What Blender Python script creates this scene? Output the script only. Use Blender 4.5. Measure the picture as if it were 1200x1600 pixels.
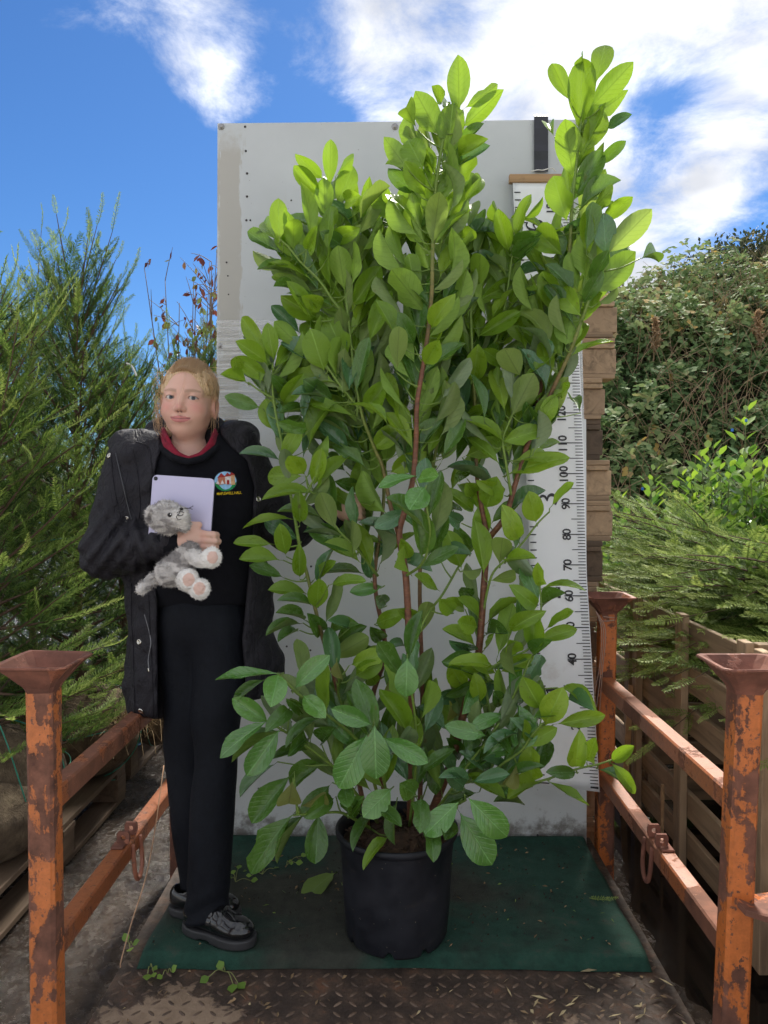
import bpy, bmesh, math, random
import numpy as np
from mathutils import Vector, Matrix, Euler
R = math.radians
rng = np.random.default_rng(7)
random.seed(7)
for o in list(bpy.data.objects):
    bpy.data.objects.remove(o, do_unlink=True)
SC = bpy.context.scene
COL = SC.collection

# ---------------------------------------------------------------- camera
CAM_LOC = Vector((0.0, 0.0, 1.15))
FPX = 1202.0                                   # focal length in photo pixels (1200 x 1600)
cam = bpy.data.cameras.new('camera'); camo = bpy.data.objects.new('camera', cam); COL.objects.link(camo)
cam.sensor_fit = 'HORIZONTAL'; cam.sensor_width = 24.0; cam.lens = 24.0 * FPX / 1200.0
cam.clip_start = 0.05; cam.clip_end = 3000
PITCH, YAW = -1.67, 0.57
camo.location = CAM_LOC
camo.rotation_euler = Euler((R(90 + PITCH), 0, R(YAW)), 'XYZ')
SC.camera = camo
CAM_M = camo.rotation_euler.to_matrix()

# ---------------------------------------------------------------- light
SUN_EL, SUN_AZ = 47.0, 14.0                    # behind the board, a little to the right
w = bpy.data.worlds.new('World'); SC.world = w; w.use_nodes = True
wn, wl = w.node_tree.nodes, w.node_tree.links
wn.clear()
def wnode(t, **k):
    n = wn.new(t)
    for a, b in k.items(): setattr(n, a, b)
    return n
sky = wnode('ShaderNodeTexSky', sky_type='NISHITA', sun_disc=False)
sky.sun_elevation = R(SUN_EL); sky.sun_rotation = R(SUN_AZ)
sky.air_density = 1.0; sky.dust_density = 0.25; sky.ozone_density = 2.0; sky.altitude = 100
tc = wnode('ShaderNodeTexCoord')
sep = wnode('ShaderNodeSeparateXYZ'); wl.new(tc.outputs['Generated'], sep.inputs[0])
def wmath(op, a, b=None, c=None):
    n = wnode('ShaderNodeMath', operation=op)
    for i, v in enumerate((a, b, c)):
        if v is None: continue
        if isinstance(v, (int, float)): n.inputs[i].default_value = v
        else: wl.new(v, n.inputs[i])
    return n.outputs[0]
zc = wmath('MAXIMUM', sep.outputs[2], 0.0)
den = wmath('ADD', zc, 0.22)
cx = wmath('DIVIDE', sep.outputs[0], den); cy = wmath('DIVIDE', sep.outputs[1], den)
comb = wnode('ShaderNodeCombineXYZ'); wl.new(cx, comb.inputs[0]); wl.new(cy, comb.inputs[1])
def wnoise(vec, scale, det, rough, off=(0, 0, 0), dist=0.0):
    mp = wnode('ShaderNodeMapping'); mp.inputs['Location'].default_value = off
    wl.new(vec, mp.inputs[0])
    n = wnode('ShaderNodeTexNoise'); n.inputs['Scale'].default_value = scale
    n.inputs['Detail'].default_value = det; n.inputs['Roughness'].default_value = rough
    n.inputs['Distortion'].default_value = dist
    wl.new(mp.outputs[0], n.inputs[0]); return n.outputs[0]
n1 = wnoise(comb.outputs[0], 4.0, 7, 0.66, (3.1, 0.4, 0.0), 0.3)
n2 = wnoise(comb.outputs[0], 0.8, 1, 0.5, (8.0, 2.7, 0.0))
def ray_dir(px, py):
    v = CAM_M @ Vector(((px - 600) / FPX, (800 - py) / FPX, -1)); return v.normalized()
nrm = wnode('ShaderNodeVectorMath', operation='NORMALIZE'); wl.new(tc.outputs['Generated'], nrm.inputs[0])
def blob(px, py, rad, amp, acc):
    vm = wnode('ShaderNodeVectorMath', operation='DISTANCE'); wl.new(nrm.outputs[0], vm.inputs[0]); vm.inputs[1].default_value = ray_dir(px, py)
    mr_ = wnode('ShaderNodeMapRange', interpolation_type='SMOOTHSTEP'); wl.new(vm.outputs['Value'], mr_.inputs[0])
    for k_, v_ in enumerate((0.0, rad * 1.9, amp, 0.0)): mr_.inputs[k_ + 1].default_value = v_
    return wmath('ADD', mr_.outputs[0], acc)
# where the clouds of the photograph stand (elsewhere the same noise goes on)
BL = [(880, 50, .24, .10), (1190, 190, .09, .12), (985, 330, .08, .04), (1000, 430, .08, .16), (1095, 245, .04, .30), (1110, 330, .03, .20), (800, 330, .16, .06),
      (270, 90, .10, .31), (190, 60, .06, .25), (370, 90, .06, .25), (560, 120, .08, .32), (330, 185, .06, .28), (620, 40, .05, .22), (40, 25, .04, .30), (300, 285, .02, .28),
      (60, 270, .27, -.42), (1050, 200, .05, -.36), (1150, 360, .12, -.28), (460, 60, .06, -.32), (655, 65, .05, -.36), (440, 270, .14, -.32), (150, 430, .36, -.42), (100, 110, .09, -.20)]
bias = 0.0
for b in BL:
    bias = blob(*b, bias)
val = wmath('ADD', wmath('ADD', n1, wmath('MULTIPLY', n2, 0.35)), bias)
ramp = wnode('ShaderNodeMapRange', interpolation_type='SMOOTHSTEP')
wl.new(val, ramp.inputs[0])
ramp.inputs[1].default_value = 0.37; ramp.inputs[2].default_value = 0.80
ramp.inputs[3].default_value = 0.0; ramp.inputs[4].default_value = 0.97
shade = wnode('ShaderNodeMapRange'); wl.new(wnoise(comb.outputs[0], 3.0, 3, 0.55, (1.2, 5.5, 0)), shade.inputs[0])
shade.inputs[1].default_value = 0.38; shade.inputs[2].default_value = 0.70
cmix = wnode('ShaderNodeMixRGB'); wl.new(shade.outputs[0], cmix.inputs[0])
CLOUD_A, CLOUD_B = (1.95, 2.0, 2.13, 1), (4.1, 4.08, 4.05, 1)
cmix.inputs[1].default_value = CLOUD_A; cmix.inputs[2].default_value = CLOUD_B
smix = wnode('ShaderNodeMixRGB'); wl.new(ramp.outputs[0], smix.inputs[0])
hs = wnode('ShaderNodeHueSaturation'); hs.inputs['Saturation'].default_value = 1.12; hs.inputs['Value'].default_value = 1.0
wl.new(sky.outputs[0], hs.inputs['Color'])
tint = wnode('ShaderNodeMixRGB', blend_type='MULTIPLY'); tint.inputs[0].default_value = 1.0; wl.new(hs.outputs[0], tint.inputs[1])
tint.inputs[2].default_value = (0.138, 0.210, 0.292, 1)
wl.new(tint.outputs[0], smix.inputs[1]); wl.new(cmix.outputs[0], smix.inputs[2])
bg = wnode('ShaderNodeBackground'); bg.inputs[1].default_value = 0.12
wl.new(smix.outputs[0], bg.inputs[0])
wo = wnode('ShaderNodeOutputWorld'); wl.new(bg.outputs[0], wo.inputs[0])
w.cycles.sampling_method = 'MANUAL'; w.cycles.sample_map_resolution = 512
sun = bpy.data.lights.new('sun', 'SUN'); suno = bpy.data.objects.new('sun', sun); COL.objects.link(suno)
sun.energy = 2.2; sun.angle = R(11.0); sun.color = (1.0, 0.95, 0.86)
sdir = Vector((math.sin(R(SUN_AZ)) * math.cos(R(SUN_EL)), math.cos(R(SUN_AZ)) * math.cos(R(SUN_EL)), math.sin(R(SUN_EL))))
suno.rotation_euler = sdir.to_track_quat('Z', 'Y').to_euler(); suno.location = (3, 8, 9)
SC.view_settings.view_transform = 'Standard'; SC.view_settings.look = 'None'
SC.view_settings.gamma = 1.0; SC.view_settings.use_curve_mapping = False
SC.view_settings.exposure = 1.80
SC.render.engine = 'CYCLES'
SC.cycles.max_bounces = 6; SC.cycles.diffuse_bounces = 4; SC.cycles.glossy_bounces = 3; SC.cycles.transmission_bounces = 4; SC.cycles.transparent_max_bounces = 6
SC.cycles.use_denoising = True
SC.cycles.use_adaptive_sampling = True; SC.cycles.adaptive_threshold = 0.03

# ---------------------------------------------------------------- helpers
def P(px, py, Y):
    """world point on the plane y = Y seen at photo pixel (px, py)"""
    d = CAM_M @ Vector(((px - 600) / FPX, (800 - py) / FPX, -1))
    t = Y / d.y
    return np.array((d.x * t, Y, CAM_LOC.z + d.z * t))
def PZ(px, py, z):
    """world point on the level z seen at a photo pixel"""
    d = CAM_M @ Vector(((px - 600) / FPX, (800 - py) / FPX, -1))
    t = (z - CAM_LOC.z) / d.z
    return np.array((d.x * t, d.y * t, z))
def tag(o, label=None, cat=None, group=None, kind=None):
    if label: o['label'] = label
    if cat: o['category'] = cat
    if group: o['group'] = group
    if kind: o['kind'] = kind
    return o
def empty(name, loc, label=None, cat=None, group=None):
    o = bpy.data.objects.new(name, None); COL.objects.link(o)
    o.location = Vector([float(c) for c in loc]); o.empty_display_size = 0.1
    return tag(o, label, cat, group)
def rootof(o):
    m = Matrix.Identity(4)
    while o is not None:
        m = o.matrix_basis if o.parent is None else m
        o = o.parent
    return m
def link(name, me, parent=None, mat=None, mw=None):
    o = bpy.data.objects.new(name, me); COL.objects.link(o)
    if mat is not None and len(me.materials) == 0: me.materials.append(mat)
    if mw is not None: o.matrix_basis = mw
    if parent is not None:
        o.parent = parent
        # meshes keep world coordinates: undo the parent's own placement
        inv = Matrix.Identity(4); q = parent; chain = []
        while q is not None: chain.append(q); q = q.parent
        M_ = Matrix.Identity(4)
        for q in reversed(chain): M_ = M_ @ q.matrix_parent_inverse @ q.matrix_basis if q.parent else q.matrix_basis.copy()
        o.matrix_parent_inverse = M_.inverted()
    return o
def mesh(name, V, F, mat=None, smooth=False, attrs=None, uv=None, mats=None, mi=None):
    me = bpy.data.meshes.new(name)
    V = np.asarray(V, dtype=np.float32)
    if isinstance(F, np.ndarray):
        n, k = F.shape
        me.vertices.add(len(V)); me.vertices.foreach_set('co', V.ravel())
        me.loops.add(n * k); me.loops.foreach_set('vertex_index', F.astype(np.int32).ravel())
        me.polygons.add(n); me.polygons.foreach_set('loop_start', np.arange(0, n * k, k, dtype=np.int32))
        try: me.polygons.foreach_set('loop_total', np.full(n, k, dtype=np.int32))
        except Exception: pass
    else:
        me.from_pydata([tuple(map(float, v)) for v in V], [], [tuple(int(i) for i in f) for f in F])
    if mat is not None: me.materials.append(mat)
    if mats: [me.materials.append(m) for m in mats]
    if mi is not None: me.polygons.foreach_set('material_index', np.asarray(mi, dtype=np.int32))
    me.polygons.foreach_set('use_smooth', np.full(len(me.polygons), bool(smooth)))
    if uv is not None:
        l = me.uv_layers.new(name='UVMap')
        idx = np.empty(len(me.loops), dtype=np.int32); me.loops.foreach_get('vertex_index', idx)
        l.data.foreach_set('uv', np.asarray(uv, dtype=np.float32)[idx].ravel())
    for an, av in (attrs or {}).items():
        av = np.asarray(av, dtype=np.float32)
        if av.ndim == 1:
            a = me.attributes.new(an, 'FLOAT', 'POINT'); a.data.foreach_set('value', av)
        else:
            if av.shape[1] == 3: av = np.hstack([av, np.ones((len(av), 1), np.float32)])
            a = me.attributes.new(an, 'FLOAT_COLOR', 'POINT'); a.data.foreach_set('color', av.ravel())
    me.update(); me.validate()
    return me
class G:
    """collects geometry of ONE part"""
    def __init__(s): s.V = []; s.F = []; s.n = 0
    def add(s, V, F):
        V = np.asarray(V, float).reshape(-1, 3)
        s.V.append(V); s.F += [tuple(i + s.n for i in f) for f in F]; s.n += len(V); return s
    def box(s, lo, hi, c=0.003, M=None):
        V, F = chamfer(lo, hi, c)
        if M is not None: V = xf(V, M)
        return s.add(V, F)
    def tube(s, pts, r, n=8, cap=True, squash=None):
        V, F = tube(pts, r, n, cap); return s.add(V, F)
    def mesh(s, name, mat, smooth=False, **k): return mesh(name, np.vstack(s.V), s.F, mat, smooth, **k)
def xf(V, M):
    V = np.asarray(V, float); A = np.array(M)
    return V @ A[:3, :3].T + A[:3, 3]
def chamfer(lo, hi, c):
    lo, hi = np.minimum(lo, hi).astype(float), np.maximum(lo, hi).astype(float)
    c = min(c, *(0.45 * (hi - lo)))
    V = []; idx = {}
    for sx in (0, 1):
        for sy in (0, 1):
            for sz in (0, 1):
                p = np.array([(lo, hi)[s][i] for i, s in enumerate((sx, sy, sz))]); sg = np.array([1 - 2 * sx, 1 - 2 * sy, 1 - 2 * sz]) * c
                for ax in range(3):
                    q = p + sg; q[ax] = p[ax]
                    idx[(sx, sy, sz, ax)] = len(V); V.append(q)
    F = []
    for ax in range(3):
        a, b = [i for i in range(3) if i != ax]
        for s in (0, 1):
            ring = []
            for (u, v) in ((0, 0), (1, 0), (1, 1), (0, 1)):
                k = [0, 0, 0]; k[ax] = s; k[a] = u; k[b] = v; ring.append(idx[(*k, ax)])
            F.append(ring)
    for ax in range(3):           # edges along ax
        a, b = [i for i in range(3) if i != ax]
        for u in (0, 1):
            for v in (0, 1):
                k0 = [0, 0, 0]; k0[a] = u; k0[b] = v; k1 = list(k0); k1[ax] = 1
                F.append([idx[(*k0, a)], idx[(*k1, a)], idx[(*k1, b)], idx[(*k0, b)]])
    for k in [(x, y, z) for x in (0, 1) for y in (0, 1) for z in (0, 1)]:
        F.append([idx[(*k, 0)], idx[(*k, 1)], idx[(*k, 2)]])
    V = np.array(V); cen = (lo + hi) / 2; out = []
    for f in F:
        p = V[f]; nrm = np.cross(p[1] - p[0], p[2] - p[0])
        out.append(tuple(f) if np.dot(nrm, p.mean(0) - cen) > 0 else tuple(reversed(f)))
    return V, out
def frames(pts):
    pts = np.asarray(pts, float)
    T = np.gradient(pts, axis=0); T /= np.linalg.norm(T, axis=1, keepdims=True) + 1e-12
    up = np.array((0, 0, 1.0)) if abs(T[0][2]) < 0.9 else np.array((1.0, 0, 0))
    N = []; n = up - T[0] * np.dot(up, T[0]); n /= np.linalg.norm(n)
    for t in T:
        n = n - t * np.dot(n, t); n /= np.linalg.norm(n) + 1e-12; N.append(n.copy())
    N = np.array(N); return T, N, np.cross(T, N)
def tube(pts, r, n=8, cap=True):
    pts = np.asarray(pts, float); T, N, B = frames(pts); r = np.broadcast_to(np.asarray(r, float), (len(pts),))
    a = np.arange(n) * 2 * math.pi / n
    ring = (np.cos(a)[None, :, None] * N[:, None, :] + np.sin(a)[None, :, None] * B[:, None, :]) * r[:, None, None] + pts[:, None, :]
    V = ring.reshape(-1, 3); F = []
    for i in range(len(pts) - 1):
        for j in range(n):
            F.append((i * n + j, i * n + (j + 1) % n, (i + 1) * n + (j + 1) % n, (i + 1) * n + j))
    if cap: F.append(tuple(range(n - 1, -1, -1))); F.append(tuple((len(pts) - 1) * n + j for j in range(n)))
    return V, F
def smooth_path(pts, k=6):
    pts = np.asarray(pts, float)
    if len(pts) < 3: return np.array([pts[0] + (pts[-1] - pts[0]) * t for t in np.linspace(0, 1, k + 1)])
    Pp = np.vstack([2 * pts[0] - pts[1], pts, 2 * pts[-1] - pts[-2]]); out = []
    for i in range(1, len(Pp) - 2):
        p0, p1, p2, p3 = Pp[i - 1:i + 3]
        for t in np.arange(k) / k:
            out.append(0.5 * (2 * p1 + (p2 - p0) * t + (2 * p0 - 5 * p1 + 4 * p2 - p3) * t * t + (3 * p1 - p0 - 3 * p2 + p3) * t ** 3))
    out.append(pts[-1]); return np.array(out)
def lathe(prof, n=48, center=(0, 0, 0)):
    prof = np.asarray(prof, float); a = np.arange(n) * 2 * math.pi / n
    V = np.stack([prof[:, 0][:, None] * np.cos(a), prof[:, 0][:, None] * np.sin(a), np.repeat(prof[:, 1][:, None], n, 1)], -1).reshape(-1, 3) + np.array(center)
    F = [(i * n + j, i * n + (j + 1) % n, (i + 1) * n + (j + 1) % n, (i + 1) * n + j) for i in range(len(prof) - 1) for j in range(n)]
    return V, F
def vnoise(p, seed=0):
    """cheap smooth 3-D noise in about -1..1 on an (...,3) array"""
    s = 0.0; r = np.random.default_rng(seed)
    for _ in range(5):
        k = r.normal(size=3); k /= np.linalg.norm(k); f = r.uniform(0.7, 1.5); ph = r.uniform(0, 6.28)
        k2 = r.normal(size=3); k2 /= np.linalg.norm(k2)
        s = s + np.sin((p @ k) * f * 3.1 + ph + 1.3 * np.sin((p @ k2) * 2.3 + ph * 2))
    return s / 3.2

# ---------------------------------------------------------------- material helpers
class NM:
    def __init__(s, name):
        s.m = bpy.data.materials.new(name); s.m.use_nodes = True
        s.t = s.m.node_tree; s.n = s.t.nodes; s.l = s.t.links
        s.b = s.n['Principled BSDF']; s.out = s.n['Material Output']; s._tc = None
    def node(s, t, **k):
        n = s.n.new(t)
        for a, b in k.items(): setattr(n, a, b)
        return n
    def set(s, sock, v):
        if isinstance(v, bpy.types.NodeSocket): s.l.new(v, sock)
        elif isinstance(v, (tuple, list)) and sock.type == 'RGBA' and len(v) == 3: sock.default_value = (*v, 1)
        else: sock.default_value = v
    def P(s, **k):
        for a, v in k.items(): s.set(s.b.inputs[a.replace('_', ' ')], v)
        return s
    def co(s, kind='Object', scale=(1, 1, 1), off=None, rnd=0.0):
        if s._tc is None: s._tc = s.node('ShaderNodeTexCoord')
        mp = s.node('ShaderNodeMapping'); mp.inputs['Scale'].default_value = scale
        s.l.new(s._tc.outputs[kind], mp.inputs[0])
        if off: mp.inputs['Location'].default_value = off
        if rnd:
            oi = s.node('ShaderNodeObjectInfo'); ml = s.node('ShaderNodeMath', operation='MULTIPLY')
            s.l.new(oi.outputs['Random'], ml.inputs[0]); ml.inputs[1].default_value = rnd
            s.l.new(ml.outputs[0], mp.inputs['Location'])
        return mp.outputs[0]
    def noise(s, vec=None, scale=5, det=6, rough=0.55, dist=0.0):
        n = s.node('ShaderNodeTexNoise'); n.inputs['Scale'].default_value = scale; n.inputs['Detail'].default_value = det
        n.inputs['Roughness'].default_value = rough; n.inputs['Distortion'].default_value = dist
        if vec is None: vec = s.co()
        s.l.new(vec, n.inputs['Vector']); return n.outputs[0]
    def voro(s, vec=None, scale=5, feat='F1', out='Distance'):
        n = s.node('ShaderNodeTexVoronoi', feature=feat); n.inputs['Scale'].default_value = scale
        if vec is None: vec = s.co()
        s.l.new(vec, n.inputs['Vector']); return n.outputs[out]
    def ramp(s, f, stops, interp='LINEAR'):
        n = s.node('ShaderNodeValToRGB'); cr = n.color_ramp; cr.interpolation = interp
        while len(cr.elements) < len(stops): cr.elements.new(0.5)
        for e, (p, c) in zip(cr.elements, stops):
            e.position = p; e.color = (*c, 1) if isinstance(c, (tuple, list)) else (c, c, c, 1)
        s.l.new(f, n.inputs[0]); return n.outputs[0]
    def mr(s, f, a, b, c=0.0, d=1.0, smooth=True):
        n = s.node('ShaderNodeMapRange', interpolation_type='SMOOTHSTEP' if smooth else 'LINEAR')
        s.set(n.inputs[0], f)
        for i, v in enumerate((a, b, c, d)): n.inputs[i + 1].default_value = v
        return n.outputs[0]
    def mix(s, f, a, b, mode='MIX'):
        n = s.node('ShaderNodeMixRGB', blend_type=mode); s.set(n.inputs[0], f); s.set(n.inputs[1], a); s.set(n.inputs[2], b); return n.outputs[0]
    def math(s, op, a, b=0.0):
        n = s.node('ShaderNodeMath', operation=op); s.set(n.inputs[0], a); s.set(n.inputs[1], b); return n.outputs[0]
    def attr(s, name, out='Color'):
        n = s.node('ShaderNodeAttribute', attribute_name=name); return n.outputs[out]
    def bump(s, h, strength=0.3, dist=0.01, into=None):
        n = s.node('ShaderNodeBump'); n.inputs['Strength'].default_value = strength; n.inputs['Distance'].default_value = dist
        s.l.new(h, n.inputs['Height'])
        if into is not None: s.l.new(into, n.inputs['Normal'])
        s.l.new(n.outputs[0], s.b.inputs['Normal']); return n.outputs[0]
def simple(name, col, rough=0.6, bump=0.0, scale=40, var=0.15, metal=0.0, spec=0.5, rnd=3.0):
    a = NM(name); n = a.noise(a.co(rnd=rnd), scale, 5)
    lo = tuple(c * (1 - var) for c in col); hi = tuple(min(1, c * (1 + var)) for c in col)
    a.P(Base_Color=a.ramp(n, [(0.3, lo), (0.7, hi)]), Roughness=rough, Metallic=metal)
    a.b.inputs['Specular IOR Level'].default_value = spec
    if bump: a.bump(n, bump, 0.004)
    return a.m
# ---------------------------------------------------------------- signed distance modelling (continuous organic surfaces)
def s_ell(p, c, r):
    q = (p - np.asarray(c, np.float32)) / np.asarray(r, np.float32)
    k0 = np.sqrt((q * q).sum(-1)); q2 = q / np.asarray(r, np.float32); k1 = np.sqrt((q2 * q2).sum(-1)) + 1e-9
    return k0 * (k0 - 1.0) / k1
def s_sph(p, c, r): return np.sqrt(((p - np.asarray(c, np.float32)) ** 2).sum(-1)) - r
def s_cone(p, a, b, ra, rb):
    a = np.asarray(a, np.float32); b = np.asarray(b, np.float32); ba = b - a
    h = np.clip(((p - a) @ ba) / float(ba @ ba), 0, 1)
    d = p - a - h[..., None] * ba
    return np.sqrt((d * d).sum(-1)) - (ra + (rb - ra) * h)
def s_box(p, c, b, r=0.0, rot=None):
    q = p - np.asarray(c, np.float32)
    if rot is not None: q = q @ np.asarray(rot, np.float32)       # columns of rot are the box axes
    d = np.abs(q) - (np.asarray(b, np.float32) - r)
    return np.sqrt((np.maximum(d, 0) ** 2).sum(-1)) + np.minimum(d.max(-1), 0) - r
def smin(a, b, k):
    h = np.clip(0.5 + 0.5 * (b - a) / k, 0, 1); return b + (a - b) * h - k * h * (1 - h)
def smax(a, b, k): return -smin(-a, -b, k)
def su(k, *d):
    r = d[0]
    for x in d[1:]: r = smin(r, x, k)
    return r
def s_chain(p, pts, rad, k=0.0):
    r = None
    for i in range(len(pts) - 1):
        d = s_cone(p, pts[i], pts[i + 1], rad[i], rad[i + 1]); r = d if r is None else (smin(r, d, k) if k else np.minimum(r, d))
    return r
def polygonize(f, lo, hi, h):
    lo = np.asarray(lo, np.float32); hi = np.asarray(hi, np.float32)
    n = np.ceil((hi - lo) / h).astype(int) + 1
    ax = [lo[i] + h * np.arange(n[i], dtype=np.float32) for i in range(3)]
    v = np.empty(tuple(n), np.float32); step = max(1, int(1.2e6 // (n[1] * n[2])))
    YY, ZZ = np.meshgrid(ax[1], ax[2], indexing='ij')
    for i in range(0, n[0], step):
        xs = ax[0][i:i + step]; p = np.empty((len(xs), n[1], n[2], 3), np.float32)
        p[..., 0] = xs[:, None, None]; p[..., 1] = YY; p[..., 2] = ZZ
        v[i:i + step] = f(p)
    ins = v < 0
    c = [ins[i:n[0] - 1 + i, j:n[1] - 1 + j, k:n[2] - 1 + k] for i in (0, 1) for j in (0, 1) for k in (0, 1)]
    s = sum(x.astype(np.int8) for x in c); act = (s > 0) & (s < 8)
    I = np.argwhere(act); idm = np.full(act.shape, -1, np.int32); idm[act] = np.arange(len(I))
    acc = np.zeros((len(I), 3), np.float32); cnt = np.zeros(len(I), np.float32)
    cor = [(i, j, k) for i in (0, 1) for j in (0, 1) for k in (0, 1)]
    vv = {o: v[I[:, 0] + o[0], I[:, 1] + o[1], I[:, 2] + o[2]] for o in cor}
    for a in cor:
        for d in range(3):
            if a[d] == 1: continue
            b = list(a); b[d] = 1; b = tuple(b)
            va, vb = vv[a], vv[b]; m = (va < 0) != (vb < 0)
            t = np.where(m, va / np.where(m, va - vb, 1), 0)
            q = np.tile(np.array(a, np.float32), (len(I), 1)); q[:, d] += t
            acc[m] += q[m]; cnt[m] += 1
    V = lo + h * (I + acc / cnt[:, None]); Fs = []
    for d in range(3):
        a, b = [(1, 2), (2, 0), (0, 1)][d]
        sl0 = [slice(None)] * 3; sl1 = [slice(None)] * 3; sl0[d] = slice(0, -1); sl1[d] = slice(1, None)
        x0, x1 = ins[tuple(sl0)], ins[tuple(sl1)]
        E = np.argwhere(x0 != x1); flip = x1[E[:, 0], E[:, 1], E[:, 2]]
        ok = (E[:, a] > 0) & (E[:, b] > 0) & (E[:, a] < n[a] - 1) & (E[:, b] < n[b] - 1); E = E[ok]; flip = flip[ok]
        def cid(da, db):
            q = E.copy(); q[:, a] += da; q[:, b] += db; return idm[q[:, 0], q[:, 1], q[:, 2]]
        Q = np.stack([cid(-1, -1), cid(0, -1), cid(0, 0), cid(-1, 0)], 1)
        Q[flip] = Q[flip][:, ::-1]; Fs.append(Q)
    return V, np.vstack(Fs)
def relax(V, F, it=2, lam=0.5):
    """light Laplacian smoothing"""
    e = np.vstack([F[:, [i, (i + 1) % F.shape[1]]] for i in range(F.shape[1])])
    for _ in range(it):
        acc = np.zeros_like(V); cnt = np.zeros(len(V), np.float32)
        np.add.at(acc, e[:, 0], V[e[:, 1]]); np.add.at(acc, e[:, 1], V[e[:, 0]])
        np.add.at(cnt, e[:, 0], 1); np.add.at(cnt, e[:, 1], 1)
        V = V + lam * (acc / np.maximum(cnt, 1)[:, None] - V)
    return V
def vnormals(V, F):
    nrm = np.zeros_like(V); fn = np.cross(V[F[:, 1]] - V[F[:, 0]], V[F[:, 2]] - V[F[:, 0]])
    for i in range(F.shape[1]): np.add.at(nrm, F[:, i], fn)
    return nrm / (np.linalg.norm(nrm, axis=1, keepdims=True) + 1e-12)
def cast(f, px, py, y0, y1, n=160):
    """first point of the surface f = 0 along the sight line of photo pixels (px, py)"""
    px = np.atleast_1d(np.asarray(px, float)); py = np.atleast_1d(np.asarray(py, float))
    A = np.array([P(a, b, y0) for a, b in zip(px, py)], np.float32); B = np.array([P(a, b, y1) for a, b in zip(px, py)], np.float32)
    t = np.linspace(0, 1, n, dtype=np.float32)
    p = A[:, None] + (B - A)[:, None] * t[None, :, None]; v = f(p)
    hit = v < 0; i = np.argmax(hit, 1); none = ~hit.any(1)
    i = np.clip(i, 1, n - 1); r = np.arange(len(px)); v0, v1 = v[r, i - 1], v[r, i]
    tt = t[i - 1] + (t[i] - t[i - 1]) * np.clip(v0 / (v0 - v1 + 1e-9), 0, 1)
    q = A + (B - A) * tt[:, None]; q[none] = np.nan; return q
# ================================================================ materials of the place
def rusty(name, paint, rust, thr, scale=9.0, dull=0.0, fine=60):
    a = NM(name); c = a.co('Object', (1, 1, 0.55), rnd=5.0); c1 = a.co('Object', rnd=5.0)
    n = a.noise(c, scale, 10, 0.62, 0.4); n2 = a.noise(c1, fine, 6, 0.7); n3 = a.noise(c1, scale * 2.6, 8, 0.6)
    big = a.noise(a.co('Object', (1, 1, 0.5), rnd=7.0), 2.6, 3, 0.5); drip = a.noise(a.co('Object', (30, 30, 1.3), rnd=3.0), 1.6, 4)
    m = a.math('ADD', n, a.math('MULTIPLY', n2, 0.28)); m = a.math('ADD', m, a.math('MULTIPLY', a.math('ADD', big, -0.5), 0.55)); m = a.math('ADD', m, a.math('MULTIPLY', a.math('ADD', drip, -0.5), 0.16)); m = a.mr(m, thr, thr + 0.035)
    rc = a.ramp(n3, [(0.25, tuple(x * 0.45 for x in rust)), (0.5, rust), (0.75, tuple(min(1, x * 1.7) for x in rust))])
    pc = a.ramp(n2, [(0.3, tuple(x * 0.72 for x in paint)), (0.55, paint), (0.8, tuple(min(1, x * 1.18) for x in paint))])
    spots = a.mr(a.noise(c1, 85, 3, 0.6), 0.60, 0.66)
    pc = a.mix(spots, pc, rc)
    a.P(Base_Color=a.mix(m, pc, rc), Roughness=a.mr(m, 0, 1, 0.42, 0.85))
    a.bump(a.math('ADD', a.math('MULTIPLY', m, -0.5), a.math('MULTIPLY', n2, 0.6)), 0.5, 0.003)
    return a.m
M_POST = rusty('flaking_orange_paint', (0.56, 0.155, 0.035), (0.155, 0.062, 0.038), 0.625)
M_POSTR = rusty('rust_browned_paint', (0.56, 0.165, 0.045), (0.165, 0.068, 0.042), 0.628, 13.0)
M_RAIL = rusty('worn_orange_paint', (0.34, 0.108, 0.040), (0.17, 0.066, 0.036), 0.66, 5.0, fine=90)
M_CUP = rusty('rusted_steel', (0.32, 0.115, 0.065), (0.17, 0.065, 0.042), 0.55, 7.0)
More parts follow.
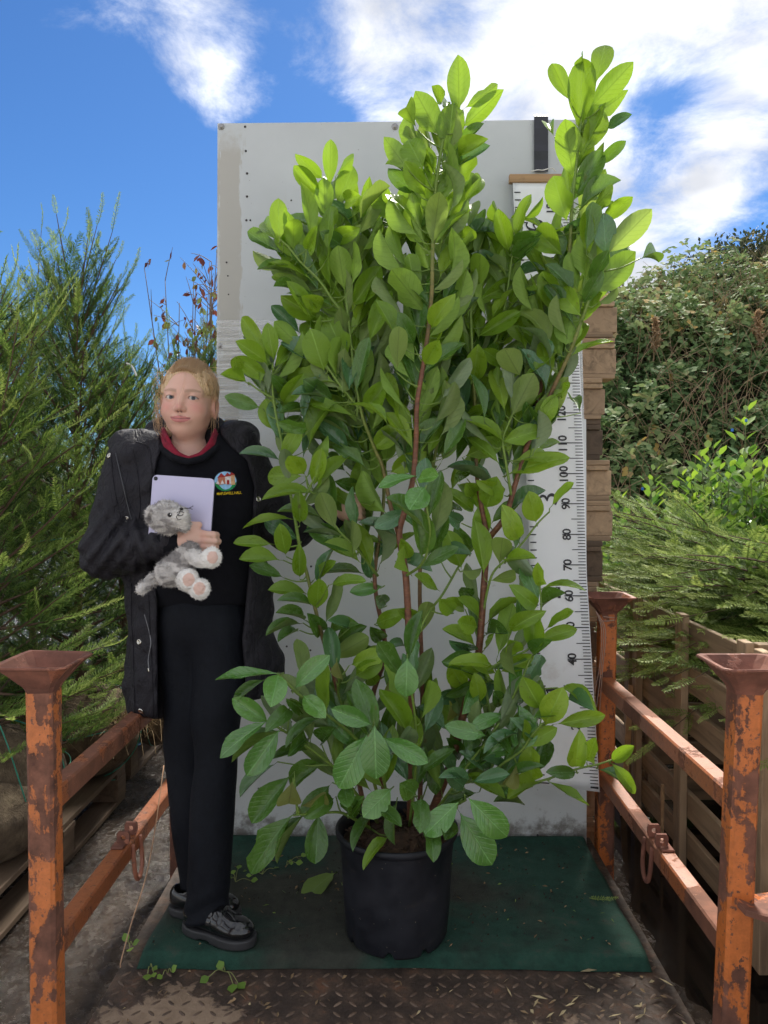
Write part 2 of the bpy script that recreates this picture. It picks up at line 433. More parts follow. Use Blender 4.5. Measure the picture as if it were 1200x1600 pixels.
def deck_mat():
    a = NM('dirty_tread_plate'); c = a.co()
    n = a.noise(c, 3.2, 10, 0.66, 0.5); n2 = a.noise(c, 70, 6, 0.7); n3 = a.noise(c, 14, 8, 0.65)
    pos = a.node('ShaderNodeSeparateXYZ'); a.l.new(c, pos.inputs[0])
    # bare worn plate where feet step on at the front corners, earth elsewhere
    d1 = a.math('ADD', a.math('MULTIPLY', a.math('ABSOLUTE', a.math('ADD', pos.outputs[0], 0.47)), 1.15), a.math('MULTIPLY', a.math('ABSOLUTE', a.math('ADD', pos.outputs[1], -1.62)), 1.6))
    d2 = a.math('ADD', a.math('MULTIPLY', a.math('ABSOLUTE', a.math('ADD', pos.outputs[0], -0.36)), 0.9), a.math('MULTIPLY', a.math('ABSOLUTE', a.math('ADD', pos.outputs[1], -1.50)), 1.3))
    d = a.math('MINIMUM', d1, d2)
    m = a.mr(a.math('ADD', a.math('ADD', d, a.math('MULTIPLY', a.math('ADD', n3, -0.5), 0.45)), a.math('MULTIPLY', a.math('ADD', n, -0.5), 0.6)), 0.17, 0.215)
    bare = a.ramp(n3, [(0.3, (0.20, 0.135, 0.088)), (0.55, (0.31, 0.22, 0.15)), (0.75, (0.38, 0.29, 0.20))])
    dirt = a.ramp(n3, [(0.28, (0.020, 0.012, 0.009)), (0.48, (0.050, 0.032, 0.023)), (0.58, (0.085, 0.053, 0.036)), (0.70, (0.17, 0.075, 0.040))])
    a.P(Base_Color=a.mix(m, bare, dirt), Roughness=a.mr(n2, 0.3, 0.7, 0.55, 0.9))
    a.bump(a.math('ADD', n2, a.math('MULTIPLY', n3, 1.5)), 0.5, 0.006); return a.m
M_DECK = deck_mat()
def mud_mat():
    a = NM('wet_mud'); c = a.co()
    st = a.co('Object', (1.0, 0.35, 1))
    n = a.noise(st, 5, 10, 0.68, 0.8); n2 = a.noise(c, 38, 8, 0.7, 0.3); n3 = a.noise(c, 1.3, 4)
    f = a.math('ADD', a.math('MULTIPLY', n, 0.7), a.math('MULTIPLY', n2, 0.3))
    pos = a.node('ShaderNodeSeparateXYZ'); a.l.new(c, pos.inputs[0])
    bounce_ground = a.mr(a.math('ADD', pos.outputs[1], a.math('MULTIPLY', n3, 0.5)), 0.95, 1.35, 1, 0)      # unseen pale gravel added in front of the stillage to bounce fill light
    bounce_col = a.ramp(n2, [(0.3, (0.30, 0.28, 0.25)), (0.5, (0.46, 0.435, 0.40)), (0.7, (0.58, 0.55, 0.51))])
    mudc = a.ramp(f, [(0.3, (0.009, 0.006, 0.004)), (0.47, (0.026, 0.017, 0.011)), (0.6, (0.062, 0.041, 0.026)), (0.75, (0.14, 0.10, 0.062))])
    a.P(Base_Color=a.mix(bounce_ground, mudc, bounce_col), Roughness=a.mix(bounce_ground, a.ramp(n2, [(0.42, 0.08), (0.54, 0.22), (0.66, 0.6)]), (.9, .9, .9)))
    a.b.inputs['Specular IOR Level'].default_value = 0.6
    a.bump(a.math('ADD', n2, a.math('MULTIPLY', n, 1.2)), 0.9, 0.02); return a.m
M_MUD = mud_mat()
def wood(name, col, rough=0.75, dark=0.5, axis=0, grain=1.0):
    a = NM(name); sc = [14.0, 14.0, 14.0]; sc[axis] = 1.1
    c = a.co('Object', tuple(sc), rnd=37.0); n = a.noise(c, 2.2 * grain, 8, 0.62, 0.9); n2 = a.noise(a.co('Object', rnd=11), 26, 6, 0.65); n3 = a.noise(a.co('Object', rnd=23.0), 2.5, 4)
    lo = tuple(x * dark for x in col); hi = tuple(min(1, x * 1.25) for x in col)
    cc = a.ramp(n, [(0.3, lo), (0.5, col), (0.7, hi)])
    cc = a.mix(a.mr(n2, 0.58, 0.75, 0, 0.55), cc, tuple(x * 0.35 for x in col))
    cc = a.mix(a.mr(n3, 0.35, 0.7, 0.0, 0.4), cc, tuple(x * 0.62 for x in col))
    oi = a.node('ShaderNodeObjectInfo'); cc = a.mix(a.mr(oi.outputs['Random'], 0, 1, 0, .6), cc, a.mix(1.0, cc, (.55, .55, .58), 'MULTIPLY'))
    a.P(Base_Color=cc, Roughness=rough); a.bump(n, 0.35, 0.004); return a.m
M_WOOD = {ax: wood('weathered_timber_%s' % 'xyz'[ax], (0.44, 0.30, 0.18), axis=ax) for ax in range(3)}
M_WOODD = {ax: wood('dark_damp_timber_%s' % 'xyz'[ax], (0.15, 0.10, 0.062), axis=ax) for ax in range(3)}
M_BATTEN = wood('pale_pine', (0.52, 0.31, 0.15), 0.6, 0.8, 0)

# ================================================================ ground
GZ = -0.13
def graded(lo, hi, fine_lo, fine_hi, step, k=1.35):
    a = list(np.arange(fine_lo, fine_hi + 1e-6, step)); s = step
    while a[-1] < hi: s *= k; a.append(a[-1] + s)
    s = step
    while a[0] > lo: s *= k; a.insert(0, a[0] - s)
    return np.array(a)
gx = graded(-900, 900, -2.6, 2.4, 0.035); gy = graded(-60, 1800, 0.6, 5.0, 0.035)
X, Y = np.meshgrid(gx, gy, indexing='ij'); pts = np.stack([X, Y, np.zeros_like(X)], -1)
near = np.exp(-((X / 4) ** 2 + ((Y - 3) / 5) ** 2))
hz = (vnoise(pts * 2.2, 1) * 0.012 + vnoise(pts * 7 + 3, 2) * 0.008 + vnoise(pts * 21, 3) * 0.005) * near
hz = hz + np.where(X > 0.72, -0.030, 0.0) * np.clip((X - 0.72) / 0.1, 0, 1) * near
V = np.stack([X, Y, GZ + hz], -1).reshape(-1, 3); nx, ny = len(gx), len(gy)
ii, jj = np.meshgrid(np.arange(nx - 1), np.arange(ny - 1), indexing='ij'); q = (ii * ny + jj).ravel()
F = np.stack([q, q + ny, q + ny + 1, q + 1], 1)
tag(link('ground', mesh('ground', V, F, M_MUD, True)), kind='structure')
a = NM('black_puddle_water'); a.P(Base_Color=(0.010, 0.008, 0.007), Roughness=a.mr(a.noise(a.co(), 6, 5), 0.4, 0.65, 0.03, 0.16)); a.bump(a.noise(a.co(), 9, 3), 0.04, 0.01); M_WATER = a.m
th = np.linspace(0, 2 * math.pi, 90, endpoint=False)
rx = 1.0 + 0.06 * np.sin(3 * th) + 0.05 * np.sin(7 * th + 1)
V = np.stack([1.72 + 1.06 * rx * np.sign(np.cos(th)) * np.abs(np.cos(th)) ** 0.5, 2.3 + 1.9 * rx * np.sign(np.sin(th)) * np.abs(np.sin(th)) ** 0.5, np.full(90, GZ - 0.012)], -1)
tag(link('puddle', mesh('puddle', np.vstack([V, [[1.72, 2.3, GZ - 0.012]]]), [(i, (i + 1) % 90, 90) for i in range(90)], M_WATER)), kind='structure')

# ================================================================ the steel stillage the plant stands in
st = empty('steel_stillage', (0, 2.0, GZ), 'rusty orange steel stillage with four cup-topped posts and side rails', 'stillage')
g = G().box((-0.655, 1.18, -0.012), (0.655, 2.52, 0.0), 0.002)
deck = link('deck_plate', g.mesh('deck_plate', M_DECK), st)
g = G()
for s in (-1, 1): g.box((s * 0.652, 1.18, -0.10), (s * 0.60, 2.52, -0.0125), 0.003)
for yy in (1.2, 1.85, 2.46): g.box((-0.6, yy, -0.10), (0.6, yy + 0.05, -0.0125), 0.003)
link('base_frame', g.mesh('base_frame', M_RAIL), st)
# raised treads of the plate
r = np.random.default_rng(3); V = []; F = []; n = 0
pit = 0.034
for i in range(int(1.3 / pit)):
    for j in range(int(0.72 / pit)):
        cx_, cy_ = -0.64 + i * pit + 0.01, 1.2 + j * pit + 0.01
        an = R(45) if (i + j) % 2 else R(-45)
        if r.random() < 0.08: continue
        L, W, H = 0.0145, 0.0052, 0.0022 + 0.0012 * r.random()
        t = np.array([(-1, 0), (-0.5, 0.8), (0.5, 0.8), (1, 0), (0.5, -0.8), (-0.5, -0.8)])
        o = np.stack([t[:, 0] * L, t[:, 1] * W, np.full(6, -0.0005)], -1); b = np.stack([t[:, 0] * L * 0.55, t[:, 1] * W * 0.4, np.full(6, H * r.uniform(.5, 1))], -1)
        q = np.vstack([o, b]); c_, s_ = math.cos(an), math.sin(an)
        q = np.stack([q[:, 0] * c_ - q[:, 1] * s_ + cx_, q[:, 0] * s_ + q[:, 1] * c_ + cy_, q[:, 2]], -1)
        V.append(q); F += [(n + k, n + (k + 1) % 6, n + 6 + (k + 1) % 6, n + 6 + k) for k in range(6)] + [tuple(n + 6 + k for k in range(6))]; n += 12
a = NM('worn_tread'); n = a.noise(a.co(), 11, 8, .7); n2 = a.noise(a.co(), 90, 4)
a.P(Base_Color=a.ramp(n, [(.3, (0.045, 0.028, 0.02)), (.5, (0.105, 0.066, 0.044)), (.65, (0.19, 0.125, 0.085)), (.8, (0.30, 0.215, 0.15))]), Roughness=.6); a.bump(n2, .4, .003); M_TREAD = a.m
tag(link('tread_pattern', mesh('tread_pattern', np.vstack(V), F, M_TREAD), deck), kind='stuff')
def sqloft(prof, cx_, cy_, seed=0):
    """square rings (half width, z) with clipped corners"""
    V = []; F = []; r_ = np.random.default_rng(seed)
    for hw, z in prof:
        c_ = min(hw * 0.22, 0.012)
        ring = [(-hw + c_, -hw), (hw - c_, -hw), (hw, -hw + c_), (hw, hw - c_), (hw - c_, hw), (-hw + c_, hw), (-hw, hw - c_), (-hw, -hw + c_)]
        V += [(cx_ + x + r_.normal() * 0.0006, cy_ + y + r_.normal() * 0.0006, z + r_.normal() * 0.0007) for x, y in ring]
    for i in range(len(prof) - 1):
        F += [(i * 8 + j, i * 8 + (j + 1) % 8, (i + 1) * 8 + (j + 1) % 8, (i + 1) * 8 + j) for j in range(8)]
    F.append(tuple((len(prof) - 1) * 8 + j for j in range(8)))
    return np.array(V, float), F
PX = 0.686
for (sx, yy, lean) in ((-1, 1.50, 0.0), (1, 1.50, 0.030), (-1, 2.45, 0.0), (1, 2.45, 0.004)):
    x = sx * PX
    sh = lambda V: np.stack([V[:, 0] + lean * (V[:, 2] - 0.60), V[:, 1], V[:, 2]], -1)
    V, F = sqloft([(0.026, GZ + 0.005), (0.026, 0.30), (0.026, 0.55), (0.026, 0.762)], x, yy, int(yy * 10 + sx))
    po = link('post', mesh('post', sh(V), F, M_POSTR if sx < 0 else M_POST), st)
    V, F = sqloft([(0.0262, 0.755), (0.030, 0.764), (0.036, 0.772), (0.056, 0.796), (0.066, 0.807), (0.0725, 0.810), (0.074, 0.8125), (0.0725, 0.8155), (0.064, 0.814), (0.054, 0.802), (0.030, 0.776), (0.004, 0.775)], x, yy, int(yy * 7 + sx))
    if sx < 0 and yy < 2:                 # the dented far corner of this cup
        d = np.exp(-((V[:, 0] - (x - 0.03)) ** 2 + (V[:, 1] - (yy + 0.08)) ** 2) / 0.0009); V[:, 2] += 0.010 * d * (V[:, 2] > 0.8)
    link('post_cup', mesh('post_cup', sh(V), F, M_CUP), po)
for sx in (-1, 1):
    for zt, nm in ((0.556, 'upper_rail'), (0.254, 'lower_rail')):
        g = G().box((sx * 0.662, 1.52, zt - 0.046), (sx * 0.702, 2.43, zt), 0.004)
        ra = link('side_rail', g.mesh('side_rail', M_RAIL), st)
        if nm == 'lower_rail':
            for k, yy in enumerate((1.905, 1.962)):
                V = []; seg = 14                                        # an upright lug with a hole
                for dy in (0, 0.008):
                    for rr in (0.0065, 1.0):
                        for i in range(seg):
                            t = 2 * math.pi * i / seg; cx_, cz = math.cos(t), math.sin(t)
                            if rr < 1: q = (cx_ * rr, cz * rr)
                            else:
                                m_ = max(abs(cx_), abs(cz)); q = (cx_ / m_ * 0.016, cz / m_ * (0.017 if cz < 0 else 0.015))
                            V.append((sx * 0.676 + q[0], yy + dy, zt + 0.019 + q[1]))
                F = []
                for i in range(seg):
                    j = (i + 1) % seg; a0, b0, a1, b1 = i, seg + i, 2 * seg + i, 3 * seg + i
                    A0, B0, A1, B1 = j, seg + j, 2 * seg + j, 3 * seg + j
                    F += [(a0, b0, B0, A0), (a1, A1, B1, b1), (b0, b1, B1, B0), (a0, A0, A1, a1)]
                link('lug', mesh('lug', V, F, M_CUP), ra)
            G_ = G().box((sx * 0.668, 1.88, zt + 0.0005), (sx * 0.700, 1.925, zt + 0.006), 0.002); link('lug_plate', G_.mesh('lug_plate', M_CUP), ra)
            p = smooth_path([(sx * 0.660, 1.93, zt - 0.01), (sx * 0.655, 1.925, zt - 0.06), (sx * 0.652, 1.93, zt - 0.092), (sx * 0.652, 1.95, zt - 0.106), (sx * 0.652, 1.972, zt - 0.092), (sx * 0.655, 1.985, zt - 0.06), (sx * 0.660, 1.985, zt - 0.01)], 5)
            link('hook', G().tube(p, 0.0058, 8).mesh('hook', M_CUP, True), ra)
V = []
br = [(0.672, 1.466), (0.80, 1.40), (0.83, 1.40), (0.83, 1.56), (0.74, 1.56)]
b_ = [P(1146, 1402, 1.47), P(1200, 1394, 1.55), P(1250, 1394, 1.55), P(1250, 1438, 1.40), P(1196, 1432, 1.42), P(1165, 1422, 1.44)]
V = [p for p in b_] + [p - np.array((0, 0, 0.011)) for p in b_]
k = len(b_); F = [tuple(range(k))] + [tuple(range(2 * k - 1, k - 1, -1))] + [(i, i + k, (i + 1) % k + k, (i + 1) % k) for i in range(k)]
link('foot_bracket', mesh('foot_bracket', V, F, M_POST), st)

# ================================================================ the white measuring board
def board_mat(name, strip):
    a = NM(name); c = a.co(); pos = a.node('ShaderNodeSeparateXYZ'); a.l.new(c, pos.inputs[0])
    n = a.noise(c, 2.0, 5); n2 = a.noise(c, 22, 9, 0.7); n3 = a.noise(a.co('Object', (9, 9, 1.2)), 3, 8, 0.7); n4 = a.noise(c, 120, 3)
    col = a.ramp(n, [(0.35, (0.46, 0.48, 0.485)), (0.65, (0.54, 0.56, 0.56))] if strip else [(0.35, (0.68, 0.70, 0.70)), (0.65, (0.78, 0.80, 0.80))])
    col = a.mix(a.mr(n3, 0.60, 0.74, 0, 0.28), col, (0.46, 0.44, 0.40))
    col = a.mix(a.mr(n4, 0.73, 0.77, 0, 0.75), col, (0.12, 0.10, 0.08))
    if strip:     # residue of torn tape down the left edge
        e = a.math('ADD', pos.outputs[0], a.math('MULTIPLY', a.math('ADD', n3, -0.5), 0.10))
        e = a.math('ADD', e, a.math('MULTIPLY', a.math('ADD', n2, -0.5), 0.035))
        m = a.math('MULTIPLY', a.mr(e, -0.483, -0.474, 1, 0), a.mr(e, -0.552, -0.545, 0, 1))
        m = a.math('MULTIPLY', m, a.mr(a.math('ADD', pos.outputs[2], a.math('MULTIPLY', n2, 0.2)), 2.30, 2.40, 1, 0))
        col = a.mix(a.math('MULTIPLY', m, 0.75), col, (0.385, 0.355, 0.30))
    else:         # splashed earth along the foot and scuffs
        m = a.mr(a.math('ADD', pos.outputs[2], a.math('MULTIPLY', n2, -0.35)), -0.16, -0.06, 1, 0)
        col = a.mix(a.math('MULTIPLY', m, 0.8), col, (0.12, 0.095, 0.07))
        col = a.mix(a.mr(n2, 0.66, 0.74, 0, 0.35), col, (0.40, 0.37, 0.32))
    a.P(Base_Color=col, Roughness=a.mr(n2, 0.3, 0.7, 0.28, 0.5)); a.bump(n, 0.15, 0.01); return a.m
M_BOARD = board_mat('chalky_white_panel', True); M_BOARD2 = board_mat('scuffed_white_sheet', False)
bd = empty('measuring_board', (0.03, 2.45, 0.0), 'tall white panel board standing behind the potted laurel', 'board')
def sheet(name, corners, Y, thick, mat, parent, nu=14, nv=20, wave=0.004, seed=0):
    (a0, b0, c0, d0) = [np.array(P(x, y, Y)) for x, y in corners]      # tl tr br bl
    u, v = np.meshgrid(np.linspace(0, 1, nu), np.linspace(0, 1, nv), indexing='ij')
    q = (a0 * ((1 - u) * (1 - v))[..., None] + b0 * (u * (1 - v))[..., None] + c0 * (u * v)[..., None] + d0 * ((1 - u) * v)[..., None])
    q[..., 1] += vnoise(q * 1.6, seed) * wave
    f = q.reshape(-1, 3); bk = f + np.array((0, thick, 0)); V = np.vstack([f, bk]); m = nu * nv; F = []
    for i in range(nu - 1):
        for j in range(nv - 1):
            k = i * nv + j; F.append((k, k + 1, k + nv + 1, k + nv)); F.append((m + k, m + k + nv, m + k + nv + 1, m + k + 1))
    ed = [i * nv for i in range(nu)] + [(nu - 1) * nv + j for j in range(1, nv)] + [i * nv + nv - 1 for i in range(nu - 2, -1, -1)] + [j for j in range(nv - 2, 0, -1)]
    F += [(ed[i], ed[(i + 1) % len(ed)], m + ed[(i + 1) % len(ed)], m + ed[i]) for i in range(len(ed))]
    return link(name, mesh(name, V, F, mat, False), parent)
up = sheet('upper_panel', [(340, 193), (904, 187), (912, 655), (339, 655)], 2.462, 0.012, M_BOARD, bd, wave=0.002)
lo_ = sheet('lower_panel', [(372, 655), (916, 655), (917, 1334), (355, 1334)], 2.445, 0.006, M_BOARD2, bd, wave=0.004, seed=4)
link('edge_batten', G().box((-0.54, 2.49, 0.05), (-0.49, 2.54, 2.28), 0.003).mesh('edge_batten', M_WOODD[2]), bd)
link('edge_batten', G().box((0.53, 2.49, 0.05), (0.58, 2.54, 2.28), 0.003).mesh('edge_batten', M_WOODD[2]), bd)
# stretch film round the lower half of the upper panel
a = NM('stretch_film'); c = a.co('Object', (2.0, 1, 60)); n = a.noise(c, 1.6, 6, 0.6, 0.6)
a.P(Base_Color=(0.86, 0.86, 0.85), Roughness=0.22, Alpha=a.ramp(n, [(0.36, 0.03), (0.5, 0.22), (0.66, 0.55)])); a.bump(n, 0.35, 0.004); M_FILM = a.m
fl = sheet('stretch_film', [(338, 500), (909, 497), (913, 657), (338, 657)], 2.455, 0.001, M_FILM, bd, 16, 30, 0.0025, 9)
M_STEEL = simple('dull_steel', (0.34, 0.33, 0.32), 0.35, metal=0.85)
M_DARKH = simple('dark_hole', (0.035, 0.03, 0.028), 0.8)
def button(px, py, Y, rad, mat, name, parent, h=None):
    h = h or rad * 0.6
    V, F = lathe([(rad, 0), (rad, h * 0.35), (rad * 0.72, h * 0.75), (rad * 0.35, h), (0.0004, h)], 14)
    V = np.stack([V[:, 0], -V[:, 2], V[:, 1]], -1) + P(px, py, Y)
    return link(name, mesh(name, V, F, mat, True), parent)
for (x, y) in ((346, 198), (617, 198), (344, 541)): 
    button(x, y, 2.4605, 0.0105, M_STEEL, 'washer', bd, 0.002); button(x, y, 2.458, 0.0062, M_STEEL, 'screw', bd, 0.005)
for (x, y, s) in ((383, 198, 3.4), (384, 236, 3.4), (386, 271, 3.4), (386, 307, 3.4), (385, 344, 3.2), (391, 344, 2.6), (390, 360, 2.4), (354, 410, 2.6), (356, 431, 2.2), (455, 313, 2.4), (357, 460, 2)):
    button(x, y, 2.4605, s * 0.0011, M_DARKH, 'nail_hole', bd, 0.0014)
for (x, y) in ((448, 1010), (456, 1080), (455, 1128), (362, 1300), (486, 885), (497, 948), (420, 1236), (466, 1262), (404, 1232), (518, 1326), (840, 1305), (876, 1318), (900, 1322), (530, 880), (485, 1016)):
    button(x, y, 2.4435, 0.0032, M_DARKH, 'nail_hole', bd, 0.0014)
# black tape folded over the top edge
M_TAPE = simple('black_tape', (0.022, 0.023, 0.030), 0.42, 0.5, 25)
V = []; tp = [(2.49, 180), (2.478, 179), (2.452, 181), (2.450, 200), (2.4535, 226), (2.450, 236), (2.4545, 250), (2.452, 268)]
for (yy, py_) in tp:
    V += [P(834.5, py_, yy), P(845, py_, yy - 0.001), P(856.5, py_, yy)]
F = [(i * 3 + j, i * 3 + 3 + j, i * 3 + 4 + j, i * 3 + 1 + j) for i in range(len(tp) - 1) for j in range(2)]
tpo = link('tape_strip', mesh('tape_strip', V, F, M_TAPE), bd)
tag(tpo, 'black tape folded over the top edge of the board')
sm = tpo.modifiers.new('thick', 'SOLIDIFY'); sm.thickness = 0.0012

# ================================================================ hanging measure
RL = np.array([(1232, 0), (1131, 20), (1080.5, 30), (1030, 40), (931, 60), (882.6, 70), (835, 80), (787, 90), (740, 100), (692, 110), (645, 120), (413, 170), (283, 198)])
def rpy(cm): return np.interp(cm, RL[:, 1], RL[:, 0])
def rulP(u, cm, off=0.0):
    y = float(rpy(cm)); xl = np.interp(y, [283, 500, 830, 1232], [801, 812, 826, 839]); xr = np.interp(y, [283, 500, 700, 900, 1232], [889, 903, 912, 917, 937])
    Yd = 2.305 + 0.125 * (cm / 198) ** 0.8 + 0.006 * math.sin(u * 5 + cm * 0.06) * (1 - cm / 220) - off
    return P(xl + (xr - xl) * u, y + 7 * (0.5 - u) * (1 - min(cm, 30) / 30) * -1 + (6 * (u - 0.6) if cm < 1 else 0), Yd)
ru = empty('hanging_measure', rulP(0.5, 0.0), 'white hanging measuring banner with printed centimetre scale right of the laurel', 'measure')
nu, nv = 9, 70
V = np.array([[rulP(u, c_) for c_ in np.linspace(0, 198, nv)] for u in np.linspace(0, 1, nu)]).reshape(-1, 3)
F = [(i * nv + j, (i + 1) * nv + j, (i + 1) * nv + j + 1, i * nv + j + 1) for i in range(nu - 1) for j in range(nv - 1)]
a = NM('printed_vinyl'); n = a.noise(a.co(), 9, 8, 0.65); n2 = a.noise(a.co(), 2.2, 3)
a.P(Base_Color=a.mix(a.mr(n, 0.60, 0.72, 0, 0.35), a.ramp(n2, [(0.3, (0.78, 0.79, 0.80)), (0.7, (0.86, 0.865, 0.87))]), (0.55, 0.47, 0.42)), Roughness=0.38); a.bump(n2, 0.3, 0.02); M_VINYL = a.m
ro = link('vinyl_sheet', mesh('vinyl_sheet', V, F, M_VINYL, True), ru)
sm = ro.modifiers.new('thick', 'SOLIDIFY'); sm.thickness = 0.0012; sm.offset = -1
M_PRINT = simple('black_print', (0.016, 0.015, 0.018), 0.5)
V = []; F = []; n = 0
def rquad(u0, u1, c0, c1):
    global n
    V.extend([rulP(u0, c0, 0.0018), rulP(u1, c0, 0.0018), rulP(u1, c1, 0.0018), rulP(u0, c1, 0.0018)]); F.append((n, n + 1, n + 2, n + 3)); n += 4
for c_ in range(1, 197):
    ln = 0.46 if c_ % 10 == 0 else (0.27 if c_ % 5 == 0 else 0.15)
    ln *= 0.86; wd = 0.17 if c_ % 10 == 0 else 0.13
    rquad(0.985 - ln, 0.985, c_ - wd, c_ + wd)
for i in range(0, 77):
    c_ = 1.2 + i * 2.54
    if c_ < 196: rquad(0.02, 0.13 if i % 12 else 0.2, c_ - 0.2, c_ + 0.2)
tag(link('scale_marks', mesh('scale_marks', V, F, M_PRINT), ru), kind='stuff')
def text_geo(body, bold=0.02):
    cu = bpy.data.curves.new('lettering', 'FONT'); cu.body = body; cu.align_x = 'CENTER'; cu.align_y = 'CENTER'; cu.offset = bold; cu.resolution_u = 3
    o = bpy.data.objects.new('lettering', cu); COL.objects.link(o); bpy.context.view_layer.update()
    me = bpy.data.meshes.new_from_object(o.evaluated_get(bpy.context.evaluated_depsgraph_get()))
    V = np.array([v.co[:] for v in me.vertices]); F = [tuple(p.vertices) for p in me.polygons]
    bpy.data.objects.remove(o, do_unlink=True); bpy.data.curves.remove(cu); bpy.data.meshes.remove(me)
    return V, F
def on_ruler(V2, F, u, cm, s, name, sy=1.0):
    V2 = V2 - (V2.max(0) + V2.min(0)) / 2
    W = 0.186
    return link(name, mesh(name, [rulP(u - y * s * sy / W, cm + x * s * 100, 0.0019) for x, y in V2[:, :2]], F, M_PRINT), ru)
for c_ in range(10, 200, 10):
    V2, F2 = text_geo(str(c_)); on_ruler(V2, F2, 0.665 - (0.02 if c_ >= 100 else 0), c_, 0.038, 'numeral')
# foot numerals with thick and thin strokes and slab serifs
def stroke(path, wid):
    path = smooth_path(np.array([(*p, 0) for p in path], float), 6) if len(path) > 2 else np.array([(*p, 0) for p in path], float)
    wd = np.interp(np.linspace(0, 1, len(path)), np.linspace(0, 1, len(wid)), wid)
    T = np.gradient(path, axis=0); T /= np.linalg.norm(T, axis=1, keepdims=True) + 1e-9; N_ = np.stack([-T[:, 1], T[:, 0]], -1)
    V = np.vstack([path[:, :2] + N_ * wd[:, None] / 2, path[:, :2] - N_ * wd[:, None] / 2]); m = len(path)
    return np.hstack([V, np.zeros((2 * m, 1))]), [(i, i + 1, m + i + 1, m + i) for i in range(m - 1)]
DIG = {'1': [([(0.3, 0), (0.3, 1)], [.17, .17]), ([(0.05, 0.03), (0.55, 0.03)], [.06, .06]), ([(0.06, 0.86), (0.3, 0.95)], [.06, .1])],
       '2': [([(0.06, 0.72), (0.1, 0.9), (0.32, 0.98), (0.55, 0.88), (0.56, 0.68), (0.38, 0.42), (0.06, 0.10)], [.16, .12, .06, .15, .18, .1, .06]), ([(0.04, 0.07), (0.6, 0.07)], [.15, .13]), ([(0.6, 0.0), (0.63, 0.25)], [.06, .05])],
       '3': [([(0.06, 0.8), (0.15, 0.95), (0.34, 0.97), (0.52, 0.84), (0.5, 0.66), (0.25, 0.54)], [.13, .08, .06, .15, .14, .05]), ([(0.25, 0.54), (0.5, 0.48), (0.6, 0.28), (0.48, 0.08), (0.25, 0.02), (0.06, 0.14)], [.05, .12, .19, .12, .06, .14])],
       '4': [([(0.44, 0), (0.44, 1)], [.17, .17]), ([(0.44, 0.98), (0.02, 0.3)], [.06, .06]), ([(0.0, 0.28), (0.66, 0.28)], [.07, .07])],
       '5': [([(0.12, 0.97), (0.6, 0.97)], [.12, .14]), ([(0.14, 0.95), (0.1, 0.55)], [.05, .05]), ([(0.1, 0.55), (0.34, 0.62), (0.58, 0.5), (0.6, 0.25), (0.42, 0.04), (0.2, 0.02), (0.05, 0.14)], [.05, .08, .15, .19, .1, .06, .13])],
       '6': [([(0.55, 0.92), (0.35, 0.97), (0.14, 0.78), (0.06, 0.42), (0.18, 0.08), (0.36, 0.02), (0.58, 0.2), (0.56, 0.46), (0.36, 0.58), (0.12, 0.44)], [.1, .06, .15, .19, .14, .06, .14, .18, .08, .06])]}
for d_, strokes in DIG.items():
    g = G()
    for path, wid in strokes:
        V2, F2 = stroke(path, wid); g.add(V2, F2)
    on_ruler(np.vstack(g.V), g.F, 0.36, 30.48 * int(d_) , 0.060, 'numeral')
# the batten it hangs from, with its cord
g = G(); A, B = P(798, 273, 2.40), P(893, 272, 2.40)
g.box((A[0], 2.425, A[2] - 0.013), (B[0], 2.445, A[2] + 0.013), 0.002)
link('hanging_batten', g.mesh('hanging_batten', M_BATTEN), ru)
M_CORD = simple('white_cord', (0.72, 0.70, 0.66), 0.8)
p = smooth_path([P(829, 268, 2.42), P(840, 265.5, 2.418), P(848, 266, 2.416), P(855, 264, 2.42), P(864, 263, 2.42), P(868, 268, 2.424)], 5)
link('cord', G().tube(p, 0.0016, 6).mesh('cord', M_CORD, True), ru)

# ================================================================ green mat
mx0, mx1, my0, my1 = -0.612, 0.622, 1.808, 2.440
nu, nv = 150, 80
u, v = np.meshgrid(np.linspace(-1, 1, nu), np.linspace(-1, 1, nv), indexing='ij')
ex = np.clip((1 - np.abs(u)) * (mx1 - mx0) / 2 / 0.02, 0, 1); ey = np.clip((1 - np.abs(v)) * (my1 - my0) / 2 / 0.022, 0, 1)
prof = np.sqrt(1 - (1 - ex) ** 2) * np.sqrt(1 - (1 - ey) ** 2)
Xm = (mx0 + mx1) / 2 + u * (mx1 - mx0) / 2; Ym = (my0 + my1) / 2 + v * (my1 - my0) / 2
pm = np.stack([Xm, Ym, np.zeros_like(Xm)], -1)
Ym = Ym + 0.006 * np.sin(Xm * 5 + 1) * (v < 0) * np.abs(v) + 0.003 * vnoise(pm * 9, 8)
Xm = Xm + 0.004 * vnoise(pm * 6, 12) * np.abs(u)
Zm = 0.002 + prof * (0.033 + 0.0022 * vnoise(pm * 5, 5) + 0.0012 * vnoise(pm * 16, 6)) + 0.022 * np.clip((v - 0.80) / 0.2, 0, 1) ** 2 * prof
V = np.stack([Xm, Ym, Zm], -1).reshape(-1, 3)
ii, jj = np.meshgrid(np.arange(nu - 1), np.arange(nv - 1), indexing='ij'); q = (ii * nv + jj).ravel()
a = NM('green_matting'); c = a.co(); n = a.noise(c, 4.2, 10, 0.62, 0.6); n2 = a.noise(c, 240, 3, 0.6); n3 = a.noise(c, 16, 9, 0.72); n4 = a.noise(a.co('Object', (1, 1, 1), (5, 3, 0)), 2.3, 3)
pos = a.node('ShaderNodeSeparateXYZ'); a.l.new(c, pos.inputs[0])
gr = a.ramp(n3, [(0.3, (0.004, 0.022, 0.014)), (0.5, (0.009, 0.050, 0.032)), (0.7, (0.016, 0.075, 0.050))])
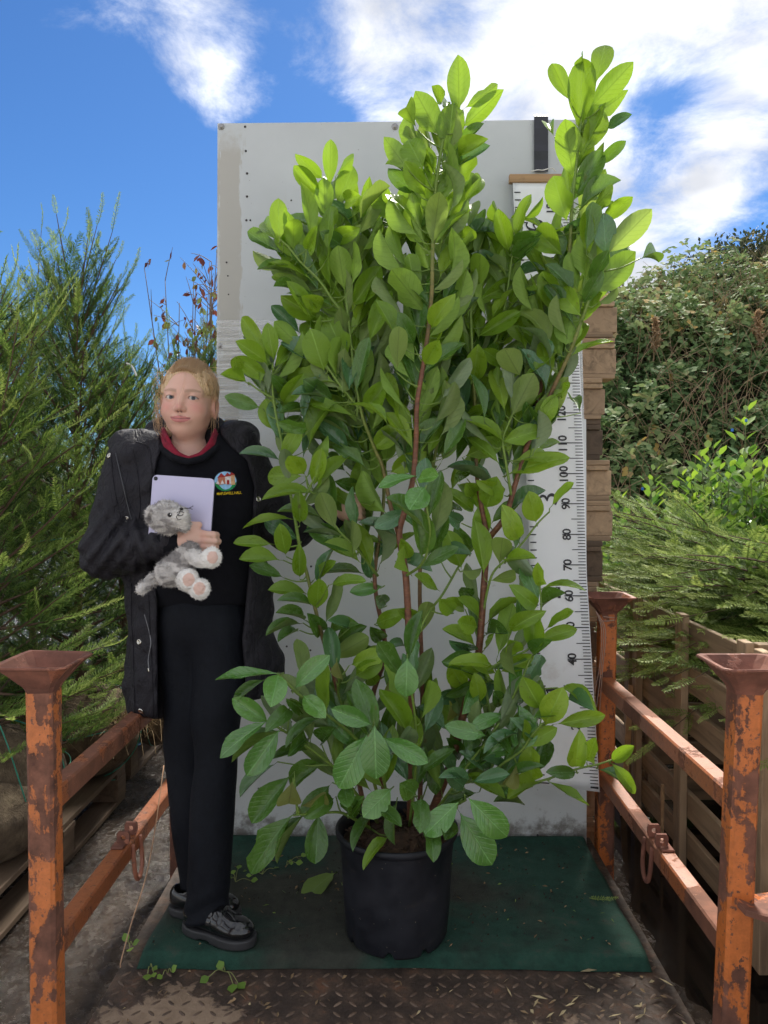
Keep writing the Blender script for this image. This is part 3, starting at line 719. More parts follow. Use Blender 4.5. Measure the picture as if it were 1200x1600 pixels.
dd = a.math('ADD', a.math('MULTIPLY', a.math('ABSOLUTE', a.math('ADD', pos.outputs[0], 0.17)), 0.80), a.math('MULTIPLY', a.math('ABSOLUTE', a.math('ADD', pos.outputs[1], -2.08)), 1.15))
m = a.mr(a.math('ADD', dd, a.math('MULTIPLY', a.math('ADD', n, -0.5), 1.3)), 0.18, 0.62, 1, 0)
m = a.math('MAXIMUM', m, a.mr(n3, 0.54, 0.68, 0, 0.7))
di = a.ramp(n3, [(0.3, (0.020, 0.017, 0.013)), (0.6, (0.048, 0.038, 0.029)), (0.8, (0.08, 0.062, 0.047))])
col = a.mix(a.math('MULTIPLY', m, 0.80), gr, di)
sc_ = a.math('MULTIPLY', a.mr(a.math('ADD', pos.outputs[1], a.math('MULTIPLY', n, -0.2)), 2.24, 2.3, 0, 1), a.mr(n4, 0.55, 0.62, 0, 0.7))
col = a.mix(sc_, col, (0.30, 0.31, 0.28))
a.P(Base_Color=col, Roughness=0.9); a.bump(a.math('ADD', n2, a.math('MULTIPLY', n3, 0.8)), 0.7, 0.004); M_MAT = a.m
mt = tag(link('green_mat', mesh('green_mat', V, np.stack([q, q + nv, q + nv + 1, q + 1], 1), M_MAT, True)), 'dark green mat with trodden earth under the potted laurel', 'mat')

# ================================================================ the pot
PC = P(620, 1400, 1.915); PCX, PCY = float(PC[0]), 1.915
prof = [(0.10, 0.037), (0.128, 0.036), (0.1325, 0.043), (0.138, 0.10), (0.143, 0.18), (0.1455, 0.232), (0.1475, 0.236), (0.1495, 0.262), (0.151, 0.268), (0.1585, 0.270), (0.1605, 0.275), (0.160, 0.283), (0.156, 0.285), (0.150, 0.281), (0.146, 0.262), (0.140, 0.18), (0.02, 0.17)]
prof = [(r_ * .962, z_ if z_ < .05 else .043 + (z_ - .043) * 1.085) for r_, z_ in prof]
NP = 96; V, F = lathe(prof, NP, (0, 0, 0))
an = np.arctan2(V[:, 1], V[:, 0])
for a0 in np.radians([-58, -58 + 90, -58 + 180, -58 + 270, -100]):
    d = np.abs(np.angle(np.exp(1j * (an - a0)))); V[:, 2] += np.where((d < 0.085) & (V[:, 2] < 0.045), 0.014, 0)
V[:, 0] += 0.0016 * np.sin(3 * an); V[:, 1] += 0.0014 * np.sin(2 * an + 1)
V += np.array((PCX, PCY, 0))
a = NM('black_pot_plastic'); c = a.co(); n = a.noise(c, 9, 9, 0.7); n2 = a.noise(c, 110, 3, 0.6); n3 = a.noise(a.co('Object', (1, 1, 5)), 5, 6)
col = a.ramp(n, [(0.35, (0.008, 0.009, 0.013)), (0.65, (0.019, 0.020, 0.026))]); col = a.mix(a.mr(n2, 0.70, 0.74, 0, 0.8), col, (0.20, 0.17, 0.13)); col = a.mix(a.mr(n3, 0.62, 0.75, 0, 0.35), col, (0.09, 0.075, 0.055))
a.P(Base_Color=col, Roughness=a.mr(n, 0.3, 0.7, 0.42, 0.66)); a.b.inputs['Specular IOR Level'].default_value = .3; a.bump(n, 0.1, 0.004); M_POT = a.m
pot = tag(link('plant_pot', mesh('plant_pot', V, F, M_POT, True)), 'round black plastic nursery pot on the green mat', 'pot')
a = NM('bark_compost'); n = a.noise(a.co(), 60, 8, 0.7); a.P(Base_Color=a.ramp(n, [(0.3, (0.02, 0.012, 0.008)), (0.6, (0.085, 0.045, 0.026)), (0.8, (0.24, 0.14, 0.08))]), Roughness=0.9); a.bump(n, 0.8, 0.01); M_BARK = a.m
rr, tt = np.meshgrid(np.linspace(0.0005, 0.1385, 16), np.linspace(0, 2 * math.pi, 56, endpoint=False), indexing='ij')
q = np.stack([rr * np.cos(tt) + PCX, rr * np.sin(tt) + PCY, np.zeros_like(rr)], -1); q[..., 2] = 0.274 + 0.010 * vnoise(q * 22, 4) - 0.02 * (rr / 0.15) ** 3 + 0.012 * np.exp(-(rr / 0.05) ** 2)
F = [(i * 56 + j, (i + 1) * 56 + j, (i + 1) * 56 + (j + 1) % 56, i * 56 + (j + 1) % 56) for i in range(15) for j in range(56)]
so = link('soil', mesh('soil', q.reshape(-1, 3), F, M_BARK, True), pot)
r = np.random.default_rng(5); g = G()
for i in range(170):
    t, rr_ = r.uniform(0, 6.28), 0.128 * math.sqrt(r.random()); M_ = Matrix.Translation((PCX + rr_ * math.cos(t), PCY + rr_ * math.sin(t), 0.284 + r.uniform(-.004, .006))) @ Euler((r.normal() * .4, r.normal() * .4, r.uniform(0, 6))).to_matrix().to_4x4()
    s = r.uniform(.3, 1); g.box((-.012 * s, -.004 * s, -.002), (.012 * s, .004 * s, .002), 0.001, M_)
tag(link('bark_chips', g.mesh('bark_chips', M_BARK), so), kind='stuff')
# ================================================================ the cherry laurel
def leaf_mat(name, top, trans, rough=0.33, tfac=0.35, under=None, spec=0.5, vein=0.35):
    a = NM(name)
    uvn = a.node('ShaderNodeUVMap'); sp = a.node('ShaderNodeSeparateXYZ'); a.l.new(uvn.outputs[0], sp.inputs[0])
    ax_ = a.math('ABSOLUTE', a.math('ADD', sp.outputs[0], -0.5))
    oi = a.node('ShaderNodeObjectInfo'); geo = a.node('ShaderNodeNewGeometry')
    rnd = a.math('FRACT', a.math('ADD', oi.outputs['Random'], geo.outputs['Random Per Island']))
    mid = a.mr(ax_, 0.010, 0.034, 1, 0)
    w_ = a.math('FRACT', a.math('ADD', a.math('MULTIPLY', sp.outputs[1], 9.0), a.math('MULTIPLY', ax_, -5.0)))
    sv = a.mr(a.math('ABSOLUTE', a.math('ADD', w_, -0.5)), 0.0, 0.16, 1, 0)
    c0 = a.mix(rnd, tuple(x * 0.74 for x in top), tuple(min(1, x * 1.22) for x in top))
    c0 = a.mix(a.mr(rnd, 0.55, 1.0, 0, 0.35), c0, (top[0] * 1.5, top[1] * 1.02, top[2] * 0.8))
    lite = tuple(min(1, x * 1.5 + 0.035) for x in top)
    c1 = a.mix(a.math('MULTIPLY', sv, vein * 0.5), c0, lite); c1 = a.mix(a.math('MULTIPLY', mid, 0.75), c1, tuple(min(1, x * 1.6 + 0.06) for x in top))
    un = under or tuple(min(1, x * 1.15 + 0.035) for x in top)
    cu = a.mix(a.math('MULTIPLY', sv, vein), tuple(x for x in un), tuple(x * 0.72 for x in un)); cu = a.mix(a.math('MULTIPLY', mid, 0.5), cu, tuple(x * 0.6 for x in un))
    cu = a.mix(a.math('MULTIPLY', rnd, 0.5), cu, tuple(x * 0.7 for x in un))
    cv = a.node('ShaderNodeCombineXYZ'); a.l.new(sp.outputs[0], cv.inputs[0]); a.l.new(sp.outputs[1], cv.inputs[1]); a.l.new(a.math('MULTIPLY', rnd, 40.0), cv.inputs[2])
    nz = a.noise(cv.outputs[0], 3.4, 3, .6); fleck = a.mr(nz, .70, .74, 0, .8)
    col = a.mix(fleck, a.mix(geo.outputs['Backfacing'], c1, cu), (0.12, 0.075, 0.03)); col = a.mix(a.mr(nz, .3, .6, .35, 0), col, tuple(x * .6 for x in top))
    a.P(Base_Color=col, Roughness=a.mix(geo.outputs['Backfacing'], a.mr(nz, .3, .7, rough * .75, rough * 1.5), (0.55,) * 3)); a.b.inputs['Specular IOR Level'].default_value = spec
    a.bump(a.math('ADD', a.math('MULTIPLY', sv, -0.5), a.math('MULTIPLY', mid, -1.0)), 0.35, 0.004)
    tr = a.node('ShaderNodeBsdfTranslucent'); a.set(tr.inputs[0], a.mix(a.math('MULTIPLY', a.math('MAXIMUM', mid, a.math('MULTIPLY', sv, 0.3)), 0.45), a.mix(rnd, tuple(x * 0.8 for x in trans), trans), tuple(x * 0.4 for x in trans)))
    mx = a.node('ShaderNodeMixShader'); mx.inputs[0].default_value = tfac
    a.l.new(a.b.outputs[0], mx.inputs[1]); a.l.new(tr.outputs[0], mx.inputs[2]); a.l.new(mx.outputs[0], a.out.inputs[0])
    return a.m
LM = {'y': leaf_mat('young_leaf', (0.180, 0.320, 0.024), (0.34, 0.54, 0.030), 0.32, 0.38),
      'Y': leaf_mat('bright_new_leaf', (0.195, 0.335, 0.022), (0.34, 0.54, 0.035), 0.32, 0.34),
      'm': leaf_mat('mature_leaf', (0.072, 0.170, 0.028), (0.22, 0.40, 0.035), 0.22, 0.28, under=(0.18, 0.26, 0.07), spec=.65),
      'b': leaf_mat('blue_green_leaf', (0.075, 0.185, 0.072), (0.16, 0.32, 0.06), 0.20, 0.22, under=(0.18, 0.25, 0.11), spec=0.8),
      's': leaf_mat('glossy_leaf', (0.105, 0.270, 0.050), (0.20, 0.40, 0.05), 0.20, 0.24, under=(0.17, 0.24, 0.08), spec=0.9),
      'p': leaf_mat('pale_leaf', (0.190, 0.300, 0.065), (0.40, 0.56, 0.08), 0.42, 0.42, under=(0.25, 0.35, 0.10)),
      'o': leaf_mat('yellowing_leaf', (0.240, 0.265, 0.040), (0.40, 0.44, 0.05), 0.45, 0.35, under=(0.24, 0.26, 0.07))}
a = NM('laurel_bark'); n = a.noise(a.co('Object', (1, 1, 3)), 40, 7, 0.65); n2 = a.noise(a.co(), 7, 3)
hgt = a.attr('age', 'Fac')
a.P(Base_Color=a.mix(hgt, a.ramp(n, [(0.3, (0.105, 0.185, 0.026)), (0.7, (0.19, 0.28, 0.045))]), a.ramp(n, [(0.25, (0.060, 0.022, 0.012)), (0.55, (0.165, 0.060, 0.028)), (0.75, (0.27, 0.12, 0.06))])), Roughness=0.5); a.bump(n, 0.5, 0.004); M_STEM = a.m
TT = np.array([0, .06, .16, .30, .45, .60, .74, .86, .94, 1.0]); WW = np.array([.03, .11, .42, .75, .94, 1.0, .92, .70, .40, .03])
def leaf_geo(bend, fold, twist, wav, seed, slim=1.0, bite=0.0):
    r_ = np.random.default_rng(seed); V = []; UV = []
    for t, w_ in zip(TT, WW):
        z0 = -bend * t * t * 0.5; y0 = t - 0.12 * bend * bend * t ** 3
        for k in (-1, -.5, 0, .5, 1):
            x = k * w_ * 0.5 * slim * (1 - bite * (k > 0) * math.exp(-((t - .66) / .10) ** 2)); z = z0 + fold * abs(x) * (1 - 0.25 * t) + wav * math.sin(t * 9 + seed + k * 1.7) * abs(k) * w_ + twist * x * t + 0.012 * (abs(k) == .5) * w_
            V.append((x, y0, z)); UV.append((0.5 + 0.5 * k * max(w_, 0.25), t))
    F = [(i * 5 + j, i * 5 + j + 1, i * 5 + 6 + j, i * 5 + 5 + j) for i in range(9) for j in range(4)]
    n0 = len(V)                                      # stalk
    for y_, rr in ((-0.11, 0.011), (0.03, 0.009)):
        for j in range(4):
            t = j * math.pi / 2 + .78; V.append((rr * math.cos(t), y_, rr * math.sin(t) - 0.006)); UV.append((0.5, 0.5))
    F += [(n0 + j, n0 + (j + 1) % 4, n0 + 4 + (j + 1) % 4, n0 + 4 + j) for j in range(4)]
    return np.array(V), F, np.array(UV)
LV = [leaf_geo(.25, .35, .1, .02, 0), leaf_geo(.55, .25, -.15, .025, 1), leaf_geo(.1, .5, .2, .02, 2), leaf_geo(-.2, .35, 0, .03, 3), leaf_geo(.8, .3, .25, .03, 4), leaf_geo(.35, .6, -.2, .015, 5), leaf_geo(.45, .15, .0, .04, 6), leaf_geo(.0, .22, -.1, .03, 7), leaf_geo(.5, .3, .3, .05, 8, bite=.55), leaf_geo(1.1, .45, -.3, .045, 9), leaf_geo(.3, .75, .45, .05, 10), leaf_geo(-.35, .3, .2, .05, 11)]
LMESH = {}
def leaf_mesh(v, tone):
    if (v, tone) not in LMESH:
        V, F, UV = LV[v]; LMESH[(v, tone)] = mesh('leaf', V, F, LM[tone], True, uv=UV)
    return LMESH[(v, tone)]
la = empty('cherry_laurel', (PCX, PCY, 0.28), 'tall bushy laurel with glossy green leaves growing in the black pot', 'laurel')
# stems: photo pixel, depth
ST = [  # name-less list of (points, base radius, tip radius, woodiness reach)
 ([(641, 1300, 1.99), (643, 1150, 1.97), (640, 1020, 1.95), (634, 900, 1.94), (624, 837, 1.94), (632, 800, 1.93), (645, 750, 1.93), (650, 690, 1.92), (652, 628, 1.90), (664, 555, 1.90), (674, 467, 1.89), (676, 395, 1.89), (680, 300, 1.90), (692, 220, 1.92), (702, 160, 1.93)], .0105, .0035),
 ([(624, 840, 1.94), (610, 790, 1.97), (598, 730, 2.0), (585, 700, 2.0), (564, 642, 1.98), (553, 578, 1.97), (544, 497, 1.97), (536, 430, 1.98), (522, 360, 2.0), (514, 290, 2.0)], .006, .003),
 ([(612, 1290, 2.03), (580, 1116, 2.05), (602, 1020, 2.06), (588, 933, 2.05), (586, 890, 2.05), (594, 830, 2.06), (600, 760, 2.08), (590, 680, 2.1), (575, 560, 2.1), (585, 450, 2.1), (590, 380, 2.09), (600, 330, 2.08)], .0075, .003),
 ([(662, 1300, 2.0), (705, 1190, 2.0), (730, 1090, 2.0), (748, 1018, 2.0), (758, 890, 2.0), (763, 845, 2.0), (789, 808, 1.99), (807, 750, 1.99), (826, 690, 1.98), (845, 650, 1.97), (868, 599, 1.96), (891, 549, 1.95), (912, 491, 1.94), (926, 453, 1.93), (950, 410, 1.92)], .0115, .0035),
 ([(763, 845, 2.0), (752, 790, 2.01), (745, 740, 2.03), (742, 640, 2.03), (738, 560, 2.04), (735, 490, 2.05), (730, 420, 2.06), (722, 340, 2.06)], .007, .003),
 ([(826, 690, 1.98), (846, 600, 2.0), (866, 510, 2.02), (885, 432, 2.02), (891, 375, 2.02), (894, 314, 2.02), (900, 264, 2.02), (906, 206, 2.02), (915, 150, 2.02), (925, 120, 2.02)], .0065, .003),
 ([(575, 1290, 2.0), (545, 1150, 2.0), (515, 1030, 2.0), (506, 1003, 2.0), (494, 957, 1.99), (480, 898, 1.99), (468, 852, 1.98), (461, 811, 1.97), (452, 760, 1.97), (440, 690, 1.96), (427, 622, 1.96), (426, 567, 1.96)], .0068, .0028),
 ([(655, 1290, 2.05), (660, 1100, 2.08), (656, 900, 2.08), (668, 780, 2.09), (690, 650, 2.1), (700, 540, 2.1), (690, 420, 2.1), (685, 330, 2.09)], .0068, .003),
 ([(644, 1010, 1.95), (668, 960, 1.97), (692, 928, 2.0), (720, 880, 2.02), (746, 850, 2.04)], .0042, .0028),
 ([(544, 497, 1.97), (520, 470, 1.96), (500, 440, 1.95), (470, 410, 1.94), (450, 385, 1.94), (438, 375, 1.94)], .004, .0025),   # left shoulder
 ([(564, 642, 1.98), (530, 600, 1.95), (510, 570, 1.94)], .0038, .0025),
 ([(735, 600, 2.03), (775, 530, 2.05), (790, 470, 2.06), (800, 400, 2.07), (806, 350, 2.08)], .0042, .0026),                   # shoot against the measure
 ([(800, 780, 1.99), (790, 720, 1.97), (786, 686, 1.96), (800, 650, 1.95), (812, 620, 1.95)], .004, .0025),
 ([(461, 811, 1.97), (480, 770, 1.95), (492, 745, 1.94)], .0036, .0025),
 ([(590, 900, 2.05), (560, 860, 2.0), (530, 830, 1.97), (515, 805, 1.96)], .004, .0025),
 ([(427, 622, 1.96), (405, 610, 1.95), (388, 597, 1.94)], .003, .002),
 ([(588, 900, 2.05), (572, 840, 2.05), (563, 795, 2.056), (560, 740, 2.06), (556, 690, 2.07)], .0048, .003),
 # low branches
 ([(600, 1280, 1.96), (575, 1190, 1.90), (556, 1154, 1.87), (515, 1120, 1.83), (471, 1088, 1.80), (450, 1068, 1.79), (433, 1052, 1.78)], .0048, .0026),
 ([(590, 1285, 1.96), (545, 1225, 1.90), (518, 1195, 1.87), (471, 1160, 1.83), (440, 1140, 1.80), (422, 1129, 1.79)], .0046, .0025),
 ([(580, 1295, 1.94), (545, 1275, 1.88), (527, 1269, 1.85), (500, 1271, 1.82), (477, 1272, 1.80), (458, 1274, 1.79)], .0042, .0024),
 ([(615, 1290, 1.94), (600, 1220, 1.84), (590, 1165, 1.78), (583, 1134, 1.75)], .0045, .0026),
 ([(690, 1190, 1.99), (735, 1213, 1.93), (763, 1209, 1.90), (790, 1190, 1.88), (815, 1172, 1.86), (830, 1150, 1.85), (848, 1130, 1.84)], .0046, .0026),
 ([(735, 1213, 1.95), (790, 1228, 1.92), (842, 1221, 1.90), (900, 1202, 1.88), (935, 1194, 1.87), (957, 1187, 1.87)], .0038, .0022),
 ([(748, 1018, 2.0), (770, 1130, 1.97), (786, 1131, 1.93), (797, 1100, 1.92), (807, 1078, 1.91), (818, 1055, 1.90), (828, 1030, 1.90)], .0042, .0025),
 ([(748, 1030, 2.0), (765, 1062, 1.96), (760, 1050, 1.95), (790, 1030, 1.93), (830, 1010, 1.92), (845, 960, 1.92), (842, 900, 1.92)], .0036, .0022),
 ([(754, 960, 2.0), (768, 900, 1.97), (790, 875, 1.95), (815, 850, 1.94), (840, 818, 1.93), (858, 800, 1.93)], .0036, .0022),
 ([(665, 1290, 1.95), (690, 1265, 1.88), (712, 1258, 1.82), (728, 1250, 1.79)], .0042, .0026),
 ([(640, 1290, 1.96), (650, 1190, 1.88), (648, 1120, 1.82), (640, 1060, 1.78), (636, 1030, 1.77)], .004, .0024),
 ([(634, 900, 1.94), (660, 880, 1.86), (672, 840, 1.81), (668, 800, 1.78), (662, 765, 1.77)], .0038, .0024),
 ([(560, 1170, 2.0), (530, 1090, 1.95), (530, 1060, 1.92), (525, 1045, 1.90)], .004, .0025),
 ([(662, 1290, 1.99), (700, 1240, 1.93), (735, 1190, 1.90), (760, 1160, 1.88), (780, 1130, 1.87)], .004, .0024),
]
SS = []; stem_geo = []
for pts_, r0, r1 in ST:
    q = smooth_path([P(x, y, d) for x, y, d in pts_], 6); px_ = smooth_path(np.array(pts_, float), 6)
    rad = r0 + (r1 - r0) * np.linspace(0, 1, len(q)) ** 0.8
    g = G(); g.tube(q, rad, 8); stem_geo.append([g, list(np.repeat(np.clip((rad - 0.0042) / 0.0015, 0, 1), 8))]); SS.append((q, px_))
def add_twig(si, a_, b_, r0, r1):
    m_ = (a_ + b_) / 2 + np.array((0, 0, -0.006)); q = smooth_path([a_, m_, b_], 3); V, F = tube(q, np.linspace(r0, r1, len(q)), 5)
    stem_geo[si][0].add(V, F); stem_geo[si][1] += [0.0] * len(V)
CO = {1: (340, 60), 2: (690, 60), 3: (340, 380), 4: (690, 380), 5: (340, 700), 6: (690, 700), 7: (340, 1020), 8: (690, 1020)}
CAT = {
1: "330 1085 325 862 98 Y;315 1080 215 935 85 Y;330 1140 150 1052 60 m;405 1160 410 942 95 y;530 1080 480 918 95 y;600 790 605 590 82 Y;560 750 470 668 70 Y;550 840 425 700 90 y;640 730 695 658 60 Y;575 950 570 757 100 y;640 890 725 690 110 y;680 865 755 845 90 y;535 1065 620 940 75 Y;720 1000 610 885 50 b;660 1000 742 880 90 y;810 1160 760 935 130 y;600 1085 715 1035 90 y;985 985 820 820 60 y;850 980 905 810 80 y;985 970 1000 785 80 Y;1060 830 950 730 90 m;1060 1060 1100 880 100 m;1010 690 885 520 105 Y;1100 700 1010 525 135 y;1180 510 1055 275 140 y;1060 470 985 320 105 Y;1200 350 1140 265 60 Y;1110 840 1020 690 100 y;1150 870 1195 620 160 y;1150 1100 1190 820 120 p;700 1130 600 1060 80 m;480 1130 520 1040 70 y;880 1120 960 1020 90 y;900 1060 840 1000 70 p",
2: "95 375 88 125 125 Y;130 370 290 260 75 Y;120 470 310 295 95 y;30 640 60 355 145 y;80 590 200 475 60 m;60 700 205 585 65 b;90 640 195 550 55 y;115 880 240 708 85 Y;60 800 170 650 90 y;30 1010 90 760 110 y;40 1140 80 980 110 y;110 1060 290 1010 35 b;100 1110 180 1010 80 y;770 150 740 90 45 Y;830 230 880 15 115 Y;690 335 600 155 90 Y;740 490 755 142 145 y;800 370 995 160 120 y;850 380 938 360 60 y;745 620 895 370 120 y;890 480 975 425 55 b;600 520 560 415 60 y;705 750 665 460 140 y;705 870 845 620 115 m;840 680 950 582 60 m;740 920 930 745 55 m;670 975 600 740 145 y;720 975 770 850 85 Y;800 930 870 840 70 Y;810 940 935 845 40 m;860 980 985 880 75 y;645 1160 490 1010 140 y;790 1160 775 935 80 Y;880 1160 870 960 120 b;890 1150 1100 940 130 p;360 1140 310 940 90 y;340 980 255 890 60 y;395 1060 450 870 75 Y;440 970 535 875 45 y;385 1150 485 1060 60 m;700 1080 740 990 60 b;690 560 720 480 60 b",
3: "395 155 250 115 25 m;400 250 335 215 30 m;665 290 485 60 110 y;680 250 650 45 120 Y;720 340 870 130 120 y;690 370 490 215 130 y;500 400 400 230 80 y;530 400 370 300 120 Y;440 480 295 340 70 b;450 560 310 425 90 y;440 580 295 465 40 m;480 530 500 390 70 y;260 600 130 395 85 y;300 625 270 440 85 Y;310 660 395 540 90 y;265 640 135 540 75 Y;110 690 75 592 65 Y;275 740 110 615 90 Y;155 745 40 705 45 y;225 880 65 830 80 m;330 1010 260 845 140 y;350 860 450 715 95 y;480 910 365 885 30 m;570 680 510 495 150 y;670 800 680 610 130 p;690 620 590 400 150 y;760 550 950 280 150 p;910 620 800 475 130 y;850 750 715 580 125 y;950 610 1130 460 70 Y;1115 370 930 140 160 y;960 670 970 480 100 p;1160 790 1020 620 110 y;580 770 410 650 90 m;720 920 460 850 60 y;560 830 430 790 40 b;620 850 470 740 100 m;790 890 900 760 110 y;830 985 1010 840 90 y;830 1100 975 985 110 y;1035 1080 960 930 60 m;330 1160 125 1110 60 b;345 1165 440 985 90 y;715 860 640 790 80 b;620 970 480 930 60 m;780 1110 450 990 60 m;1075 1120 1190 930 60 m;1150 450 1190 330 70 y;1110 650 1190 520 100 y;700 1000 560 940 70 m;900 900 990 800 90 m;380 800 320 740 70 m;480 1000 370 970 80 m;640 1080 560 1030 80 m;1050 540 990 420 90 m;780 720 820 610 80 b;1190 900 1140 800 90 y;1000 760 940 690 90 b;860 280 800 180 80 m;560 340 480 300 90 y",
4: "0 300 195 90 110 y;140 400 170 160 110 y;0 400 130 250 80 p;205 300 410 200 90 y;195 500 415 370 90 y;200 240 205 110 100 y;345 185 345 45 90 y;300 150 195 50 40 b;390 110 480 0 60 m;395 185 520 130 30 b;420 300 470 260 20 b;510 240 430 175 70 y;620 380 540 150 115 y;660 180 700 0 110 m;745 390 600 215 120 y;665 545 690 370 150 y;820 265 1065 20 150 y;1075 80 1200 60 22 m;840 320 955 225 40 p;700 600 900 490 45 y;560 430 470 410 45 b;600 490 590 395 50 b;560 530 350 460 80 y;570 590 440 510 60 y;560 480 490 370 100 y;440 720 640 610 40 y;620 710 620 570 120 y;420 710 350 590 130 p;380 920 490 705 140 p;420 700 290 690 90 y;170 740 190 580 120 y;350 660 210 560 80 y;180 720 320 790 60 y;500 960 670 730 130 p;530 990 600 830 90 Y;500 980 460 870 90 m;330 1060 540 1000 110 y;400 1160 665 1110 90 y;130 1140 320 1060 110 y;330 1060 130 920 50 y;130 920 260 880 60 y;520 1110 645 1055 35 y;120 620 0 570 35 b;130 560 0 440 60 y;640 820 715 770 60 Y;60 760 140 640 90 m;300 960 350 880 80 m;240 640 310 540 90 m;260 1000 200 900 90 m;60 1040 0 960 90 m;330 520 290 440 90 b;760 320 830 200 80 m;800 200 860 100 90 m;700 340 640 300 60 y;740 900 690 800 60 m",
5: "465 140 370 30 105 Y;450 150 225 150 110 Y;510 240 240 250 65 Y;515 200 560 0 85 Y;440 400 440 230 85 y;550 370 330 315 50 m;395 380 135 375 45 y;430 490 235 380 90 b;290 515 90 520 60 Y;365 570 340 440 90 y;330 600 130 590 60 y;345 690 200 620 60 m;440 690 435 525 75 y;475 780 285 745 55 y;500 840 345 800 50 m;530 860 545 690 110 y;465 920 345 865 45 m;440 940 275 970 20 m;430 980 340 1010 40 m;560 980 500 910 90 m;630 430 545 230 110 p;755 330 600 265 90 m;750 230 640 180 60 m;820 350 815 220 105 p;725 570 735 375 60 p;690 490 470 420 40 b;760 610 570 505 55 y;770 670 570 650 45 m;610 730 770 680 45 y;520 700 605 600 50 y;820 630 760 390 80 y;820 700 790 550 70 b;880 740 720 770 70 s;890 510 690 475 45 y;960 470 765 380 60 b;1020 340 855 420 90 b;1060 150 855 180 50 s;1070 170 1180 150 60 s;1110 210 1030 330 130 s;1070 450 860 540 50 y;970 610 1140 635 45 b;760 240 770 80 110 y;930 130 1085 40 100 y;600 1130 830 1000 110 p;600 1000 740 920 40 m;640 1060 790 940 60 m;850 940 960 900 90 y;1100 930 960 860 70 y;1080 1000 1140 800 90 p;1180 760 1050 680 60 y;950 1150 800 1060 30 y;720 1160 880 1110 110 y;1000 1060 920 1060 40 b;870 100 780 40 90 m;680 120 590 40 90 m;1140 460 1190 560 80 m;1030 590 990 500 70 y;900 840 830 780 80 m;1120 120 1170 30 80 y;880 1030 820 960 80 m;700 960 620 920 60 b;840 1120 760 1070 80 m",
6: "360 140 665 15 95 y;270 400 410 260 70 m;370 330 540 210 55 b;505 395 475 265 115 Y;590 310 700 195 30 y;410 490 355 370 110 Y;310 620 330 460 110 p;350 610 470 580 60 y;265 710 405 680 65 p;250 930 415 790 35 y;530 740 520 650 70 y;545 750 720 695 22 y;510 850 420 780 90 y;540 850 630 765 30 m;490 1080 500 870 110 y;370 980 470 880 70 Y;520 1030 720 960 75 y;560 970 700 880 30 y;400 1100 350 1000 100 y;490 1110 560 1030 50 m;200 480 225 340 100 y;170 340 70 230 70 y;280 210 50 60 30 b;240 320 290 170 130 y;105 640 30 440 120 y;0 580 140 545 35 b;200 910 80 790 40 y;190 960 80 930 100 y;180 1060 0 960 50 y;260 1160 110 1110 70 y;240 1000 330 970 30 m;230 1080 310 1010 30 y;220 640 100 680 40 p;60 330 0 260 80 m;160 800 80 720 80 m;100 400 30 360 80 b;150 560 100 460 80 m;60 880 0 820 90 y;150 1090 60 1040 80 b;180 250 120 170 90 y;130 160 60 100 80 m;120 860 60 820 60 y;330 250 250 200 70 y",
7: "320 110 0 145 50 s;325 115 295 245 130 s;415 190 580 0 90 s;460 230 560 330 100 s;270 370 80 245 105 s;250 145 80 265 60 m;260 370 0 520 80 s;330 415 165 645 130 s;330 420 70 540 40 m;300 600 115 750 70 b;390 660 195 890 110 m;400 690 375 850 130 o;570 590 390 700 70 m;540 350 380 470 60 m;480 520 320 545 60 m;400 870 155 1150 115 m;460 870 300 1090 50 m;540 865 525 1100 125 m;600 710 480 840 100 m;620 780 500 860 90 m;825 385 610 300 105 s;800 440 650 725 170 s;840 390 850 670 160 s;890 455 1120 585 105 s;905 440 920 320 85 m;605 120 600 265 165 m;520 100 480 220 90 m;460 310 390 260 70 m;640 40 650 145 60 o;985 40 910 265 75 o;1015 30 1010 235 130 s;1060 290 1200 370 50 b;930 730 810 850 130 s;1060 760 950 680 120 m;960 800 930 1015 65 m;830 870 740 1000 60 m;910 990 800 1070 60 y;1090 780 1085 895 110 m;1290 800 1115 970 130 s;1140 900 1150 1040 100 m;1170 560 1170 700 100 m;680 720 690 780 90 m;700 860 760 770 70 m;380 300 330 350 90 m;480 460 400 520 60 m;560 480 600 400 50 m;640 480 690 420 50 m;760 860 690 800 90 m;880 830 960 900 70 m;1000 560 1060 480 60 m;1100 640 1040 700 60 b;740 120 860 60 100 y;850 170 770 70 80 y;1150 640 1180 740 90 b;450 820 620 760 70 o",
8: "145 780 350 985 150 s;100 860 265 1130 170 s;185 750 0 800 60 m;530 300 430 120 120 Y;555 385 640 205 140 Y;625 380 875 335 85 Y;640 190 795 220 50 y;670 250 780 270 45 b;720 610 730 505 100 Y;780 580 810 500 90 y;910 580 1015 510 75 y;910 590 1045 740 65 y;845 625 1000 700 20 b;720 640 590 640 70 m;575 690 755 830 45 y;520 700 350 760 55 y;430 810 280 770 30 m;480 695 480 510 135 y;440 500 620 400 90 y;450 480 440 340 45 y;380 340 400 450 60 s;330 330 170 380 70 s;240 445 20 390 95 s;400 430 230 510 60 b;210 260 180 130 90 y;290 110 110 30 70 y;270 150 105 80 80 y;320 100 490 15 80 y;120 200 30 30 110 y;100 230 0 240 80 b;170 690 370 660 70 b;330 620 240 560 50 b;150 680 0 650 60 b;70 640 0 480 70 b;400 600 350 700 60 o;260 620 180 560 70 b;110 540 40 470 80 m;330 280 270 200 80 m;420 280 380 230 60 b;280 420 340 500 70 m;120 720 60 660 80 b;60 900 20 1000 90 m;90 330 0 290 60 o;500 440 450 390 70 b;600 330 520 330 60 m"}
r = np.random.default_rng(11)
leaves = []          # (matrix, variant, tone, size key)
allpx = [(si, k, SS[si][1][k]) for si in range(len(SS)) for k in range(len(SS[si][1]))]
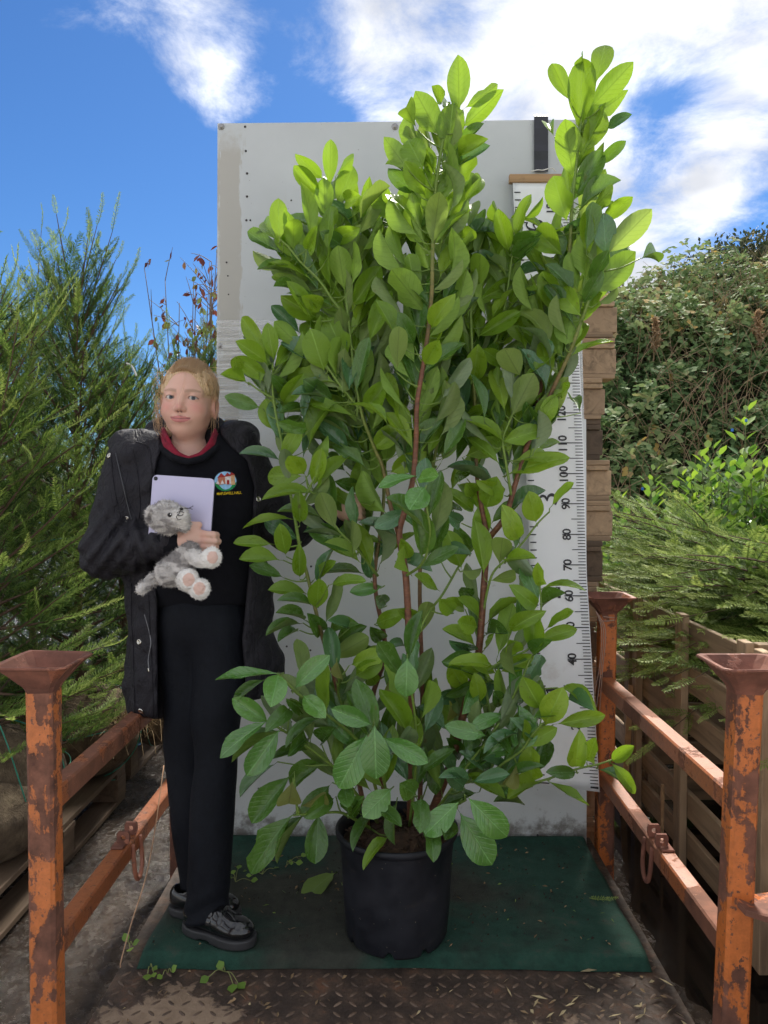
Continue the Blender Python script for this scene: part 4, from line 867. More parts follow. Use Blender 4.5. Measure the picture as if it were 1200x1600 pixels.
AP = np.array([p for _, _, p in allpx])
def leaf_matrix(base, axis, normal, L, W):
    y = axis / np.linalg.norm(axis); z = normal - y * np.dot(normal, y); z /= np.linalg.norm(z); x = np.cross(y, z)
    M_ = np.eye(4); M_[:3, 0] = x * W; M_[:3, 1] = y * L; M_[:3, 2] = z * L; M_[:3, 3] = base
    return Matrix(M_.tolist())
def view(p): v = p - np.array(CAM_LOC); return v / np.linalg.norm(v)
for ck, txt in CAT.items():
    ox, oy = CO[ck]
    for e in txt.split(';'):
        f_ = e.split(); bx, by, tx, ty, w_ = [float(c_) / 3.4286 for c_ in f_[:5]]; tone = f_[5]
        bx += ox; tx += ox; by += oy; ty += oy
        d = np.hypot(AP[:, 0] - bx, (AP[:, 1] - by) * 0.8) + np.where(AP[:, 1] < by - 15, 22, 0)
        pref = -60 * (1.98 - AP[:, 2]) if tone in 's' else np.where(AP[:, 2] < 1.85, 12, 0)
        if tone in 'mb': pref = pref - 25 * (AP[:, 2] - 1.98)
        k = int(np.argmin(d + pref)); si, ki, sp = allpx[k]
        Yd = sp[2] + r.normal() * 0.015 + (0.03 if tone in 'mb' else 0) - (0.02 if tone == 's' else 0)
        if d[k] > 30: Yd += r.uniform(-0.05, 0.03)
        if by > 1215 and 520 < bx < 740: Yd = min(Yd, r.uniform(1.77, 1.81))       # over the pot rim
        base = P(bx, by, Yd); tip0 = P(tx, ty, Yd); vis = tip0 - base; lv = np.linalg.norm(vis); v = view(base)
        Ln = r.uniform(0.088, 0.112); L = max(lv * 1.03, min(Ln, lv * 2.2 + 0.02)); dz = math.sqrt(max(L * L - lv * lv, 0))
        sg = -1 if (by > 765 or tone == 's' or r.random() < 0.62) else 1
        ax_ = vis + sg * dz * v
        wv = max(w_, 8) * Yd / FPX * 1.05; W = max(wv * .96, L * r.uniform(0.33, 0.40)); W = min(W, max(wv, L * 0.62)); roll = math.acos(min(1, wv / W)) * 0.9 * (1 if r.random() < .5 else -1)
        n0 = -v - ax_ * np.dot(-v, ax_) / np.dot(ax_, ax_); n0 /= np.linalg.norm(n0); y_ = ax_ / np.linalg.norm(ax_); x_ = np.cross(y_, n0)
        # the upper side turns to the light
        c1 = n0 * math.cos(roll) + x_ * math.sin(roll); c2 = n0 * math.cos(roll) - x_ * math.sin(roll)
        nn = c1 if c1[2] > c2[2] else c2
        if tone in 'po' or (by < 560 and tone in 'yY' and r.random() < 0.45): nn = -nn
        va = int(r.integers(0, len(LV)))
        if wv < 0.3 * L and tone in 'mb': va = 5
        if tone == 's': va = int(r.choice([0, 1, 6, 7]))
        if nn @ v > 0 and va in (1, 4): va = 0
        leaves.append((leaf_matrix(base, ax_, nn, L * 0.985, W), va, tone, lv * wv / Yd ** 2))
        stq = SS[si][0]; kk = max(0, ki - (2 if d[k] > 14 else 0))
        dist = np.linalg.norm(stq[kk] - (base - y_ * L * 0.11))
        if dist > 0.012: add_twig(si, stq[kk], base - y_ * L * 0.10, 0.0026 if dist > 0.05 else 0.0019, 0.0016)
n_explicit = len(leaves)
SIL = [(375, 480), (405, 350), (440, 320), (480, 260), (540, 250), (560, 300), (600, 290), (620, 160), (700, 110), (760, 150), (740, 330), (810, 320), (830, 420), (880, 300), (890, 130), (950, 120), (960, 300), (985, 380), (930, 470), (895, 560), (880, 640), (830, 700), (820, 800), (830, 900), (870, 980), (870, 1060), (900, 1120), (850, 1220), (740, 1290), (600, 1310), (520, 1270), (430, 1200), (410, 1080), (470, 1000), (450, 900), (420, 800), (440, 720), (410, 650), (375, 580)]
SILa = np.array(SIL, float)
def inside(x, y):
    c_ = False; j = len(SIL) - 1
    for i in range(len(SIL)):
        if (SILa[i, 1] > y) != (SILa[j, 1] > y) and x < (SILa[j, 0] - SILa[i, 0]) * (y - SILa[i, 1]) / (SILa[j, 1] - SILa[i, 1] + 1e-9) + SILa[i, 0]: c_ = not c_
        j = i
    return c_
CMI = CAM_M.transposed()
def proj(p):
    q = CMI @ (Vector(p) - CAM_LOC); return 600 + FPX * q.x / -q.z, 800 - FPX * q.y / -q.z
fill = []
ga = 0.0
for si, (q, pxs) in enumerate(SS):
    T, N_, B_ = frames(q); step = 0.0; s0 = 0.0
    for k in range(1, len(q)):
        seg = np.linalg.norm(q[k] - q[k - 1]); s0 += seg
        lim = 0.0085 if pxs[k][1] < 720 else 0.034
        while s0 > lim:
            s0 -= lim; ga += 2.399963 + r.normal() * 0.2
            if pxs[k][1] > 1240 or (si < 9 and 760 < pxs[k][1] < 1100 and r.random() < 0.88): continue
            out = N_[k] * math.cos(ga) + B_[k] * math.sin(ga)
            if out[1] < -0.35: out[1] *= -0.6
            ax_ = out * r.uniform(.45, .9) + T[k] * r.uniform(.5, 1.1) + np.array((0, 0.05, .30)); ax_ /= np.linalg.norm(ax_)
            L = r.uniform(.10, .14); off = r.uniform(0.0, 0.075) if pxs[k][1] < 780 else r.uniform(0, .03); base = q[k] + out * off
            tp_ = proj(base + ax_ * L)
            if not inside(*tp_): continue
            nn = T[k] * 0.35 + np.array((0, -.9, .35)) - out * 0.3 + r.normal(size=3) * .3
            if r.random() < .4: nn = -nn
            hi_ = pxs[k][1] < 560
            tone = r.choice(list('yyYmp' if hi_ else ('ymmby' if pxs[k][1] < 800 else 'mmbys')))
            fill.append((leaf_matrix(base, ax_, nn, L, L * r.uniform(.31, .39)), int(r.integers(0, len(LV))), tone, 0.0))
            if off > 0.02: add_twig(si, q[max(0, k - 1)], base - ax_ * L * .1, .0014, .0011)
order = sorted(range(len(leaves)), key=lambda i: -leaves[i][3])
def stuff_leaves(lst, name):
    by_t = {}
    for M_, va, tone, _ in lst:
        V, F, UV = LV[va]; by_t.setdefault(tone, []).append((xf(V, M_), F, UV))
    Vs, Fs, Us, mi, n_ = [], [], [], [], 0; ts = sorted(by_t)
    for ti, t_ in enumerate(ts):
        for V, F, UV in by_t[t_]:
            Vs.append(V); Us.append(UV); Fs += [tuple(i + n_ for i in f) for f in F]; mi += [ti] * len(F); n_ += len(V)
    return tag(link(name, mesh(name, np.vstack(Vs), Fs, None, True, uv=np.vstack(Us), mats=[LM[t_] for t_ in ts], mi=mi), la), kind='stuff')
for i in order[:300]:
    M_, va, tone, _ = leaves[i]; link('leaf', leaf_mesh(va, tone), la, None, M_)
stuff_leaves([leaves[i] for i in order[300:]] + fill, 'inner_foliage')
for g, age in stem_geo:
    me = mesh('stem', np.vstack(g.V), g.F, M_STEM, True, attrs={'age': age}); link('stem', me, la)
print('LAUREL', n_explicit, len(fill))
# ================================================================ the person beside the laurel
pe = empty('person', P(315, 1440, 1.95) * np.array((1, 1, 0)) + np.array((0, 0, .036)), 'person in open black padded coat holding a tablet and soft toy, hand on the laurel', 'person')
def pxpy(p):
    """photo pixel of world points (arrays)"""
    q = (p - np.array(CAM_LOC, np.float32)) @ np.array(CAM_M, np.float32)
    return 600 + FPX * q[..., 0] / -q[..., 2], 800 - FPX * q[..., 1] / -q[..., 2]
def f32(*a): return np.array(a, np.float32)
def quad_mesh(name, V, F, mat, parent, attrs=None): return link(name, mesh(name, V, F, mat, True, attrs=attrs), parent)
# ---------------- head (local: x right in the picture, y up, z to the camera)
HC = P(295, 633, 2.07); RL_ = R(-2.5); HX = .945
def to_head(p):
    d = p - HC.astype(np.float32); x, y, z = d[..., 0], d[..., 2], -d[..., 1]
    c_, s_ = math.cos(-RL_), math.sin(-RL_); return np.stack([(x * c_ - y * s_) / HX, x * s_ + y * c_, z], -1).astype(np.float32)
def from_head(q):
    q = np.asarray(q, float) * np.array((HX, 1, 1)); c_, s_ = math.cos(RL_), math.sin(RL_)
    return np.stack([q[..., 0] * c_ - q[..., 1] * s_ + HC[0], HC[1] - q[..., 2], q[..., 0] * s_ + q[..., 1] * c_ + HC[2]], -1)
EYE = [(-.0305, .0115, .0665), (.0305, .0115, .0665)]
def head_sdf(q):
    ax_ = q.copy(); ax_[..., 0] = np.abs(ax_[..., 0])               # left and right alike
    d = su(.035, s_ell(q, (0, .036, -.018), (.072, .080, .090)), s_ell(q, (0, -.007, .012), (.0585, .081, .071)))
    d = su(.026, d, s_ell(q, (0, -.064, .037), (.029, .026, .036)), s_ell(ax_, (.033, -.036, .010), (.021, .032, .038)))
    d = su(.022, d, s_sph(ax_, (.033, -.021, .050), .0262))
    d = su(.014, d, s_cone(ax_, (.012, .0255, .0745), (.044, .0265, .0575), .0085, .008))
    d = smax(d, -s_ell(ax_, (.0305, .0105, .0890), (.0175, .0105, .015)), .012)
    d = su(.012, d, s_cone(q, (0, .012, .076), (0, -.0135, .0925), .0058, .0088))
    d = su(.006, d, s_sph(q, (0, -.0168, .0925), .0085), s_sph(ax_, (.0098, -.0192, .0850), .0070))
    d = smax(d, -s_sph(ax_, (.0052, -.0270, .0905), .0030), .003)
    # lids round the eyeballs
    e = ax_ - f32(.0305, .0115, .0665); lid = np.sqrt((e * e).sum(-1)) - .0142
    half = .0046 * np.clip(1 - (e[..., 0] / .0150) ** 2, 0, 1); op = np.abs(e[..., 1] + .0004) - half
    lid = np.maximum(lid, -np.where(e[..., 2] > 0, op, .01)); d = smin(d, lid, .0045)
    # mouth
    d = su(.010, d, s_ell(q, (0, -.0435, .072), (.026, .0135, .0135)))
    d = smin(d, su(.004, s_cone(ax_, (0, -.0405, .0855), (.0255, -.0405, .0715), .0038, .0019)), .0045)
    d = smin(d, s_cone(ax_, (0, -.0490, .0845), (.0200, -.0450, .0745), .0050, .0024), .005)
    d = smax(d, -s_cone(ax_, (0, -.0443, .0905), (.0285, -.0410, .0760), .0014, .0012), .002)
    # ears
    er = s_ell(ax_, (.0745, -.004, -.008), (.0095, .031, .019)); er = smax(er, -s_ell(ax_, (.084, .000, .000), (.009, .018, .011)), .006)
    d = su(.010, d, er)
    return d
def neck_sdf(q): return su(.02, s_cone(q, (0, -.045, -.020), (-.001, -.120, -.022), .042, .045), s_cone(q, (0, -.122, -.022), (.0, -.17, -.02), .047, .085))
V, F = polygonize(lambda q: smin(head_sdf(q), neck_sdf(q), .02), (-.100, -.165, -.125), (.100, .130, .118), .00185)
V = relax(V, F, 1, .3); Vh = V.copy()
# skin colours
SK = np.array((0.63, 0.37, 0.285))
def gs(p, c_, s_): return np.exp(-(((p - np.array(c_)) / np.array(s_)) ** 2).sum(1))
col = np.tile(SK, (len(V), 1)); av = V.copy(); av[:, 0] = np.abs(av[:, 0])
def tint(m_, c_, k=1.0):
    global col; m_ = np.clip(m_ * k, 0, 1)[:, None]; col = col * (1 - m_) + np.array(c_) * m_
tint(gs(av, (.040, -.014, .065), (.020, .017, .03)), (0.60, 0.250, 0.205), .9); tint(gs(V, (0, -.015, .10), (.013, .012, .02)), (0.60, 0.27, 0.22), .7)
tint(gs(av, (.075, -.005, -.005), (.012, .03, .03)), (0.60, 0.28, 0.22), .7)
front = av[:, 2] > .055
lipz = np.clip(1 - (av[:, 0] / .0275) ** 2, 0, 1); up_b = -.0368 - .0020 * (av[:, 0] / .027) ** 2 + .0008 * np.cos(av[:, 0] / .006); lo_b = -.0425 - .0112 * lipz ** .7
m_ = front & (av[:, 0] < .0272) & (V[:, 1] < up_b) & (V[:, 1] > lo_b); tint(m_.astype(float), (0.48, 0.150, 0.145), .9)
m_ = front & (av[:, 0] < .0265) & (np.abs(V[:, 1] + .0442 - .003 * (av[:, 0] / .0285) ** 2) < .0011); tint(m_.astype(float), (0.16, 0.05, 0.05), .8)
br = np.abs(V[:, 1] - (.0275 + .0030 * np.sin(np.clip((av[:, 0] - .012) / .036, 0, 1) * 2.6))) / (.0036 - .0018 * np.clip((av[:, 0] - .03) / .02, 0, 1)); m_ = front * (av[:, 0] > .011) * (av[:, 0] < .050) * np.clip(1.6 - br, 0, 1); tint(m_, (0.28, 0.17, 0.10), .60)
e = av - np.array((.0305, .0115, .0665)); rr_ = np.linalg.norm(e, axis=1); half = .0046 * np.clip(1 - (e[:, 0] / .0150) ** 2, 0, 1); op = np.abs(e[:, 1] + .0004) - half
tint(((rr_ < .0165) & (e[:, 2] > 0) & (op < .0016) & (e[:, 1] > -.002)).astype(float), (0.12, 0.07, 0.05), .8); tint(((rr_ < .0165) & (e[:, 2] > 0) & (op < .0010) & (e[:, 1] <= -.002)).astype(float), (0.36, 0.19, 0.15), .8)
tint(((np.abs(av[:, 0] - .0052) < .0030) & (np.abs(V[:, 1] + .0262) < .0022) & (V[:, 2] > .083)).astype(float), (0.16, 0.06, 0.05), .8)
fe = s_ell(V.astype(np.float32), (0, -.012, .088), (.0625, .099, .078)); tint(np.clip((fe + .006) / .010, 0, 1) * (V[:, 1] > .016) * (np.abs(V[:, 0]) < .080), (0.56, 0.36, 0.21), .7)
parts_V, parts_F, parts_C = [from_head(V)], [F], [col]
# ---------------- hands
TY = 1.925                      # depth of the tablet
wr = P(270, 848, TY - .012); KN = [(317, 834.5), (318, 844.5), (316.5, 854.0), (311.5, 862.0)]
def hand_r(p):
    d = su(.012, s_cone(p, wr, P(288, 846, TY - .024), .024, .025), s_ell(p, P(298, 842, TY - .023), (.034, .017, .035)))
    for i, (x, y) in enumerate(KN):
        yb = y; x1 = x + (16, 17.5, 15.5, 10)[i]; rr2 = (.0084, .0086, .0082, .0072)[i]
        c0 = P(x - 14, y - 1, TY - .023); c1 = P(x, y, TY - .025); c2 = P(x1, y + 1.2, TY - .022); c3 = P(x1 + 5, y + 1.5, TY - .004); c4 = P(x1 - 3, y + 1.5, TY + .017)
        fg = su(.004, s_cone(p, c0, c1, .011, rr2 + .0012), s_cone(p, c1, c2, rr2 + .0008, rr2), s_cone(p, c2, c3, rr2, rr2 * .93), s_cone(p, c3, c4, rr2 * .93, rr2 * .85))
        d = smin(d, fg, .0045)
    th = su(.004, s_cone(p, P(283, 833, TY - .024), P(296, 821, TY - .027), .0125, .0105), s_cone(p, P(296, 821, TY - .027), P(311, 820, TY - .020), .0100, .0082))
    return smin(d, th, .006)
lo = P(262, 880, TY) - .03; V, F = polygonize(hand_r, (P(255, 850, TY)[0], TY - .065, P(300, 885, TY)[2]), (P(346, 850, TY)[0], TY + .045, P(300, 800, TY)[2]), .0017)
V = relax(V, F, 1, .4); c_ = np.tile(np.array((0.62, 0.385, 0.300)), (len(V), 1))
for (x, y) in KN: c_ -= np.exp(-(((V - P(x, y, TY - .03)) / .009) ** 2).sum(1))[:, None] * np.array((.02, .06, .05))
parts_V.append(V); parts_F.append(F); parts_C.append(c_)
HL = P(553, 795, 2.055)         # the hand round the stem
def hand_l(p):
    d = su(.012, s_cone(p, P(520, 806, 2.11), P(538, 800, 2.09), .023, .022), s_ell(p, P(546, 798, 2.075), (.026, .022, .034)))
    for i, y in enumerate((781, 790, 799, 807)):
        c1 = P(550, y + 2, 2.052); c2 = P(562, y, 2.040); c3 = P(567, y + 2, 2.062); c4 = P(560, y + 3, 2.080)
        d = smin(d, su(.004, s_cone(p, c1, c2, .0088, .0078), s_cone(p, c2, c3, .0078, .0072), s_cone(p, c3, c4, .0072, .0065)), .004)
    th = su(.004, s_cone(p, P(540, 787, 2.075), P(552, 777, 2.062), .0115, .0095), s_cone(p, P(552, 777, 2.062), P(563, 776, 2.070), .0090, .0078))
    return smin(d, th, .006)
V, F = polygonize(hand_l, (P(508, 800, 2.08)[0], 1.99, P(540, 845, 2.08)[2]), (P(576, 800, 2.08)[0], 2.16, P(540, 755, 2.08)[2]), .0024)
parts_V.append(V); parts_F.append(F); parts_C.append(np.tile(np.array((0.60, 0.365, 0.285)), (len(V), 1)))
# ---------------- the rest of the body inside the clothes
def arm_r(p, g=0.0): return s_chain(p, [P(200, 716, 2.085), P(166, 862, 2.03), P(266, 849, TY - .008)], [.045 + g, .038 + g, .026 + g], .03)
def arm_l(p, g=0.0): return s_chain(p, [P(388, 716, 2.10), P(446, 828, 2.16), P(524, 806, 2.112)], [.045 + g, .038 + g, .026 + g], .03)
def core(p):
    d = su(.05, s_ell(p, P(300, 785, 2.10), (.12, .075, .17)), s_ell(p, P(314, 940, 2.075), (.095, .070, .13)))
    d = su(.04, d, s_chain(p, [P(341, 985, 2.06), P(338, 1200, 1.995), P(326, 1425, 1.91)], [.052, .040, .030]), s_chain(p, [P(290, 985, 2.075), P(290, 1200, 2.05), P(310, 1395, 2.01)], [.050, .040, .030]))
    return su(.03, d, arm_r(p), arm_l(p), s_cone(p, P(293, 745, 2.09), P(294, 690, 2.09), .07, .045))
V, F = polygonize(core, (-.90, 1.82, .06), (-.10, 2.26, 1.32), .011)
parts_V.append(V); parts_F.append(F); parts_C.append(np.tile(SK, (len(V), 1)))
off = np.cumsum([0] + [len(v) for v in parts_V]); BV = np.vstack(parts_V); BF = np.vstack([f + o for f, o in zip(parts_F, off)]); BC = np.vstack(parts_C)
a = NM('skin'); cc = a.attr('tint'); n = a.noise(a.co(), 160, 4, .6)
a.P(Base_Color=a.mix(a.mr(n, .55, .75, 0, .12), cc, (0.50, 0.26, 0.20)), Roughness=0.48, Subsurface_Weight=0.12, Subsurface_Scale=0.01); a.b.inputs['Subsurface Radius'].default_value = (1.0, .35, .2); a.bump(n, .06, .002); M_SKIN = a.m
quad_mesh('body', BV, BF, M_SKIN, pe, {'tint': BC})
# eyes
a = NM('eyeball'); a.P(Base_Color=a.attr('tint'), Roughness=.12); M_EYE = a.m
for i, c_ in enumerate(EYE):
    u_, v_ = np.meshgrid(np.linspace(0, 2 * math.pi, 32, endpoint=False), np.linspace(0.0005, math.pi, 28), indexing='ij'); q = np.stack([np.cos(u_) * np.sin(v_), np.sin(u_) * np.sin(v_), np.cos(v_)], -1).reshape(-1, 3)
    gz = np.array((.30, .0, 1.0)); gz /= np.linalg.norm(gz); an = np.arccos(np.clip(q @ gz, -1, 1)); cl = np.where(an[:, None] < .20, np.array((.006, .006, .008)), np.where(an[:, None] < .47, np.array((.045, .060, .075)), np.array((.50, .46, .43))))
    cl = np.where((an[:, None] > .42) & (an[:, None] < .50), np.array((.05, .06, .07)), cl)
    Fe = [(a_ * 28 + b_, ((a_ + 1) % 32) * 28 + b_, ((a_ + 1) % 32) * 28 + b_ + 1, a_ * 28 + b_ + 1) for a_ in range(32) for b_ in range(27)]
    link('eye', mesh('eye', from_head(q * .0125 + np.array(c_)), Fe, M_EYE, True, attrs={'tint': cl}), pe)
# ---------------- hair
def hair_sdf(q):
    sk = su(.035, s_ell(q, (0, .036, -.018), (.072, .080, .090)), s_ell(q, (0, -.007, .012), (.0585, .081, .071)))
    face = s_ell(q, (0, -.012, .088), (.0610, .099, .078)); t = .0004 + .0062 * np.clip(face / .045, 0, 1) ** .8
    str_ = np.sin(q[..., 0] * 230 + 10 * np.sin(q[..., 2] * 24) + 7 * np.sin(q[..., 1] * 29)) + .6 * np.sin(q[..., 0] * 470 + q[..., 1] * 150)
    d = sk - t + .0011 * str_ * np.clip(face / .02, .25, 1); d = np.maximum(d, -face)
    low = s_box(q, (0, -.105, .052), (.12, .127, .090), .012); d = smax(d, -low, .006)
    for s_ in (-1, 1): d = smax(d, -(s_ell(q, (s_ * .077, -.004, -.004), (.014, .034, .024))), .004)
    d = smax(d, np.abs(q[..., 0]) - (.056 + .026 * np.clip((q[..., 1] + .005) / .045, 0, 1)), .010)
    tail = s_chain(q, [(-.005, .005, -.105), (-.045, -.035, -.085), (-.058, -.085, -.055), (-.050, -.120, -.035)], [.030, .030, .026, .013], .012) + .003 * np.sin(q[..., 0] * 210 + q[..., 1] * 60)
    return smin(d, tail, .012)
V, F = polygonize(hair_sdf, (-.11, -.145, -.145), (.10, .135, .095), .0023)
a = NM('strawberry_blonde_hair'); st_ = a.co('Object', (1, 1, .35)); n = a.noise(st_, 240, 4, .6, .5); n2 = a.noise(a.co(), 22, 3)
a.P(Base_Color=a.mix(a.mr(n2, .35, .65, 0, .5), a.ramp(n, [(.3, (0.34, 0.20, 0.10)), (.52, (0.56, 0.37, 0.20)), (.72, (0.76, 0.58, 0.38))]), (0.62, 0.42, 0.24)), Roughness=.42); a.bump(n, .8, .004); M_HAIR = a.m
a = NM('loose_hair'); a.P(Base_Color=(0.72, 0.52, 0.32), Roughness=.4); tr = a.node('ShaderNodeBsdfTranslucent'); tr.inputs[0].default_value = (.85, .66, .42, 1); mx = a.node('ShaderNodeMixShader'); mx.inputs[0].default_value = .5; a.l.new(a.b.outputs[0], mx.inputs[1]); a.l.new(tr.outputs[0], mx.inputs[2]); a.l.new(mx.outputs[0], a.out.inputs[0]); M_LOOSE = a.m
hr = quad_mesh('hair', from_head(V), F, M_HAIR, pe)
g = G(); r = np.random.default_rng(77)
def strand(pts_, r0=.00062): q = from_head(smooth_path(np.array(pts_, float), 5)); Vt, Ft = tube(q, np.linspace(r0, r0 * .5, len(q)), 3, False); g.add(Vt, Ft)
for i in range(420):                # combed back from the hairline
    x = r.uniform(-.062, .062); y0 = .0865 - 9.5 * x * x + r.normal() * .002; z0 = .064 - 9 * x * x
    p0 = np.array((x, y0, z0)); hgt = .0005 + abs(r.normal()) * .0028
    pp = [p0]
    for zt in (.045, .02, -.01, -.04, -.075):
        xx = x * (1.0 + .10 * (1 - abs(zt) / .08)); k_ = 1 - (xx / .0735) ** 2 - ((zt + .018) / .094) ** 2
        pp.append(np.array((xx, .036 + .0878 * math.sqrt(max(k_, .02)) + hgt, zt)))
    pp[0][1] = min(pp[0][1], pp[1][1] - .004); strand(pp, .0007)
for i in range(110):                # flyaways and the loose frizz at the left
    s_ = -1 if r.random() < .68 else 1; y0 = r.uniform(-.03, .09); p0 = np.array((s_ * (.064 + .008 * r.random()), y0, r.uniform(-.03, .03))); k = r.uniform(.004, .028) * (1.0 if s_ < 0 else .45)
    p1 = p0 + (s_ * k, r.normal() * .012, r.normal() * .012); p2 = p0 + (s_ * k * r.uniform(.5, 1.25), -r.uniform(.02, .05), r.normal() * .014); p3 = p0 + (s_ * k * r.uniform(.0, .8), -r.uniform(.04, .075), r.normal() * .012); strand([p0, p1, p2, p3], .00055)
for i in range(60):
    an = r.uniform(0, math.pi); p0 = np.array((math.cos(an) * .070, .045 + math.sin(an) * .072, r.uniform(-.04, .03))); d = np.array((math.cos(an), math.sin(an), 0)); strand([p0, p0 + d * r.uniform(.006, .014) + (r.normal() * .008, 0, r.normal() * .01), p0 + d * r.uniform(.0, .012) + (r.normal() * .02, 0, r.normal() * .02)], .0005)
for i in range(40):
    p0 = np.array((-.045 + r.normal() * .01, -.04 + r.normal() * .012, -.07 + r.normal() * .02)); strand([p0, p0 + (-.02 + r.normal() * .008, -.03, .01), p0 + (-.016 + r.normal() * .012, -.065, .02 + r.normal() * .01), p0 + (r.normal() * .015, -.10, .03)], .0006)
strand([(.004, .088, .066), (.010, .06, .082), (.006, .03, .088), (.001, .00, .102), (.004, -.03, .100), (.003, -.042, .092)], .00045)
link('loose_strands', g.mesh('loose_strands', M_LOOSE, True), hr)
# ---------------- clothes
def fabric(name, col, rough, bump, scale, sheen=.2, weave=900, crease=0.0, st=(1, 1, .5), spec=.16):
    a = NM(name); n = a.noise(a.co(), scale, 6, .6); n2 = a.noise(a.co(), weave, 2); n3 = a.noise(a.co('Object', st), 26, 5, .6, .4)
    a.P(Base_Color=a.ramp(n, [(.3, tuple(c * .8 for c in col)), (.7, tuple(c * 1.25 for c in col))]), Roughness=rough, Sheen_Weight=sheen, Sheen_Roughness=.5); a.b.inputs['Sheen Tint'].default_value = (.5, .5, .55, 1)
    a.b.inputs['Specular IOR Level'].default_value = spec
    h = a.math('ADD', a.math('MULTIPLY', n3, bump), a.math('MULTIPLY', n2, .12))
    if crease:      # sharp-edged puckers
        c1 = a.math('ABSOLUTE', a.math('ADD', a.noise(a.co('Object', (1.3, 1, .75)), 17, 3, .5, 1.4), -.5)); c2 = a.math('ABSOLUTE', a.math('ADD', a.noise(a.co('Object', (.8, 1, 1.5)), 34, 2, .5, .8), -.5))
        h = a.math('ADD', h, a.math('ADD', a.math('MULTIPLY', a.mr(c1, 0, .10, -1, 0), crease), a.math('MULTIPLY', a.mr(c2, 0, .10, -1, 0), crease * .4)))
    a.bump(h, .7, .007); return a.m
M_COAT = fabric('black_coat_cloth', (0.0150, 0.0137, 0.0178), .60, .5, 30, .02, crease=.30, spec=.22)
M_SWEAT = fabric('black_sweatshirt_cloth', (0.0052, 0.0054, 0.0080), .9, .3, 60, .02, crease=.06)
M_TROU = fabric('navy_black_trouser_cloth', (0.0062, 0.0074, 0.0110), .72, .25, 50, .02, crease=.08, st=(1, 1, .25))
M_MAROON = fabric('maroon_collar_cloth', (0.19, 0.010, 0.026), .8, .3, 80, .1)
XL = np.array([(640, 268), (690, 258), (720, 246), (760, 238), (850, 236), (940, 246), (1000, 246), (1140, 247)], float); XR = np.array([(640, 342), (680, 345), (700, 362), (720, 386), (760, 397), (850, 392), (940, 384), (1000, 378), (1060, 383), (1140, 388)], float)
HEM = np.array([(180, 1112), (200, 1118), (247, 1124), (380, 1098), (450, 1082)], float)
def coat_sdf(p):
    d = su(.05, s_ell(p, P(298, 790, 2.09), (.205, .115, .20)), s_ell(p, P(312, 930, 2.09), (.205, .112, .22)), s_ell(p, P(319, 1060, 2.085), (.222, .118, .24)))
    d = su(.045, d, s_cone(p, P(214, 712, 2.10), P(370, 712, 2.10), .060, .060))
    d = su(.03, d, s_chain(p, [P(205, 722, 2.085), P(166, 864, 2.03), P(262, 850, TY - .006)], [.066, .066, .038], .02))
    d = su(.03, d, s_chain(p, [P(383, 722, 2.105), P(446, 828, 2.16), P(524, 806, 2.112)], [.064, .058, .040], .02))
    hood = su(.03, s_ell(p, P(213, 693, 2.13), (.075, .075, .042)), s_ell(p, P(372, 682, 2.13), (.062, .075, .046)), s_ell(p, P(295, 676, 2.20), (.13, .055, .062)))
    d = su(.022, d, hood)
    # quilting slack and creases
    q = p * f32(15, 11, 19); d = d + .0036 * vnoise(q, 31) + .0055 * np.clip(1 - np.abs(vnoise(p * f32(9, 7, 6.5), 33)) / .25, 0, 1) + .0018 * vnoise(p * f32(34, 30, 40), 32)
    px_, py_ = pxpy(p)
    fold = np.exp(-((px_ - 165) / 45) ** 2 - ((py_ - 850) / 45) ** 2); d = d + .0085 * fold * np.sin((px_ * .75 + py_ * .55) * .32)
    fold = np.exp(-((px_ - 225) / 45) ** 2 - ((py_ - 850) / 50) ** 2); d = d + .0060 * fold * np.sin((px_ * .95 - py_ * .30) * .30)
    s_ = 2.05 / FPX
    xl = np.interp(py_, XL[:, 0], XL[:, 1]); xr = np.interp(py_, XR[:, 0], XR[:, 1])
    op = np.maximum(-np.minimum(px_ - xl, xr - px_) * s_, p[..., 1] - 2.10); op = np.where(py_ < 640, np.maximum(op, (645 - py_) * s_), op)
    arm = np.minimum(s_cone(p, P(166, 864, 2.03), P(262, 850, TY - .006), .07, .045), s_cone(p, P(446, 828, 2.16), P(524, 806, 2.112), .07, .05))
    op = smax(op, .004 - arm, .004)
    d = smax(d, -op, .010)
    nk = s_cone(p, P(294, 640, 2.09), P(294, 740, 2.09), .070, .075); d = smax(d, -nk, .012)
    hem = np.interp(px_, HEM[:, 0], HEM[:, 1]); d = smax(d, (py_ - hem) * s_, .008)
    return d.astype(np.float32)
V, F = polygonize(coat_sdf, (-.86, 1.80, .50), (-.10, 2.33, 1.36), .0058); V = relax(V, F, 1, .35)
ct = quad_mesh('coat', V, F, M_COAT, pe)
def sweat_sdf(p):
    d = su(.05, s_ell(p, P(312, 785, 2.10), (.170, .118, .20)), s_ell(p, P(314, 890, 2.09), (.150, .115, .20)))
    d = d + .0016 * vnoise(p * f32(16, 12, 22), 41)
    px_, py_ = pxpy(p); d = su(.03, d, s_cone(p, P(225, 722, 2.10), P(378, 722, 2.10), .048, .048)); nk = s_cone(p, P(294, 650, 2.05), P(295, 702, 2.04), .062, .050); d = smax(d, -nk, .006)
    rib = s_chain(p, [P(248, 684, 2.10), P(255, 702, 2.03), P(272, 716, 1.990), P(295, 722, 1.978), P(318, 716, 1.988), P(335, 702, 2.02), P(343, 684, 2.09)], [.0095] * 7); d = smin(d, rib, .005)
    return smax(d, (py_ - (948 - .04 * (px_ - 310))) * 2.0 / FPX, .008).astype(np.float32)
